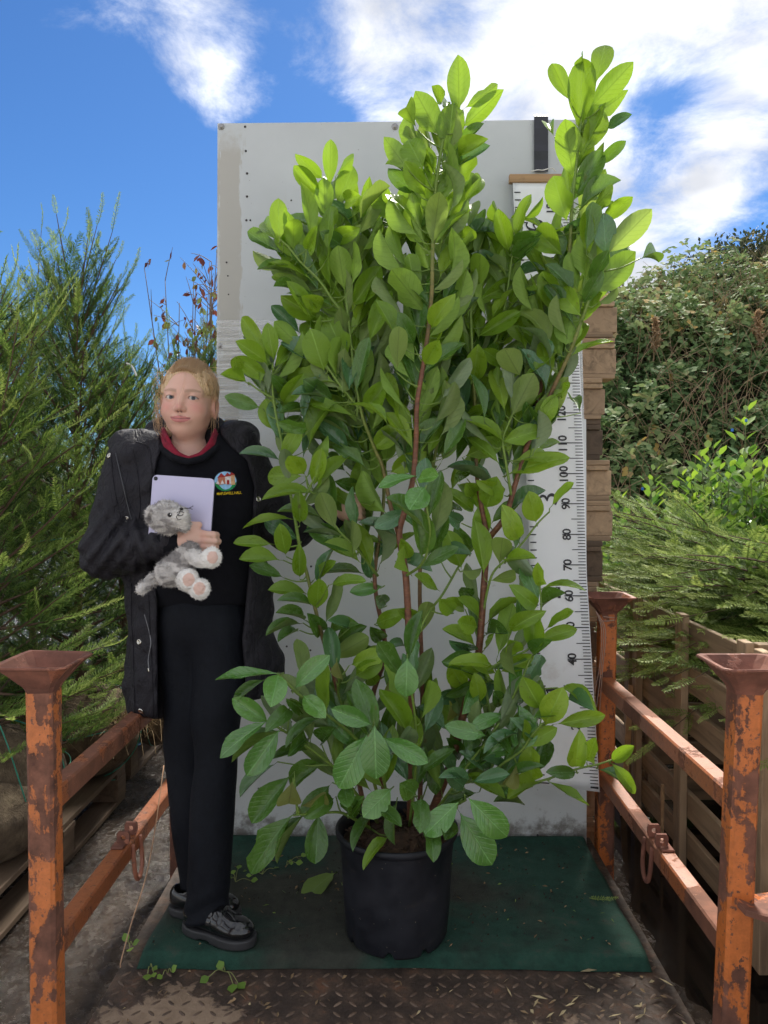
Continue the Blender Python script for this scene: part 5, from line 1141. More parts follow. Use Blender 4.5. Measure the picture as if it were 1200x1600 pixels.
V, F = polygonize(sweat_sdf, (-.76, 1.93, .78), (-.25, 2.24, 1.32), .0052); sw = quad_mesh('sweatshirt', V, F, M_SWEAT, pe)
def collar_sdf(p):
    r1 = s_chain(p, [P(254, 680, 2.09), P(260, 696, 2.028), P(275, 711, 2.0), P(295, 718, 1.99), P(316, 711, 1.998), P(331, 696, 2.025), P(337, 680, 2.08)], [.0085] * 7); r2 = s_chain(p, [P(255, 670, 2.09), P(261, 684, 2.025), P(270, 700, 2.008), P(286, 716, 1.995)], [.0060, .0060, .005, .004]); r3 = s_chain(p, [P(336, 672, 2.08), P(331, 686, 2.03), P(322, 702, 2.005), P(306, 717, 1.995)], [.005, .005, .0045, .004])
    return su(.008, r1, r2, r3)
V, F = polygonize(collar_sdf, (-.66, 1.95, 1.18), (-.43, 2.12, 1.34), .003); quad_mesh('polo_collar', V, F, M_MAROON, pe)
def trou_sdf(p):
    px_, py_ = pxpy(p)
    a_ = s_chain(p, [P(343, 985, 2.065), P(337, 1200, 1.99), P(319, 1462, 1.900)], [.078, .0570, .0535]); b_ = s_chain(p, [P(288, 985, 2.075), P(290, 1200, 2.05), P(312, 1425, 2.0)], [.068, .0550, .0410])
    a_ = smax(a_, (py_ - np.interp(px_, [280, 320, 356], [1450, 1446, 1430])) * 2.0 / FPX, .004); b_ = smax(b_, (py_ - 1394) * 2.09 / FPX, .004)
    d = su(.03, s_ell(p, P(315, 962, 2.075), (.116, .098, .105)), smin(a_, b_, .012))
    k = np.sin((py_ * .55 + px_ * .8) * .085 + 2 * np.sin(px_ * .03)) * np.clip((py_ - 960) / 60, 0, 1) * np.clip((1250 - py_) / 120, 0, 1)
    d = d + .0040 * k + .0030 * vnoise(p * f32(13, 11, 9), 51) + .0030 * np.sin(py_ * .16 + px_ * .10) * np.clip((py_ - 1370) / 50, 0, 1)
    return d.astype(np.float32)
V, F = polygonize(trou_sdf, (-.70, 1.82, .03), (-.33, 2.20, .98), .0052); quad_mesh('trousers', V, F, M_TROU, pe)
# shoes
a = NM('polished_black_leather'); n = a.noise(a.co(), 60, 4); a.P(Base_Color=(0.007, 0.007, 0.008), Roughness=a.mr(n, .3, .7, .10, .24), Coat_Weight=.6, Coat_Roughness=.08); a.bump(n, .12, .003); M_SHOE = a.m
M_SOLE = simple('black_rubber_sole', (0.030, 0.030, 0.032), .55, .2)
def shoe(heel, toe, label):
    heel, toe = np.array(heel, float), np.array(toe, float); f_ = toe - heel; L = np.linalg.norm(f_); f_ /= L; sd = np.array((f_[1], -f_[0], 0)); k = L / .225
    Rm = np.stack([f_, sd, (0, 0, 1)], 1)
    def loc(p): return ((p - heel.astype(np.float32)) @ Rm.astype(np.float32)) / k
    def upper(p):
        q = loc(p); d = su(.03, s_ell(q, (.170, .003, .040), (.052, .040, .026)), s_ell(q, (.105, 0, .045), (.060, .036, .036)), s_ell(q, (.040, 0, .052), (.040, .032, .042)))
        d = smax(d, -s_cone(q, (.045, 0, .085), (.055, 0, .14), .026, .03), .006); d = smin(d, s_ell(q, (.178, .003, .060), (.030, .024, .008)), .004)
        d = smax(d, -s_chain(q, [(.128, .034, .050), (.150, .030, .068), (.190, .024, .062), (.210, .0, .056), (.190, -.022, .062), (.150, -.028, .068), (.128, -.034, .050)], [.0016] * 7), .002)
        band = smax(s_box(q, (.122, 0, .060), (.013, .045, .030), .004), s_ell(q, (.118, 0, .046), (.064, .0395, .0395)), .002); d = smin(d, band, .002)
        return smax(d, .024 - q[..., 2], .004) * k
    def sole(p):
        q = loc(p); d = su(.03, s_ell(q * f32(1, 1, .02), (.165, .002, 0), (.062, .047, .05)), s_ell(q * f32(1, 1, .02), (.105, 0, 0), (.07, .038, .05)), s_ell(q * f32(1, 1, .02), (.045, 0, 0), (.048, .036, .05)))
        d = smax(d, np.abs(q[..., 2] - .013) - .0125, .003)
        return smax(d, -s_box(q, (.088, 0, .0), (.018, .06, .006), .003), .002) * k
    lo_ = np.minimum(heel, toe) - np.array((.09, .09, .012)); hi_ = np.maximum(heel, toe) + np.array((.09, .09, .125))
    root = None
    V, F = polygonize(upper, lo_, hi_, .003); root = quad_mesh('shoe', V, F, M_SHOE, pe)
    V, F = polygonize(sole, lo_, hi_, .003); quad_mesh('sole', V, F, M_SOLE, root)
    g_ = G()
    for s_ in (-1, 1):
        for t_ in range(6):
            b0 = np.array((.138, s_ * .003, .079)); e0 = np.array((.165 + .002 * t_, s_ * (.005 + .0022 * t_), .071 - .001 * t_)); g_.tube(smooth_path([heel + Rm @ (b0 * k), heel + Rm @ ((b0 + e0) / 2 * k + np.array((0, 0, .003))), heel + Rm @ (e0 * k)], 3), .0017, 5)
    link('tassel', g_.mesh('tassel', M_SHOE, True), root)
    return root
shoe(PZ(289, 1450, .036), PZ(398, 1478, .036), 'front')
shoe(PZ(266, 1424, .036), PZ(376, 1434, .036), 'back')
# coat fittings, laid on the cloth
M_SNAP = simple('snap_metal', (0.55, 0.52, 0.47), .25, metal=1.0)
def snap(px, py, rad=.0075):
    c_ = cast(coat_sdf, px, py, 1.75, 2.25)[0]
    if np.isnan(c_[0]): return
    ex = cast(coat_sdf, [px - 3, px + 3, px, px], [py, py, py - 3, py + 3], 1.75, 2.25); nr_ = np.cross(ex[1] - ex[0], ex[3] - ex[2]); nr_ = nr_ / np.linalg.norm(nr_); nr_ = -nr_ if nr_[1] > 0 else nr_
    if np.isnan(nr_[0]): nr_ = np.array((0, -1, 0))
    Vn, Fn = lathe([(rad * 1.1, -.001), (rad * 1.1, .0012), (rad * .85, .0026), (rad * .62, .0022), (rad * .5, .0008), (.0003, .0010)], 16); qn = Vector(nr_).to_track_quat('Z', 'Y').to_matrix().to_4x4()
    link('snap_button', mesh('snap_button', xf(Vn, Matrix.Translation(Vector(c_)) @ qn), Fn, M_SNAP, True), ct)
for (x, y) in ((170, 712), (197.5, 811), (217.5, 1003), (220, 1111), (404, 780)): snap(x, y)
def drape_line(pts_, rad, name, mat, sdf=coat_sdf, n=40, lift=.001, par=None):
    q = smooth_path(np.array([(x, y, 0) for x, y in pts_], float), 8); c_ = cast(sdf, q[:, 0], q[:, 1], 1.75, 2.3); c_ = c_[~np.isnan(c_[:, 0])]; c_[:, 1] -= lift
    if len(c_) > 3: link(name, G().tube(c_, rad, 5).mesh(name, mat, True), par or ct)
M_ZIP = simple('zip_teeth', (0.055, 0.055, 0.060), .4, metal=.6)
drape_line([(181, 708), (186, 730), (193, 760), (200, 790), (206, 812)], .0022, 'zip', M_ZIP); drape_line([(226, 960), (233, 985), (236, 1005), (232, 1030), (233, 1046)], .0016, 'drawcord', simple('grey_cord', (0.16, .16, .17), .7))
drape_line([(232, 1044), (233, 1049)], .0022, 'drawcord_tip', M_SNAP)
for pts_ in ([(206, 912), (205, 960), (208, 1010), (209, 1060), (211, 1122)], [(207, 700), (215, 740), (219, 790), (216, 818)], [(232, 930), (235, 1000), (238, 1060), (240, 1122)], [(212, 690), (232, 700), (238, 740)], [(398, 740), (405, 830), (402, 920), (396, 1000), (402, 1085)], [(390, 760), (397, 850), (392, 940), (386, 1000)], [(172, 700), (178, 760), (186, 800), (190, 822)]):
    drape_line(pts_, .0013, 'seam', M_COAT, lift=.0012)
# cuff rib
def cuff(p): return smax(s_cone(p, P(258, 850, TY - .006), P(283, 846.5, TY - .018), .032, .0285), -s_cone(p, P(262, 850, TY - .006), P(295, 846, TY - .02), .0255, .024), .002)
V, F = polygonize(cuff, (P(245, 850, TY)[0], TY - .07, P(260, 880, TY)[2]), (P(296, 850, TY)[0], TY + .06, P(260, 818, TY)[2]), .003); quad_mesh('cuff', V, F, M_SWEAT, pe)
# chest badge: embroidered disc with a little house, and the words under it
def drape_flat(name, pts2, faces, mat, lift, par, sdf=sweat_sdf):
    pts2 = np.asarray(pts2, float); c_ = cast(sdf, pts2[:, 0], pts2[:, 1], 1.8, 2.2); bad = np.isnan(c_[:, 0]); c_[bad] = np.array([P(x, y, 1.985) for x, y in pts2[bad]]) if bad.any() else c_[bad]
    c_[:, 1] -= lift; return link(name, mesh(name, c_, faces, mat, False), par)
th_ = np.linspace(0, 2 * math.pi, 28, endpoint=False)
def disc(cx_, cy_, rx_, ry_, cut=None):
    p = [(cx_, cy_)] + [(cx_ + rx_ * math.cos(t), cy_ + ry_ * math.sin(t)) for t in th_]; return p, [(0, 1 + i, 1 + (i + 1) % 28) for i in range(28)]
E = {k: fabric('thread_' + k, c_, .75, .3, 200, .1, 1500) for k, c_ in {'sky': (.28, .52, .74), 'grass': (.02, .24, .07), 'brick': (.46, .17, .10), 'roof': (.34, .035, .03), 'pale': (.66, .62, .60), 'tan': (.56, .33, .17), 'yellow': (.75, .52, .02), 'dark': (.02, .03, .05)}.items()}
bdg = drape_flat('badge', *disc(352.5, 752, 18.2, 16.2), E['dark'], .0022, sw)
drape_flat('badge_sky', *disc(352.5, 752, 17.2, 15.2), E['sky'], .0030, bdg)
gp = [(352.5 + 17.2 * math.cos(t), 752 + 15.2 * math.sin(t)) for t in np.linspace(.12, math.pi - .12, 18)]; drape_flat('badge_grass', gp, [tuple(range(18))], E['grass'], .0036, bdg)
def poly(pts_, m_, l): drape_flat('badge_house', pts_, [tuple(range(len(pts_)))], E[m_], l, bdg)
poly([(341, 747), (352, 745), (353, 756), (342, 758)], 'brick', .0042); poly([(352, 745), (361, 744), (362, 756), (353, 757)], 'pale', .0043); poly([(360, 743), (367, 742), (368, 757), (361, 758)], 'tan', .0042)
poly([(340, 747), (346, 739), (353, 745)], 'roof', .0047); poly([(351, 745), (356, 738), (362, 744)], 'roof', .0048); poly([(359, 743), (362, 737.5), (368, 742)], 'roof', .0047); poly([(345, 757), (348, 750), (351, 756)], 'pale', .0050); poly([(355, 757), (355, 750), (359, 750), (359, 757)], 'roof', .0050); poly([(338, 756), (341, 750), (344, 757)], 'pale', .0048)
V2, F2 = text_geo('MAPLEWELL HALL', .015); V2 = V2 - (V2.max(0) + V2.min(0)) / 2; k = 38.5 / (V2[:, 0].max() - V2[:, 0].min()); ca, sa = math.cos(R(-3)), math.sin(R(-3))
drape_flat('badge_lettering', [(358.5 + (x * ca - -y * sa * 1) * k, 770.5 + (x * sa - y * 1.25 * ca) * k) for x, y in V2[:, :2]], F2, E['yellow'], .0030, sw)

# ================================================================ tablet
ta, tb_, tc_ = P(238.5, 741.5, TY), P(335.5, 748, TY - .002), P(326.5, 870, TY - .012); u_ = tb_ - ta; v_ = tc_ - tb_; W_, H_ = np.linalg.norm(u_), np.linalg.norm(v_); u_ /= W_; v_ -= u_ * (u_ @ v_); v_ /= np.linalg.norm(v_); nn_ = np.cross(u_, v_); nn_ = nn_ if nn_[1] < 0 else -nn_
tb_root = empty('tablet', tc_ - u_ * W_ / 2, 'pale lilac tablet computer held against the black sweatshirt', 'tablet')
def rrect(W, H, r_, n=6):
    o = []
    for (cx_, cy_, a0) in ((W - r_, r_, -90), (W - r_, H - r_, 0), (r_, H - r_, 90), (r_, r_, 180)): o += [(cx_ + r_ * math.cos(R(a0 + 90 * i / n)), cy_ + r_ * math.sin(R(a0 + 90 * i / n))) for i in range(n + 1)]
    return np.array(o)
def slab(rect_in, rect, th, mat, name, par, base, extra=0.0):
    k = len(rect); lay = [(rect_in, 0.0), (rect, .0009), (rect, th - .0009), (rect_in, th)]
    V = np.vstack([base + rc[:, :1] * u_ + rc[:, 1:] * v_ - nn_ * (z + extra) for rc, z in lay]); F = [tuple(range(k))] + [tuple(range(4 * k - 1, 3 * k - 1, -1))]
    for l in range(3): F += [(l * k + i, l * k + (i + 1) % k, (l + 1) * k + (i + 1) % k, (l + 1) * k + i) for i in range(k)]
    return link(name, mesh(name, V, F, mat), par)
a = NM('lilac_anodised_metal'); a.P(Base_Color=(0.50, 0.475, 0.64), Roughness=.38, Metallic=.25); M_TAB = a.m
rc = rrect(W_, H_, .012); slab((rc - (W_ / 2, H_ / 2)) * .992 + (W_ / 2, H_ / 2), rc, .0065, M_TAB, 'back_shell', tb_root, ta)
slab((rc - (W_ / 2, H_ / 2)) * .985 + (W_ / 2, H_ / 2), (rc - (W_ / 2, H_ / 2)) * .985 + (W_ / 2, H_ / 2), .002, M_POT, 'screen', tb_root, ta, .0066)
cc_ = ta + u_ * .0085 + v_ * .0092; Vn, Fn = lathe([(.0050, 0), (.0050, .0014), (.0042, .0019), (.0030, .0016), (.0002, .0016)], 20); q_ = Vector(nn_).to_track_quat('Z', 'Y').to_matrix().to_4x4()
link('camera_lens', mesh('camera_lens', xf(Vn, Matrix.Translation(Vector(cc_)) @ q_), Fn, simple('lens_black', (.006, .006, .008), .08), True), tb_root)

# ================================================================ soft toy kitten
TO = TY - .052
ty_root = empty('soft_toy', P(300, 930, TO), 'grey tabby plush kitten hugged against the tablet', 'soft toy')
FUR = []
def fuzz(p, k=.0016): return k * vnoise(p * f32(160, 160, 160), 61) + k * .7 * vnoise(p * f32(300, 300, 300), 62)
def toy(name, sdf, lo_, hi_, colf, h=.0026, nf=900, fl=.008, seed=0, parent=None):
    V, F = polygonize(lambda p: sdf(p) + fuzz(p), lo_, hi_, h); c_ = colf(V); o = quad_mesh(name, V, F, M_PLUSH, parent or ty_root, {'tint': c_})
    r_ = np.random.default_rng(seed); N_ = vnormals(V, F); i = r_.integers(0, len(V), nf); i = i[c_[i, 0] - c_[i, 2] < .14]; t = r_.normal(size=(len(i), 3)); d = N_[i] * 1.0 + t * .55; d /= np.linalg.norm(d, axis=1, keepdims=True); s_ = np.cross(d, t); s_ /= np.linalg.norm(s_, axis=1, keepdims=True)
    L = fl * r_.uniform(.5, 1.1, (len(i), 1)); b = V[i] - N_[i] * .001; Vf = np.stack([b - s_ * .0011, b + s_ * .0011, b + d * L], 1).reshape(-1, 3); Ff = np.arange(len(Vf)).reshape(-1, 3)
    tag(link('pile', mesh('pile', Vf, Ff, M_PLUSH, False, attrs={'tint': np.repeat(np.clip(c_[i] * r_.uniform(.85, 1.2, (len(i), 1)), 0, 1), 3, 0)}), o), kind='stuff'); return o
a = NM('plush'); a.P(Base_Color=a.attr('tint'), Roughness=.95, Sheen_Weight=.4); M_PLUSH = a.m
GREY, WHITE, PINK, DGREY = np.array((.47, .44, .415)), np.array((.72, .69, .65)), np.array((.62, .42, .35)), np.array((.13, .115, .11))
def mott(V, base=GREY, st_=1.0):
    n = vnoise(V * 55, 71)[:, None] * .5 + .5; b = vnoise(V * np.array((30, 30, 80)), 72)[:, None]; c_ = base * (.70 + .5 * n); k_ = np.clip((b - .18) / .2, 0, 1) * st_; return c_ * (1 - .75 * k_) + DGREY * .75 * k_
def bb(cx_, cy_, wpx, hpx, d0=.07, d1=.06): A = P(cx_ - wpx, cy_ + hpx, TO); B = P(cx_ + wpx, cy_ - hpx, TO); return (A[0], TO - d0, A[2]), (B[0], TO + d1, B[2])
def head_t(p):
    d = su(.018, s_ell(p, P(262, 810, TO), (.043, .036, .040)), s_ell(p, P(283, 806, TO - .022), (.020, .020, .021)))
    d = su(.010, d, s_ell(p, P(238, 806, TO + .004), (.018, .018, .026)), s_ell(p, P(258, 789, TO + .008), (.020, .010, .012)), s_ell(p, P(288, 820, TO - .012), (.014, .018, .018)))
    return smax(d, -s_ell(p, P(233, 806, TO - .016), (.009, .012, .016)), .006)
def head_c(V):
    c_ = mott(V); m_ = np.exp(-(((V - P(283, 806, TO - .036)) / .024) ** 2).sum(1))[:, None]; return c_ * (1 - m_) + WHITE * m_
th_o = toy('head', head_t, *bb(262, 806, 42, 32), head_c, nf=2600, fl=.008, seed=1)
def body_t(p): return su(.02, s_cone(p, P(297, 862, TO + .01), P(262, 896, TO + .014), .026, .030), s_ell(p, P(275, 893, TO + .012), (.044, .034, .032)))
toy('body', body_t, *bb(275, 885, 48, 42), lambda V: mott(V, GREY, 1.0), nf=2200, seed=2)
def limb(name, pts_, rads, pawc, pawr, padc, padr, nf, seed, box_):
    def f(p): return su(.01, s_chain(p, pts_, rads), s_ell(p, pawc, pawr))
    def colf(V):
        c_ = mott(V, GREY * .8 + WHITE * .3, .35); m_ = np.clip(np.exp(-(((V - pawc) / (np.array(pawr) * 1.15)) ** 2).sum(1)) * 2.6, 0, 1)[:, None]; c_ = c_ * (1 - m_) + WHITE * m_
        k_ = (np.sqrt((((V - padc) / np.array(padr)) ** 2).sum(1)) < 1)[:, None]; return np.where(k_, PINK, c_)
    return toy(name, f, *box_, colf, nf=nf, fl=.006, seed=seed)
limb('leg', [P(278, 898, TO + .005), P(293, 905, TO - .012)], [.022, .020], P(295, 906, TO - .022), (.0245, .021, .0275), P(294.5, 906, TO - .045), (.0150, .016, .0175), 1100, 3, bb(290, 905, 30, 32))
limb('leg', [P(288, 908, TO + .005), P(308, 918, TO - .012)], [.022, .020], P(312, 920, TO - .024), (.0245, .021, .0265), P(311, 919.5, TO - .047), (.0150, .016, .0170), 1100, 4, bb(305, 916, 34, 32))
limb('arm', [P(298, 866, TO), P(312, 876, TO - .014), P(326, 874, TO - .020)], [.020, .018, .018], P(331, 871, TO - .024), (.0235, .020, .0250), P(332, 871, TO - .045), (.0140, .015, .0160), 1100, 5, bb(320, 870, 36, 28))
toy('tail', lambda p: s_chain(p, [P(255, 900, TO + .02), P(240, 905, TO + .012), P(229, 914, TO + .006), P(221, 921, TO)], [.017, .015, .0135, .0135], .006), *bb(238, 910, 34, 26), lambda V: mott(V) * (1 - np.exp(-(((V - P(220, 921, TO)) / .014) ** 2).sum(1))[:, None]) + WHITE * np.exp(-(((V - P(220, 921, TO)) / .014) ** 2).sum(1))[:, None], nf=900, seed=6)
def bead(px, py, d, rad, mat, name): 
    u2, v2 = np.meshgrid(np.linspace(0, 2 * math.pi, 12, endpoint=False), np.linspace(.01, math.pi - .01, 8), indexing='ij'); q = np.stack([np.cos(u2) * np.sin(v2), np.sin(u2) * np.sin(v2), np.cos(v2)], -1).reshape(-1, 3) * np.array(rad) + P(px, py, d)
    link(name, mesh(name, q, [(i * 8 + j, i * 8 + j + 1, ((i + 1) % 12) * 8 + j + 1, ((i + 1) % 12) * 8 + j) for i in range(12) for j in range(7)], mat, True), th_o)
M_BEAD = simple('black_bead', (.008, .007, .007), .1)
dz_ = cast(lambda p: head_t(p), [265.5, 284.5, 283, 288], [804.5, 803.5, 795.5, 808], TO - .1, TO + .05); dz_ = np.where(np.isnan(dz_), TO - .03, dz_)
bead(265.5, 804.5, float(dz_[0, 1]) - .001, (.0062, .0045, .0055), M_BEAD, 'eye'); bead(266.5, 803.5, float(dz_[0, 1]) - .0053, (.0014, .001, .0014), simple('white_dot', (.8, .8, .8), .3), 'eye_glint'); bead(283.5, 795, float(dz_[2, 1]) - .003, (.0050, .005, .0036), M_BEAD, 'nose')
def thread(pts_, name='stitching', rad=.0011, lift=.004):
    q = smooth_path(np.array([(x, y, 0) for x, y in pts_], float), 4); c_ = cast(head_t, q[:, 0], q[:, 1], TO - .1, TO + .05); y_ = np.nanmean(c_[:, 1]) if np.isfinite(c_[:, 1]).any() else TO - .04
    c_ = np.where(np.isnan(c_), np.array([P(x, y, y_) for x, y in q[:, :2]]), c_); c_[:, 1] -= lift; link(name, G().tube(c_, rad, 5).mesh(name, M_BEAD, True), th_o)
thread([(278, 804), (282, 806), (287, 804)]); thread([(277, 801), (283, 799), (288, 801)], rad=.0008); thread([(283.5, 797), (280, 803), (276, 807)], rad=.0008); thread([(276, 807), (279, 812), (284, 811)], rad=.0009)
for e_ in ((302, 790.5), (301, 796)): link('whisker', G().tube(smooth_path([P(287, 794, TO - .042), P(295, 794, TO - .046), P(*e_, TO - .044)], 4), .0007, 4).mesh('whisker', M_BEAD), th_o)
# ================================================================ foliage tools
def foliage_mat(name, stops, trans=0.25, rough=0.5, spec=0.4, rnd=0.35):
    a = NM(name); t = a.attr('tone', 'Fac'); geo = a.node('ShaderNodeNewGeometry')
    t = a.math('ADD', t, a.math('MULTIPLY', a.math('ADD', geo.outputs['Random Per Island'], -0.5), rnd))
    c = a.ramp(t, stops); a.P(Base_Color=c, Roughness=rough); a.b.inputs['Specular IOR Level'].default_value = spec
    tr = a.node('ShaderNodeBsdfTranslucent'); hs_ = a.node('ShaderNodeHueSaturation'); hs_.inputs['Value'].default_value = 1.8; a.l.new(c, hs_.inputs['Color']); a.l.new(hs_.outputs[0], tr.inputs[0])
    mx = a.node('ShaderNodeMixShader'); mx.inputs[0].default_value = trans; a.l.new(a.b.outputs[0], mx.inputs[1]); a.l.new(tr.outputs[0], mx.inputs[2]); a.l.new(mx.outputs[0], a.out.inputs[0]); return a.m
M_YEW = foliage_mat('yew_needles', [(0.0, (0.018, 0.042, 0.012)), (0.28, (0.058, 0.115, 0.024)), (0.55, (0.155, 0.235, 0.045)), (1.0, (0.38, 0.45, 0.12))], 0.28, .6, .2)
M_YEWT = simple('yew_bark', (0.11, 0.065, 0.042), 0.85, 0.5)
def basis(axis, nrm):
    y = axis / np.linalg.norm(axis, axis=1, keepdims=True); z = nrm - y * (nrm * y).sum(1, keepdims=True); z /= np.linalg.norm(z, axis=1, keepdims=True) + 1e-9
    return np.stack([np.cross(y, z), y, z], -1)                    # columns
def scatter(tV, tF, base, axis, nrm, scale):
    """many copies of a template joined in one vertex array"""
    B = basis(axis, nrm); sc_ = scale if scale.ndim == 2 else scale[:, None].repeat(3, 1)
    V = np.einsum('nij,nvj->nvi', B, tV[None] * sc_[:, None, :]) + base[:, None, :]
    n_, m = len(base), len(tV); F = (tF[None] + (np.arange(n_) * m)[:, None, None]).reshape(-1, tF.shape[1])
    return V.reshape(-1, 3).astype(np.float32), F
def shoot_template(n=22, ln=0.2, nl=0.021, seed=0, sparse=1.0):
    r_ = np.random.default_rng(seed); V = []; F = []
    pts_ = np.array([(0, t * ln, 0.012 * math.sin(t * 2.5) * (1 if seed % 2 else -1) + 0.025 * t * t) for t in np.linspace(0, 1, 5)])
    for p, rr in zip(pts_, np.linspace(.0022, .0009, 5)):
        V += [(p[0] + rr, p[1], p[2]), (p[0] - rr * .5, p[1], p[2] + rr * .87), (p[0] - rr * .5, p[1], p[2] - rr * .87)]
    for i in range(4):
        for j in range(3): F.append((i * 3 + j, i * 3 + (j + 1) % 3, i * 3 + 3 + (j + 1) % 3, i * 3 + 3 + j))
    for i in range(n):
        t = 0.06 + 0.94 * i / n; p = np.array([0, t * ln, np.interp(t, np.linspace(0, 1, 5), pts_[:, 2])])
        for s in (-1, 1):
            if r_.random() > sparse: continue
            L = nl * (0.55 + 0.6 * math.sin(math.pi * min(1, t * 0.9 + 0.12))) * r_.uniform(.85, 1.15); an = R(52 - 22 * t) + r_.normal() * .12
            d = np.array((s * math.sin(an + .25), math.cos(an + .25), 0.20 + r_.normal() * .18)); d /= np.linalg.norm(d); w_ = np.array((0, 1, 0)) - d * d[1]; w_ /= np.linalg.norm(w_); w_ *= 0.0019
            q0 = p + d * L * .5 + np.array((0, 0, 0.0015)); q1 = p + d * L; k = len(V)
            V += [p, q0 + w_, q1, q0 - w_]
            F += [(k, k + 1, k + 2, k + 3)]
    Fq = np.array([f for f in F]); return np.array(V, float), Fq
def fix_degenerate(F):
    tri = F[:, 2] == F[:, 3]; return F[~tri], F[tri][:, :3]
SHOOTS = [shoot_template(32, .20, .026, 0), shoot_template(34, .23, .025, 1), shoot_template(25, .15, .027, 2)]
def mesh_mixed(name, V, Fq, mat, tone):
    """quads and (degenerate) triangles"""
    q, t = fix_degenerate(Fq); me = bpy.data.meshes.new(name)
    me.vertices.add(len(V)); me.vertices.foreach_set('co', np.asarray(V, np.float32).ravel())
    li = np.concatenate([q.ravel(), t.ravel()]).astype(np.int32); me.loops.add(len(li)); me.loops.foreach_set('vertex_index', li)
    ls = np.concatenate([np.arange(len(q)) * 4, len(q) * 4 + np.arange(len(t)) * 3]).astype(np.int32); me.polygons.add(len(ls)); me.polygons.foreach_set('loop_start', ls)
    try: me.polygons.foreach_set('loop_total', np.concatenate([np.full(len(q), 4), np.full(len(t), 3)]).astype(np.int32))
    except Exception: pass
    me.materials.append(mat); a_ = me.attributes.new('tone', 'FLOAT', 'POINT'); a_.data.foreach_set('value', np.asarray(tone, np.float32)); me.update(); me.validate(); return me
M_BURLAP = None
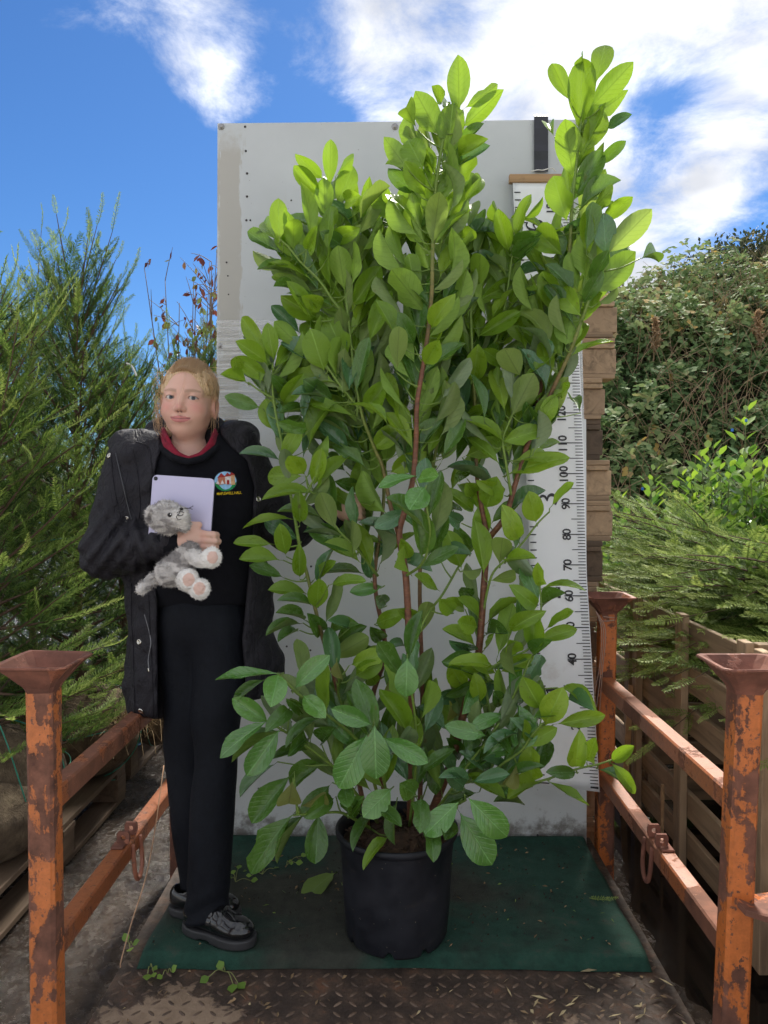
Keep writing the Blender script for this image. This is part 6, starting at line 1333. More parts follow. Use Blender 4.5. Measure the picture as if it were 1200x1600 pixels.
def yew(base, h, rad, label, seed, nb=80, z0=0.3, lean=(0, 0), az=None, elev=(25, 65), prof=None, ball=True, per=9, tone0=0.35, blen=None, group='yews', flat=0.0, twl=True):
    r_ = np.random.default_rng(seed); base = np.array(base, float)
    root = empty('yew_tree', base, label, 'yew', group)
    top = base + np.array((lean[0], lean[1], h))
    tr_ = smooth_path([base + (0, 0, 0.02), base * .55 + top * .45 + r_.normal(size=3) * .02, top - (0, 0, h * .08)], 8)
    link('trunk', G().tube(tr_, np.linspace(.024, .004, len(tr_)), 8).mesh('trunk', M_YEWT, True), root)
    g = G(); bases, axes, nrms, scs, tones, tid = [], [], [], [], [], []
    for b in range(nb):
        f = (b + r_.random()) / nb; zz = z0 + (h * .96 - z0) * f
        p0 = tr_[int(np.clip(zz / h * (len(tr_) - 1), 0, len(tr_) - 1))].copy(); p0[2] = base[2] + zz
        an = b * 2.39996 + r_.normal() * .4 if az is None else R(r_.uniform(*az))
        el = R(elev[0] + (elev[1] - elev[0]) * f + r_.normal() * 9)
        L = (rad * (prof(f) if prof else (1 - f) ** 0.62 * 1.0 + 0.16)) / max(.35, math.cos(el)) * r_.uniform(.65, 1.12)
        if blen: L = min(L, blen)
        d = np.array((math.cos(an) * math.cos(el), math.sin(an) * math.cos(el), math.sin(el)))
        up_ = np.array((0, 0, 1.0)); p1 = p0 + d * L * .5 + up_ * (.03 - flat * .05) * L; p2 = p0 + d * L + up_ * (0.10 - flat * .35) * L
        q = smooth_path([p0, p1, p2], 7); rr = np.linspace(.0055, .0012, len(q)); V_, F_ = tube(q, rr, 4, False); g.add(V_, F_)
        T, N_, B_ = frames(q); side = np.cross(T, up_); side /= np.linalg.norm(side, axis=1, keepdims=True) + 1e-9
        n_s = max(4, int(per * min(1.4, L / .4)))
        for k in range(n_s):
            t = 0.16 + .84 * (k + r_.random() * .8) / n_s; i = int(t * (len(q) - 1)); s = 1 if k % 2 else -1
            if k == n_s - 1: ax_ = T[-1]; i = len(q) - 1
            else: ax_ = T[i] * r_.uniform(.55, 1.0) + side[i] * s * r_.uniform(.45, .9) + up_ * r_.uniform(-.12, .38) * (1 - flat * .6)
            bases.append(q[i]); axes.append(ax_); nrms.append(np.cross(side[i], T[i]) * .6 + r_.normal(size=3) * .25 + np.array((0, -.7, .35)))
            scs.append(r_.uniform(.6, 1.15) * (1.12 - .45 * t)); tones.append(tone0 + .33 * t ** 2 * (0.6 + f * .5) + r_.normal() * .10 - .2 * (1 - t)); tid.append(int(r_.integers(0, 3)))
    bases, axes, nrms, scs, tones, tid = map(np.array, (bases, axes, nrms, scs, tones, tid))
    Vs, Fs, To, n_ = [], [], [], 0
    for k, (tV, tF) in enumerate(SHOOTS):
        m_ = tid == k
        if not m_.any(): continue
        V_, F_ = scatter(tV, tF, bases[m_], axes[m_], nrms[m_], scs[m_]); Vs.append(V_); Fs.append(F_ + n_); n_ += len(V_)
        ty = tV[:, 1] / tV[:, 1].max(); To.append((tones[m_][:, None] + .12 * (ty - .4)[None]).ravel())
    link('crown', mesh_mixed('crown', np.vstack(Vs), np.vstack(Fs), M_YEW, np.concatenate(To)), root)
    link('branches', g.mesh('branches', M_YEWT), root)
    if ball:
        u_, v_ = np.meshgrid(np.linspace(0, 2 * math.pi, 28, endpoint=False), np.linspace(0.02, math.pi - .02, 16), indexing='ij')
        q = np.stack([np.cos(u_) * np.sin(v_), np.sin(u_) * np.sin(v_), np.cos(v_)], -1); q = q * (1 + .06 * vnoise(q * 2.4, seed)[..., None] + .02 * vnoise(q * 9, seed + 1)[..., None])
        q = q * np.array((.235, .235, .19)) + base + np.array((0, 0, .175)); q = q.reshape(-1, 3)
        F_ = [(i * 16 + j, i * 16 + j + 1, ((i + 1) % 28) * 16 + j + 1, ((i + 1) % 28) * 16 + j) for i in range(28) for j in range(15)]
        rb = link('root_ball', mesh('root_ball', q, F_, M_BURLAP, True), root)
        if twl:
            t = np.linspace(0, 2 * math.pi, 40); p = base + np.array((0, 0, .19)) + np.stack([np.cos(t) * .243, np.sin(t) * .243, .03 * np.sin(t + seed)], -1)
            link('twine', G().tube(p, .0022, 5).mesh('twine', M_TWINE, True), rb)
            p = base + np.array((0, 0, .175)) + np.stack([np.cos(t) * .245, np.sin(t) * .05, np.sin(t) * .197], -1)
            link('twine', G().tube(p, .0022, 5).mesh('twine', M_TWINE, True), rb)
    return root
a = NM('burlap_and_earth'); n = a.noise(a.co('Object', (1, 1, 1)), 18, 8, 0.65); w_ = a.noise(a.co('Object', (220, 220, 40)), 1.0, 2)
a.P(Base_Color=a.ramp(n, [(0.3, (0.05, 0.033, 0.02)), (0.55, (0.145, 0.105, 0.064)), (0.75, (0.26, 0.20, 0.125))]), Roughness=0.95); a.bump(a.math('ADD', n, a.math('MULTIPLY', w_, 0.4)), 1.0, 0.015); M_BURLAP = a.m
M_TWINE = simple('green_twine', (0.03, 0.22, 0.15), 0.6)

# ================================================================ left: root-balled yews on pallets
def plank(w_, d_, h_, mat, nm='plank', c=0.002): return G().box((-w_ / 2, -d_ / 2, -h_ / 2), (w_ / 2, d_ / 2, h_ / 2), c).mesh(nm, mat)
def T3(x, y, z, rz=0.0): return Matrix.Translation((x, y, z)) @ Matrix.Rotation(rz, 4, 'Z')
PAL = {}
def pallet(x0, y0, z0, w_, d_, label, group, along='y', dark=False, rz=0.0, seed=0, red=None, hb=0.09, tb=0.02, nboards=6):
    """a pallet whose corner of least x and y is (x0, y0); its top boards run along an axis"""
    r_ = np.random.default_rng(seed); root = empty('wooden_pallet', (x0 + w_ / 2, y0 + d_ / 2, z0), label, 'pallet', group)
    Mw = M_WOODD if dark else M_WOOD; c0 = Matrix.Translation((x0 + w_ / 2, y0 + d_ / 2, 0)) @ Matrix.Rotation(rz, 4, 'Z')
    def put(nm, key, ww, dd, hh, x, y, z, mat):
        if key not in PAL: PAL[key] = plank(ww, dd, hh, mat, nm)
        return link(nm, PAL[key], root, None, c0 @ T3(x + r_.normal() * .002, y + r_.normal() * .002, z, r_.normal() * .004))
    ax_ = 1 if along == 'y' else 0; L, Wd = (d_, w_) if ax_ else (w_, d_)
    bw = Wd / nboards * .78
    for k in range(nboards):
        o = -Wd / 2 + bw / 2 + (Wd - bw) * k / (nboards - 1)
        args = (bw, L, tb) if ax_ else (L, bw, tb); put('plank', ('top', ax_, w_, d_, dark, tb, nboards), *args, *((o, 0) if ax_ else (0, o)), z0 + 2 * tb + hb + tb / 2 + .001, Mw[ax_])
    for k in (-1, 0, 1):                                   # stringers across, blocks under them, bottom boards
        o = k * (L / 2 - .05); args = (Wd, .095, tb) if ax_ else (.095, Wd, tb)
        put('stringer', ('str', ax_, w_, d_, dark, tb), *args, *((0, o) if ax_ else (o, 0)), z0 + tb + hb + tb / 2 + .0005, Mw[1 - ax_])
        for j in (-1, 0, 1):
            oo = j * (Wd / 2 - .06); mt_ = Mw[1]
            key = ('blk', dark, hb) if not (red and j == red) else ('red', hb)
            put('block', key, .12, .095, hb, *((oo, o) if ax_ else (o, oo)), z0 + tb + hb / 2, mt_ if not (red and j == red) else M_REDB)
        o2 = k * (Wd / 2 - .05); args = (.095, L, tb) if ax_ else (L, .095, tb)
        put('bottom_board', ('bot', ax_, w_, d_, dark, tb), *args, *((o2, 0) if ax_ else (0, o2)), z0 + tb / 2, Mw[ax_])
    return root
M_REDB = simple('red_painted_block', (0.33, 0.075, 0.055), 0.8, 0.4)
pallet(-2.12, 2.02, GZ + .005, 1.02, 1.12, 'low wooden pallet under the nearest root ball at the left', 'pallets under the yews', 'y', True, seed=1, nboards=5)
pallet(-2.12, 3.32, GZ + .005, 0.98, 1.15, 'low wooden pallet under the root balls behind the person', 'pallets under the yews', 'y', True, seed=2, nboards=5)
PT = GZ + .005 + .15
GL = 'root-balled yews on the left'
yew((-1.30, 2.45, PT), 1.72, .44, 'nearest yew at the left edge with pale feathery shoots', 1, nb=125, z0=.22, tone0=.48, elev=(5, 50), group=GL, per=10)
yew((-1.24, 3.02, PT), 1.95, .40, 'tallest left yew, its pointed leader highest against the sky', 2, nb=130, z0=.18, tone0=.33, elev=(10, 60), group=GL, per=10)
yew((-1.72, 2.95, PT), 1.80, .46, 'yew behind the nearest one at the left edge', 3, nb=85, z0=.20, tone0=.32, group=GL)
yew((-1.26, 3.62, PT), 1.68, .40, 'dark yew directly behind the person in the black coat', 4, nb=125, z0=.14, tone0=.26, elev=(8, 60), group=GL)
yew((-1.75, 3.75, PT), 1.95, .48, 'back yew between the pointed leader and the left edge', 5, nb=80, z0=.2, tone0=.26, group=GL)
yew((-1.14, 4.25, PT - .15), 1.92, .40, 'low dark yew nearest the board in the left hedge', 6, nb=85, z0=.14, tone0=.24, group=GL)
# a loose root ball lying on the pallet beside the post
def root_ball(c_, s, label, seed):
    u_, v_ = np.meshgrid(np.linspace(0, 2 * math.pi, 30, endpoint=False), np.linspace(0.02, math.pi - .02, 18), indexing='ij')
    q = np.stack([np.cos(u_) * np.sin(v_), np.sin(u_) * np.sin(v_), np.cos(v_)], -1); q = q * (1 + .07 * vnoise(q * 2.4, seed)[..., None] + .02 * vnoise(q * 8, seed + 1)[..., None])
    q = (q * np.array(s) + np.array(c_)).reshape(-1, 3); F_ = [(i * 18 + j, i * 18 + j + 1, ((i + 1) % 30) * 18 + j + 1, ((i + 1) % 30) * 18 + j) for i in range(30) for j in range(17)]
    root = empty('root_ball', (c_[0], c_[1], c_[2] - s[2]), label, 'root ball'); b = link('burlap_wrap', mesh('burlap_wrap', q, F_, M_BURLAP, True), root)
    t = np.linspace(0, 2 * math.pi, 40)
    for ph in (0.3, 1.7): link('twine', G().tube(np.array(c_) + np.stack([np.cos(t) * s[0] * 1.03 * math.cos(ph), np.cos(t) * s[1] * 1.03 * math.sin(ph), np.sin(t) * s[2] * 1.03], -1), .0022, 5).mesh('twine', M_TWINE, True), root)
    return root
root_ball((-1.22, 2.30, PT + .125), (.15, .17, .125), 'round burlap root ball on the pallet at the left edge', 21)
root_ball((-1.06, 3.40, PT + .145), (.16, .17, .15), 'burlap root ball at the foot of the dark yew', 22)
# dead grass on the root balls
def tuft(c_, n_, L, label, seed):
    r_ = np.random.default_rng(seed); g = G()
    for i in range(n_):
        an = r_.uniform(0, 6.28); p0 = np.array(c_) + r_.normal(size=3) * (.035, .035, .01); d = np.array((math.cos(an) * .9, math.sin(an) * .9, r_.uniform(.1, .9))); l = L * r_.uniform(.5, 1.2)
        p = smooth_path([p0, p0 + d * l * .5 + (0, 0, .03), p0 + d * l + (0, 0, -.05) + r_.normal(size=3) * .02], 4); g.tube(p, np.linspace(.0017, .0007, len(p)), 3, False)
    return tag(link('dry_grass', g.mesh('dry_grass', simple('straw_%d' % seed, (0.34, 0.24, 0.13), 0.9))), label, 'dry grass')
tuft((-1.02, 2.92, PT + .20), 150, .17, 'tangle of dry straw behind the left upper rail', 31)
tuft((-1.26, 2.62, PT + .22), 80, .15, 'dry twiggy grass beside the near left post', 32)
def cord(pts_, rad, mat, label, name='twine'):
    return tag(link(name, G().tube(smooth_path(pts_, 6), rad, 5).mesh(name, mat, True)), label, 'twine')
cord([P(-6, 1120, 2.25), P(12, 1165, 2.24), P(34, 1232, 2.26), P(45, 1268, 2.28)], .0022, M_TWINE, 'green twine hanging beside the near left post')
cord([P(150, 1215, 3.02), P(155, 1232, 3.01), P(163, 1222, 3.02), P(180, 1218, 3.03)], .0025, M_TWINE, 'knotted green twine on the corner of the left pallet')
cord([P(60, 846, 2.75), P(85, 843, 2.7), P(115, 840, 2.8)], .002, M_TWINE, 'green twine tied round the yews beside the coat elbow')
M_PINK = simple('faded_orange_string', (0.42, 0.25, 0.15), 0.8)
cord([P(256, 1196, 2.25), P(243, 1290, 2.1), P(228, 1370, 2.0), P(206, 1440, 1.88), P(190, 1498, 1.80), P(188, 1512, 1.79)], .0016, M_PINK, 'faded orange string hanging over the left lower rail', 'string')
g = G(); p = smooth_path([P(198, 568, 3.0), P(206, 572, 2.98), P(213, 587, 2.97)], 4); g.tube(p, .004, 5)
tag(link('plant_tag', g.mesh('plant_tag', simple('white_plastic_tag', (0.7, 0.7, 0.68), 0.5))), 'small bent white plant tag in the dark yew', 'plant tag')

# bare autumn shrub left of the board
r = np.random.default_rng(9); g = G(); base = P(292, 1100, 4.6); base[2] = GZ; lv_b, lv_a, lv_n = [], [], []
root = empty('autumn_shrub', base, 'half bare shrub with drooping dark red leaves left of the board', 'shrub')
for k in range(13):
    x1 = r.uniform(225, 345); yy = r.uniform(4.3, 4.8); tp = P(x1, r.uniform(400, 500), yy); m_ = (base + tp) / 2 + r.normal(size=3) * (.05, .1, 0)
    q = smooth_path([base + r.normal(size=3) * (.05, .05, 0), m_, tp], 9); g.tube(q, np.linspace(.010, .002, len(q)), 5)
    for j in range(16):
        i = int(r.integers(8, len(q))); i = min(i, len(q) - 1); d = np.array((r.normal() * .6, r.normal() * .6, r.uniform(.3, 1))); d /= np.linalg.norm(d); e_ = q[i] + d * r.uniform(.06, .24)
        g.tube(smooth_path([q[i], (q[i] + e_) / 2 + (0, 0, .01), e_], 3), np.linspace(.0028, .0012, 7), 4, False)
        for l in range(int(r.integers(1, 5))): lv_b.append(q[i] + (e_ - q[i]) * r.uniform(.3, 1)); lv_a.append(r.normal(size=3) * .4 + (0, 0, -.9)); lv_n.append(r.normal(size=3))
link('stems', g.mesh('stems', simple('grey_twig', (0.16, 0.12, 0.10), 0.8), True), root)
LT = np.array([(0, 0, 0), (.22, .3, .05), (.26, .6, .03), (0, 1, -.06), (-.26, .6, .03), (-.22, .3, .05)], float); LTF = np.array([(0, 1, 2, 3), (0, 3, 4, 5)])
lv_b, lv_a, lv_n = map(np.array, (lv_b, lv_a, lv_n)); V, F = scatter(LT, LTF, lv_b, lv_a, lv_n, r.uniform(.03, .06, len(lv_b)))
M_RED = foliage_mat('autumn_leaves', [(0, (0.075, 0.018, 0.014)), (.5, (0.15, 0.045, 0.028)), (.75, (0.14, 0.12, 0.045)), (1, (0.12, 0.16, 0.05))], .3)
link('leaves', mesh_mixed('leaves', V, F, M_RED, np.repeat(r.uniform(0, 1, len(lv_b)) ** 1.5, 6)), root)
# far hedgerow on the horizon
def leaf_cloud(bl, n_, size, seed, up_=.3):
    """bl: list of (centre, radii); leaves spread through the volumes"""
    r_ = np.random.default_rng(seed); wts = np.array([np.prod(b_[1]) ** .66 for b_ in bl]); ct = (wts / wts.sum() * n_).astype(int) + 1; B = []; A = []; N_ = []
    for (c_, s_), k in zip(bl, ct):
        d = r_.normal(size=(k, 3)); d /= np.linalg.norm(d, axis=1, keepdims=True); rad = r_.uniform(.35, 1.05, (k, 1)) ** .6
        lump = 1 + .22 * vnoise(d * 2.5 + seed, seed)[:, None]
        B.append(np.array(c_) + d * rad * lump * np.array(s_)); A.append(d + r_.normal(size=(k, 3)) * .8 + (0, 0, up_)); N_.append(d + r_.normal(size=(k, 3)) * .6 + (0, 0, .5))
    B, A, N_ = map(np.vstack, (B, A, N_)); return scatter(LT, LTF, B, A, N_, r_.uniform(.7, 1.3, len(B)) * size), np.repeat(r_.uniform(0, 1, len(B)), 6)
M_HEDGE = foliage_mat('dull_far_leaves', [(0, (0.020, 0.040, 0.016)), (.5, (0.055, 0.085, 0.03)), (1, (0.13, 0.13, 0.05))], .2)
rr_ = np.random.default_rng(2)
(Vv, Fv), to = leaf_cloud([((x, 30 + rr_.normal() * 1.5, .7 + rr_.uniform(-.1, .9)), (2.2, 1.6, 1.4 + rr_.uniform(0, 1))) for x in np.arange(-30, 6, 2.0)], 26000, .24, 3)
tag(link('far_hedgerow', mesh_mixed('far_hedgerow', Vv, Fv, M_HEDGE, to)), 'long low hedgerow far behind the yews', 'hedgerow', kind='stuff')
# ================================================================ right: slatted crates
def crate(y0, y1, label, seed):
    r_ = np.random.default_rng(seed); root = empty('timber_crate', (1.45, (y0 + y1) / 2, GZ), label, 'crate', 'slatted timber crates on the right')
    x0, x1 = 0.985, 1.93; zt = [0.715, 0.575, 0.435, 0.295, 0.155, 0.015]
    for side in ('near', 'far', 'front', 'back'):
        for z in zt:
            zz = z + r_.normal() * .004; hh = .086
            if side in ('near', 'far'):
                x = x0 if side == 'near' else x1
                M_ = Matrix.Translation((x, (y0 + y1) / 2, zz - hh / 2)) @ Matrix.Rotation(r_.normal() * .004, 4, 'X') @ Matrix.Rotation(r_.normal() * .02, 4, 'Y')
                key = ('sl', round(y1 - y0, 3)); 
                if key not in PAL: PAL[key] = plank(.018, y1 - y0, hh, M_WOOD[1], 'slat')
            else:
                y = y0 + .012 if side == 'front' else y1 - .012
                M_ = Matrix.Translation(((x0 + x1) / 2, y, zz - hh / 2)); key = ('slx',)
                if key not in PAL: PAL[key] = plank(x1 - x0 - .03, .018, hh, M_WOOD[0], 'slat')
            link('slat', PAL[key], root, None, M_)
    for (x, y, w_, d_) in ((x0 - .023, y0 + .03, .024, .055), (x0 - .023, (y0 + y1) / 2, .024, .060), (x0 - .023, y1 - .03, .024, .055), (x0 + .03, y0 + .04, .04, .04), (x0 + .03, y1 - .045, .04, .04), (x1 - .03, y0 + .05, .05, .05), (x1 - .03, y1 - .05, .05, .05)):
        key = ('bt', w_, d_)
        if key not in PAL: PAL[key] = plank(w_, d_, .84, M_WOOD[2], 'batten')
        link('batten', PAL[key], root, None, Matrix.Translation((x, y, .315 + r_.normal() * .006)))
    return root
crate(2.06, 3.03, 'nearest slatted timber crate beside the right rails', 1)
crate(3.07, 4.04, 'second slatted timber crate, half hidden behind the orange back post', 2)
crate(1.02, 2.02, 'slatted timber crate at the right edge behind the near right post', 3)
tag(link('broken_lath', G().add(xf(plank_v := chamfer((-.011, -.006, -.26), (.011, .006, .26), .001)[0], Matrix.Translation((0.93, 3.02, .12)) @ Matrix.Rotation(R(3), 4, 'Y')), chamfer((-.011, -.006, -.26), (.011, .006, .26), .001)[1]).mesh('broken_lath', M_BATTEN)), 'thin pale lath leaning on the crates by the back post', 'lath')
tag(link('broken_lath', G().box((.905, 2.56, GZ), (.915, 2.572, .16), .001).mesh('broken_lath', M_BATTEN)), 'short pale splinter of wood standing in the puddle', 'lath')
# yews lying over the crates
GR = 'yews in the crates'
yew((1.46, 2.62, .10), 0.82, .60, 'spreading yew drooping over the nearest crate', 41, nb=80, z0=.50, az=(125, 275), elev=(-14, 12), tone0=.50, flat=.45, prof=lambda f: 1.0, per=11, group=GR, twl=False)
yew((1.40, 3.25, .10), 0.84, .60, 'yew spreading over the second crate beside the measure', 42, nb=80, z0=.50, az=(115, 265), elev=(-12, 14), tone0=.50, flat=.4, prof=lambda f: 1.0, per=11, group=GR, twl=False)
yew((1.62, 2.02, .10), 0.80, .58, 'yew reaching in from the right edge above the near right post', 43, nb=65, z0=.45, az=(120, 250), elev=(-16, 14), tone0=.46, flat=.4, prof=lambda f: 1.0, per=11, group=GR, twl=False)
yew((1.78, 3.75, .10), .78, .55, 'upright yew behind the spreading ones on the right', 44, nb=70, z0=.40, az=(90, 280), elev=(-10, 14), tone0=.52, flat=.2, prof=lambda f: .9, per=10, group=GR, twl=False)

# ================================================================ stack of pallets behind the board
NPAL = 14; ordn = ['topmost', 'second', 'third', 'fourth', 'fifth', 'sixth', 'seventh', 'eighth', 'ninth', 'tenth', 'eleventh', 'twelfth', 'thirteenth', 'lowest']
rr_ = np.random.default_rng(8); jit = [.038, .045, .0, -.004, .03, .032, .004, -.012, -.02, -.01, -.02, -.01, -.02, -.01]
for k in range(NPAL):
    lab = ('%s wooden pallet of the tall stack right of the board' if k < NPAL - 1 else '%s wooden pallet of the tall stack behind the board') % ordn[k] if k else 'topmost wooden pallet of the tall stack right of the board'
    pallet(-.32 + jit[k], 2.60 + rr_.uniform(0, .02), GZ + .005 + (NPAL - 1 - k) * .1375, 1.03, .80, lab, 'pallets stacked behind the board', 'x', k in (3, 6, 8), seed=60 + k, red=(1 if k == 2 else None), hb=.085, tb=.0172, nboards=4)

# ================================================================ overgrown bank
def bank_h(X, Y):
    s = np.clip((Y - 4.9) / 5.6, 0, 1); s = s * s * (3 - 2 * s); l = np.clip((X - 0.1) / 1.6, 0, 1); l = l * l * (3 - 2 * l)
    return (3.15 + .16 * np.clip(X - 2, 0, 5)) * s * l
gx = np.linspace(-.2, 12, 70); gy = np.linspace(4.7, 18, 70); X, Y = np.meshgrid(gx, gy, indexing='ij')
q = np.stack([X, Y, np.zeros_like(X)], -1); Z = GZ - .05 + bank_h(X, Y) + .12 * vnoise(q * .7, 3) * np.clip(bank_h(X, Y), 0, 1)
ii, jj = np.meshgrid(np.arange(69), np.arange(69), indexing='ij'); q4 = (ii * 70 + jj).ravel()
M_EARTH = simple('bank_earth', (0.055, 0.048, 0.026), 0.95, 0.8, 9, 0.5)
tag(link('bank', mesh('bank', np.stack([X, Y, Z], -1).reshape(-1, 3), np.stack([q4, q4 + 70, q4 + 71, q4 + 1], 1), M_EARTH, True)), kind='structure')
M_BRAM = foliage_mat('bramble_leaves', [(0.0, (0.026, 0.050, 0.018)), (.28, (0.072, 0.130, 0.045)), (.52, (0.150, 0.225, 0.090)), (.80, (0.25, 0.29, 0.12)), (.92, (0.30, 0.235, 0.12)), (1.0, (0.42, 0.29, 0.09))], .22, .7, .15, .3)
r = np.random.default_rng(14); NB = 33000
bx = r.uniform(.5, 7.5, NB * 2); by = 4.9 + 6.6 * r.random(NB * 2) ** 1.15; keep = (bx / by > .05) & (bx / by < .72); bx, by = bx[keep][:NB], by[keep][:NB]
q = np.stack([bx, by, np.zeros_like(bx)], -1); mound = .5 + .5 * vnoise(q * 1.5, 6); mound2 = .5 + .5 * vnoise(q * 4.2, 7)
hz_ = GZ + bank_h(bx, by); lay = r.random(len(bx)) ** .6; thick = (.12 + .70 * np.clip(mound, 0, 1) ** 1.3 + .34 * np.clip(mound2, 0, 1) ** 1.5) * np.clip(hz_ + .6, .3, 1)
pz = hz_ + thick * lay; base = np.stack([bx, by, pz], -1)
nr = np.stack([-.25 * np.ones_like(bx), -.55 * np.ones_like(bx), np.ones_like(bx)], -1) + r.normal(size=base.shape) * .45
dirs = r.normal(size=base.shape); dirs[:, 2] *= .5; sz = r.uniform(.036, .064, len(bx)) * (1 + .25 * (mound2 > .7))
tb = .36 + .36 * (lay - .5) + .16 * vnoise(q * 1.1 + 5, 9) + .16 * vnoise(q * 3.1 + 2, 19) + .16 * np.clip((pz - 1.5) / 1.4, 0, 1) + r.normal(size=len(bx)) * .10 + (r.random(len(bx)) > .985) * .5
TRI_V = []; TRI_F = []
for k, an in enumerate((0, 1.15, -1.15)):
    c_, s_ = math.cos(an), math.sin(an); p = LT * (1.65, 1, 1) + (0, .18, 0); TRI_V.append(np.stack([p[:, 0] * c_ - p[:, 1] * s_, p[:, 0] * s_ + p[:, 1] * c_, p[:, 2]], -1)); TRI_F.append(LTF + 6 * k)
V, F = scatter(np.vstack(TRI_V), np.vstack(TRI_F), base, dirs, nr, sz)
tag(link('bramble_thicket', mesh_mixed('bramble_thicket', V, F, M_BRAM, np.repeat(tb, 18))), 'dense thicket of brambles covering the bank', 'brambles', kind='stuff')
# dead stems, grass and arching canes in the thicket
g = G(); r = np.random.default_rng(15)
for i in range(800):
    y_ = r.uniform(5.2, 10.8); x_ = y_ * r.uniform(.22, .56); z_ = GZ + float(bank_h(np.array(x_), np.array(y_))); L = r.uniform(.35, 1.0); an = r.uniform(0, 6.28); d = np.array((math.cos(an) * .5, math.sin(an) * .3 - .2, 1.0)) * L
    p0 = np.array((x_, y_, z_)); p = smooth_path([p0, p0 + d * .6, p0 + d + np.array((math.cos(an) * .35, -.1, -.25)) * L * r.random()], 4); g.tube(p, np.linspace(.005, .0022, len(p)), 3, False)
tag(link('dead_stems', g.mesh('dead_stems', simple('dead_cane', (0.27, 0.19, 0.11), 0.9))), 'tangle of dead brown canes rising from the bank', 'dead stems', kind='stuff')
# ridge bushes and trees
M_RIDGE = foliage_mat('ridge_leaves', [(0, (0.016, 0.026, 0.014)), (.5, (0.045, 0.060, 0.028)), (.85, (0.10, 0.105, 0.045)), (1, (0.15, 0.13, 0.06))], .2)
def bush(px, py, Yd, sx_, sz_, label, seed, n_=5200, size=.085, mat=None, cat='bush', name='ridge_bush', group='bushes along the ridge', nb=11):
    r_ = np.random.default_rng(seed); top = P(px, py, Yd); zb = GZ + float(bank_h(np.array(top[0]), np.array(Yd))) - .1
    root = empty(name, (top[0], Yd, zb), label, cat, group); h_ = top[2] - zb; g_ = G(); bl = []
    tr_ = smooth_path([(top[0], Yd, zb), (top[0] + r_.normal() * .08, Yd, zb + h_ * .4), (top[0] + r_.normal() * .1, Yd, top[2] - h_ * .15)], 5); g_.tube(tr_, np.linspace(.05, .012, len(tr_)), 6)
    for k in range(nb):
        an = k * 2.4; f = (k + .5) / nb; rr2 = sx_ * (1 - f * .75); c_ = np.array((top[0] + math.cos(an) * rr2 * .7, Yd + math.sin(an) * rr2 * .6, zb + h_ * (.30 + .62 * f)))
        bl.append((c_, (sx_ * (.52 - .25 * f), sx_ * .42, sz_ * (.42 - .16 * f)))); q_ = smooth_path([tr_[int(len(tr_) * .4)], (tr_[int(len(tr_) * .5)] + c_) / 2 + (0, 0, .08), c_], 4); g_.tube(q_, np.linspace(.022, .006, len(q_)), 4, False)
    (V_, F_), to_ = leaf_cloud(bl, n_, size, seed); link('crown', mesh_mixed('crown', V_, F_, mat or M_RIDGE, to_), root); link('trunk', g_.mesh('trunk', M_YEWT, True), root); return root
bush(1150, 418, 12.0, 1.15, 2.2, 'tallest dark tree on the ridge near the right edge', 1, 9000, .075, cat='tree', name='ridge_tree', group='trees on the ridge', nb=16)
bush(1215, 400, 12.4, 1.2, 2.4, 'dark tree on the ridge cut by the right edge', 2, 8000, .075, cat='tree', name='ridge_tree', group='trees on the ridge', nb=16)
bush(1082, 452, 11.6, .70, 1.6, 'lower dark tree on the ridge left of the tallest', 3, 6000, .07, cat='tree', name='ridge_tree', group='trees on the ridge', nb=13)
bush(1030, 478, 11.0, .55, 1.1, 'small bush on the ridge below the white cloud', 4, 4500, .065)
bush(965, 474, 11.0, .55, 1.0, 'dark bush on the ridge next to the pallet stack', 5, 4500, .065)
bush(915, 480, 11.3, .55, 1.0, 'dark bush on the ridge peeping past the pallet stack', 6, 4000, .065)
M_OLIVE = foliage_mat('olive_leaves', [(0, (0.035, 0.048, 0.016)), (.5, (0.095, 0.105, 0.035)), (.8, (0.16, 0.14, 0.05)), (1, (0.26, 0.18, 0.08))], .25)
for k, (x, y, d, lab) in enumerate(((1010, 508, 9.6, 'olive bush on the bank under the ridge beside the pallets'), (1090, 500, 9.6, 'olive bush on the bank below the lower ridge tree'), (1165, 505, 9.4, 'olive bush on the bank at the right below the tallest tree'))):
    bush(x, y, d, .60, .85, lab, 20 + k, 5000, .06, M_OLIVE, group='olive bushes on the bank')
def weed(px, py, py1, Yd, label, seed, col=(0.30, 0.20, 0.11)):
    r_ = np.random.default_rng(seed); g_ = G(); a_, b_ = P(px, py1, Yd), P(px + 4, py, Yd); q_ = smooth_path([a_, (a_ + b_) / 2 + (.02, 0, 0), b_], 8); g_.tube(q_, np.linspace(.010, .004, len(q_)), 4)
    root = empty('dry_weed', a_, label, 'weed', 'dry weeds on the bank'); B = []
    for k in range(70):
        i = int(len(q_) * (.25 + .74 * r_.random())); d = np.array((r_.normal() * .7, r_.normal() * .4, .7)); e_ = q_[i] + d * r_.uniform(.05, .16) * (1.15 - i / len(q_)); g_.tube([q_[i], e_], .003, 3, False); B += [q_[i] + (e_ - q_[i]) * t for t in r_.random(6)]
    link('stalk', g_.mesh('stalk', simple('weed_stalk_%d' % seed, col, .9)), root); B = np.array(B)
    V_, F_ = scatter(LT, LTF, B, r_.normal(size=B.shape), r_.normal(size=B.shape), r_.uniform(.03, .05, len(B))); link('seed_heads', mesh_mixed('seed_heads', V_, F_, foliage_mat('seed_%d' % seed, [(0, tuple(c * .8 for c in col)), (1, tuple(min(1, c * 1.5) for c in col))], .2), np.repeat(r_.random(len(B)), 6)), root)
weed(1020, 500, 570, 8.6, 'tawny dry weed standing on the bank beside the pallets', 1)
weed(1180, 490, 560, 8.6, 'brown dry weed on the bank at the right edge', 2)
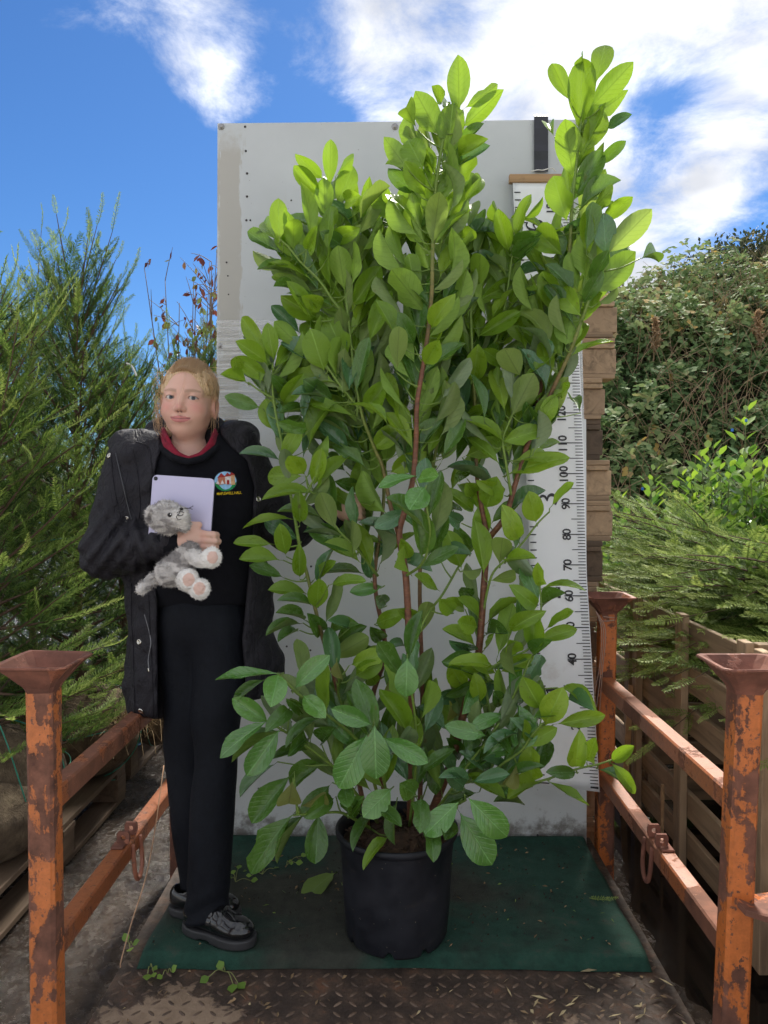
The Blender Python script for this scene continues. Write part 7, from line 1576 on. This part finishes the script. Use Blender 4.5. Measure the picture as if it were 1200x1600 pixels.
weed(1028, 428, 480, 10.6, 'thin seed stalk standing against the white cloud', 3, (0.30, 0.24, 0.14))
# young laurels in front of the bank
M_LAUR = foliage_mat('small_laurel_leaves', [(0, (0.030, 0.085, 0.018)), (.45, (0.075, 0.17, 0.026)), (1.0, (0.24, 0.36, 0.035))], .3, .28, .6)
def small_laurel(px, py, Yd, rad, zb, label, seed, ns=16, dens=1.0):
    r_ = np.random.default_rng(seed); top = P(px, py, Yd); root = empty('young_laurel', (top[0], Yd, zb), label, 'laurel', 'young laurels in front of the bank'); g_ = G(); B, A, N_, S, T_ = [], [], [], [], []
    for k in range(ns):
        an = k * 2.4; rr2 = rad * math.sqrt((k + .5) / ns); h_ = (top[2] - zb) * (1 - .45 * (rr2 / rad) ** 2) * r_.uniform(.85, 1.0)
        if k == 0: h_ = top[2] - zb
        p0 = np.array((top[0] + r_.normal() * .04, Yd + r_.normal() * .04, zb)); p2 = np.array((top[0] + math.cos(an) * rr2, Yd + math.sin(an) * rr2 * .8, zb + h_)); q_ = smooth_path([p0, (p0 * .5 + p2 * .5) + np.array((math.cos(an), math.sin(an), 0)) * rr2 * .12, p2], 10); g_.tube(q_, np.linspace(.008, .0025, len(q_)), 5, False)
        T, N1, B1 = frames(q_); nl = int(46 * dens)
        for j in range(nl):
            t = .25 + .75 * j / nl; i = min(len(q_) - 1, int(t * len(q_))); a2 = j * 2.4; o = N1[i] * math.cos(a2) + B1[i] * math.sin(a2)
            B.append(q_[i] + o * r_.uniform(0, .06)); A.append(o + T[i] * (.35 + .7 * t)); N_.append(T[i] - o * .4 + r_.normal(size=3) * .25); S.append(r_.uniform(.075, .115) * (1.08 - .35 * t ** 4)); T_.append(.2 + .75 * t ** 4 + r_.normal() * .1)
    link('stems', g_.mesh('stems', simple('green_stem_%d' % seed, (0.13, 0.16, 0.05), .6)), root)
    B, A, N_, S, T_ = map(np.array, (B, A, N_, S, T_)); V_, F_ = scatter(LT * (1.0, 1, 1), LTF, B, A, N_, S); link('leaves', mesh_mixed('leaves', V_, F_, M_LAUR, np.repeat(T_, 6)), root)
    return root
l1 = small_laurel(1150, 642, 4.6, .52, GZ, 'bright green young laurel, tallest at the right under the bank', 1, 40)
l2 = small_laurel(1005, 735, 5.0, .34, GZ, 'small young laurel with blue tag between pallets and tall laurel', 2, 16)
l3 = small_laurel(1215, 690, 4.3, .42, GZ, 'young laurel at the right edge under the bank', 3, 30)
l4 = small_laurel(1075, 770, 4.7, .40, GZ, 'low young laurel in front of the brambles', 4, 30)
M_BLUE = simple('blue_tag', (0.03, 0.16, 0.55), 0.5)
for (x, y, d, par) in ((1166, 657, 4.52, l1), (1004, 764, 4.9, l2), (1144, 672, 4.5, l1)):
    c_ = P(x, y, d); link('tag', G().box(c_ - (.008, .002, .009), c_ + (.008, .002, .009), .002).mesh('tag', M_BLUE), par)
# ================================================================ litter, sprouts and fallen leaves
def fallen(name, px, py, tx, ty, w_, tone, label, z=.039):
    a_, b_ = PZ(px, py, z), PZ(tx, ty, z); ax_ = b_ - a_; L = np.linalg.norm(ax_); o = link(name, mesh(name, LV[6][0], LV[6][1], LM[tone], True, uv=LV[6][2]), None, None, leaf_matrix(a_ + (0, 0, .006), ax_ + (0, 0, .01), np.array((.1, -.2, 1.0)), L, w_)); return tag(o, label, 'leaf')
fallen('fallen_leaf', 522, 1368, 474, 1402, .062, 'p', 'fallen yellow-green leaf lying on the mat left of the pot')
r = np.random.default_rng(91); g = G()
def bits(n_, xr, yr, z, L0, L1, W, name, mat, par, wet=.4):
    V, F, k = [], [], 0
    for i in range(n_):
        x, y = r.uniform(*xr), r.uniform(*yr); an = r.uniform(0, 6.28); L = r.uniform(L0, L1); w2 = W * r.uniform(.5, 1.2); d = np.array((math.cos(an), math.sin(an), 0)); s_ = np.array((-d[1], d[0], 0)); c_ = np.array((x, y, z)); t = r.uniform(.001, .006)
        V += [c_ - d * L, c_ + s_ * w2 + (0, 0, t), c_ + d * L + (0, 0, t * .5), c_ - s_ * w2 + (0, 0, .0006)]; F += [(k, k + 1, k + 2), (k, k + 2, k + 3)]; k += 4
    return tag(link(name, mesh(name, V, F, mat), par), kind='stuff')
M_LIT = [simple('dead_leaf_bits', (0.22, 0.145, 0.075), .9, var=.5, scale=9), simple('pale_leaf_bits', (0.42, 0.34, 0.19), .9, var=.4, scale=9), simple('green_leaf_bits', (0.16, 0.24, 0.05), .7, var=.4, scale=9), simple('dark_crumbs', (0.028, 0.020, 0.014), .95, var=.4, scale=9)]
o = bits(150, (-.60, .60), (1.84, 2.42), .0385, .003, .010, .0022, 'mat_litter', M_LIT[0], None); tag(o, 'scattered crumbs of dead leaf on the green mat', 'litter')
o = bits(420, (-.60, .60), (1.84, 2.42), .0375, .001, .005, .0024, 'mat_crumbs', M_LIT[3], None); tag(o, 'dark crumbs of earth scattered on the green mat', 'litter')
o = bits(34, (-.55, .60), (1.84, 2.42), .0395, .004, .011, .0018, 'green_litter', M_LIT[2], None); tag(o, 'small bits of green leaf scattered on the mat', 'litter')
o = bits(120, (-.62, .62), (1.50, 1.80), .0035, .003, .012, .0026, 'deck_litter', M_LIT[0], None); tag(o, 'brown leaf scraps scattered on the tread plate', 'litter')
o = bits(44, (.26, .64), (1.52, 1.81), .0045, .006, .022, .003, 'straw_litter', M_LIT[1], None); tag(o, 'pale willow-shaped leaf scraps at the right mat corner', 'litter')
o = bits(60, (-.66, .66), (1.55, 2.45), .006, .003, .009, .0018, 'edge_litter', M_LIT[1], None); tag(o, 'pale leaf crumbs along the edges of the tread plate', 'litter')
# the green yew sprig on the mat
V_, F_ = scatter(SHOOTS[0][0], SHOOTS[0][1], PZ(921, 1403, .041)[None], (PZ(958, 1405, .04) - PZ(921, 1403, .041))[None], np.array([[0, -.3, 1.0]]), np.array([.38]))
tag(link('yew_sprig', mesh_mixed('yew_sprig', V_, F_, M_YEW, np.full(len(V_), .75))), 'small yew sprig lying on the right of the mat', 'sprig')
M_SPROUT = foliage_mat('sprout_leaves', [(0, (0.10, 0.20, 0.03)), (1, (0.26, 0.40, 0.07))], .35)
def sprout(pts_, label, z=.004, hgt=.010, size=.020):
    base = PZ(*pts_[0], z); root = empty('weed_sprout', base, label, 'weed', 'weed sprouts round the mat'); g_ = G(); B, A, N_ = [], [], []
    for (x, y) in pts_[1:]:
        e_ = PZ(x, y, z + hgt * r.uniform(.2, .8)); g_.tube(smooth_path([base, (base + e_) / 2 + (0, 0, hgt), e_], 4), .0011, 4, False); B.append(e_); A.append(e_ - base + r.normal(size=3) * .01); N_.append(np.array((r.normal() * .3, -.5, 1.0)))
    link('stalks', g_.mesh('stalks', M_SPROUT_S), root); B, A, N_ = map(np.array, (B, A, N_)); V_, F_ = scatter(LT * (1.6, 1, 1), LTF, B, A, N_, size * r.uniform(.8, 1.3, len(B))); link('leaves', mesh_mixed('leaves', V_, F_, M_SPROUT, np.repeat(r.random(len(B)), 6)), root)
M_SPROUT_S = simple('sprout_stalk', (0.20, 0.22, 0.07), .7)
sprout([(352, 1518), (327, 1526), (364, 1537), (372, 1536), (347, 1516)], 'largest weed sprout below the front edge of the mat', size=.030)
sprout([(234, 1512), (231, 1522), (240, 1520), (238, 1512)], 'weed sprout at the front left corner of the mat')
sprout([(262, 1520), (254, 1524), (268, 1519)], 'small weed sprout just right of the mat corner')
sprout([(202, 1478), (199, 1472), (207, 1476), (203, 1482)], 'weed sprout beside the string at the left deck edge')
sprout([(368, 1378), (362, 1372), (372, 1358), (392, 1376), (365, 1366)], 'weed sprout on the mat beside the trouser leg', .038, .008)
sprout([(410, 1366), (393, 1368), (428, 1357), (407, 1350), (420, 1345)], 'weed sprout on the mat against the foot of the board', .038, .008)
sprout([(448, 1352), (450, 1346), (462, 1348), (470, 1338)], 'faint weed sprout on the mat behind the fallen leaf', .038, .008)
# pale string knotted round the back right post
M_STR = simple('pale_string', (0.40, 0.26, 0.20), .9)
t = np.linspace(0, 2 * math.pi * 2.4, 60); ps = np.stack([.686 + .030 * np.cos(t), 2.45 + .030 * np.sin(t), .742 + .008 * np.sin(t * .5)], -1)
st_o = tag(link('post_string', G().tube(ps, .0018, 5).mesh('post_string', M_STR, True)), 'pale string tied round the back right post', 'string')
for k in range(3):
    link('loose_end', G().tube(smooth_path([P(931, 955, 2.41), P(940 + k * 3, 985, 2.40), P(937 + k * 2, 1040 + 6 * k, 2.39), P(928 + k * 4, 1085 + 20 * k, 2.39)], 5), .0014, 4).mesh('loose_end', M_STR), st_o)
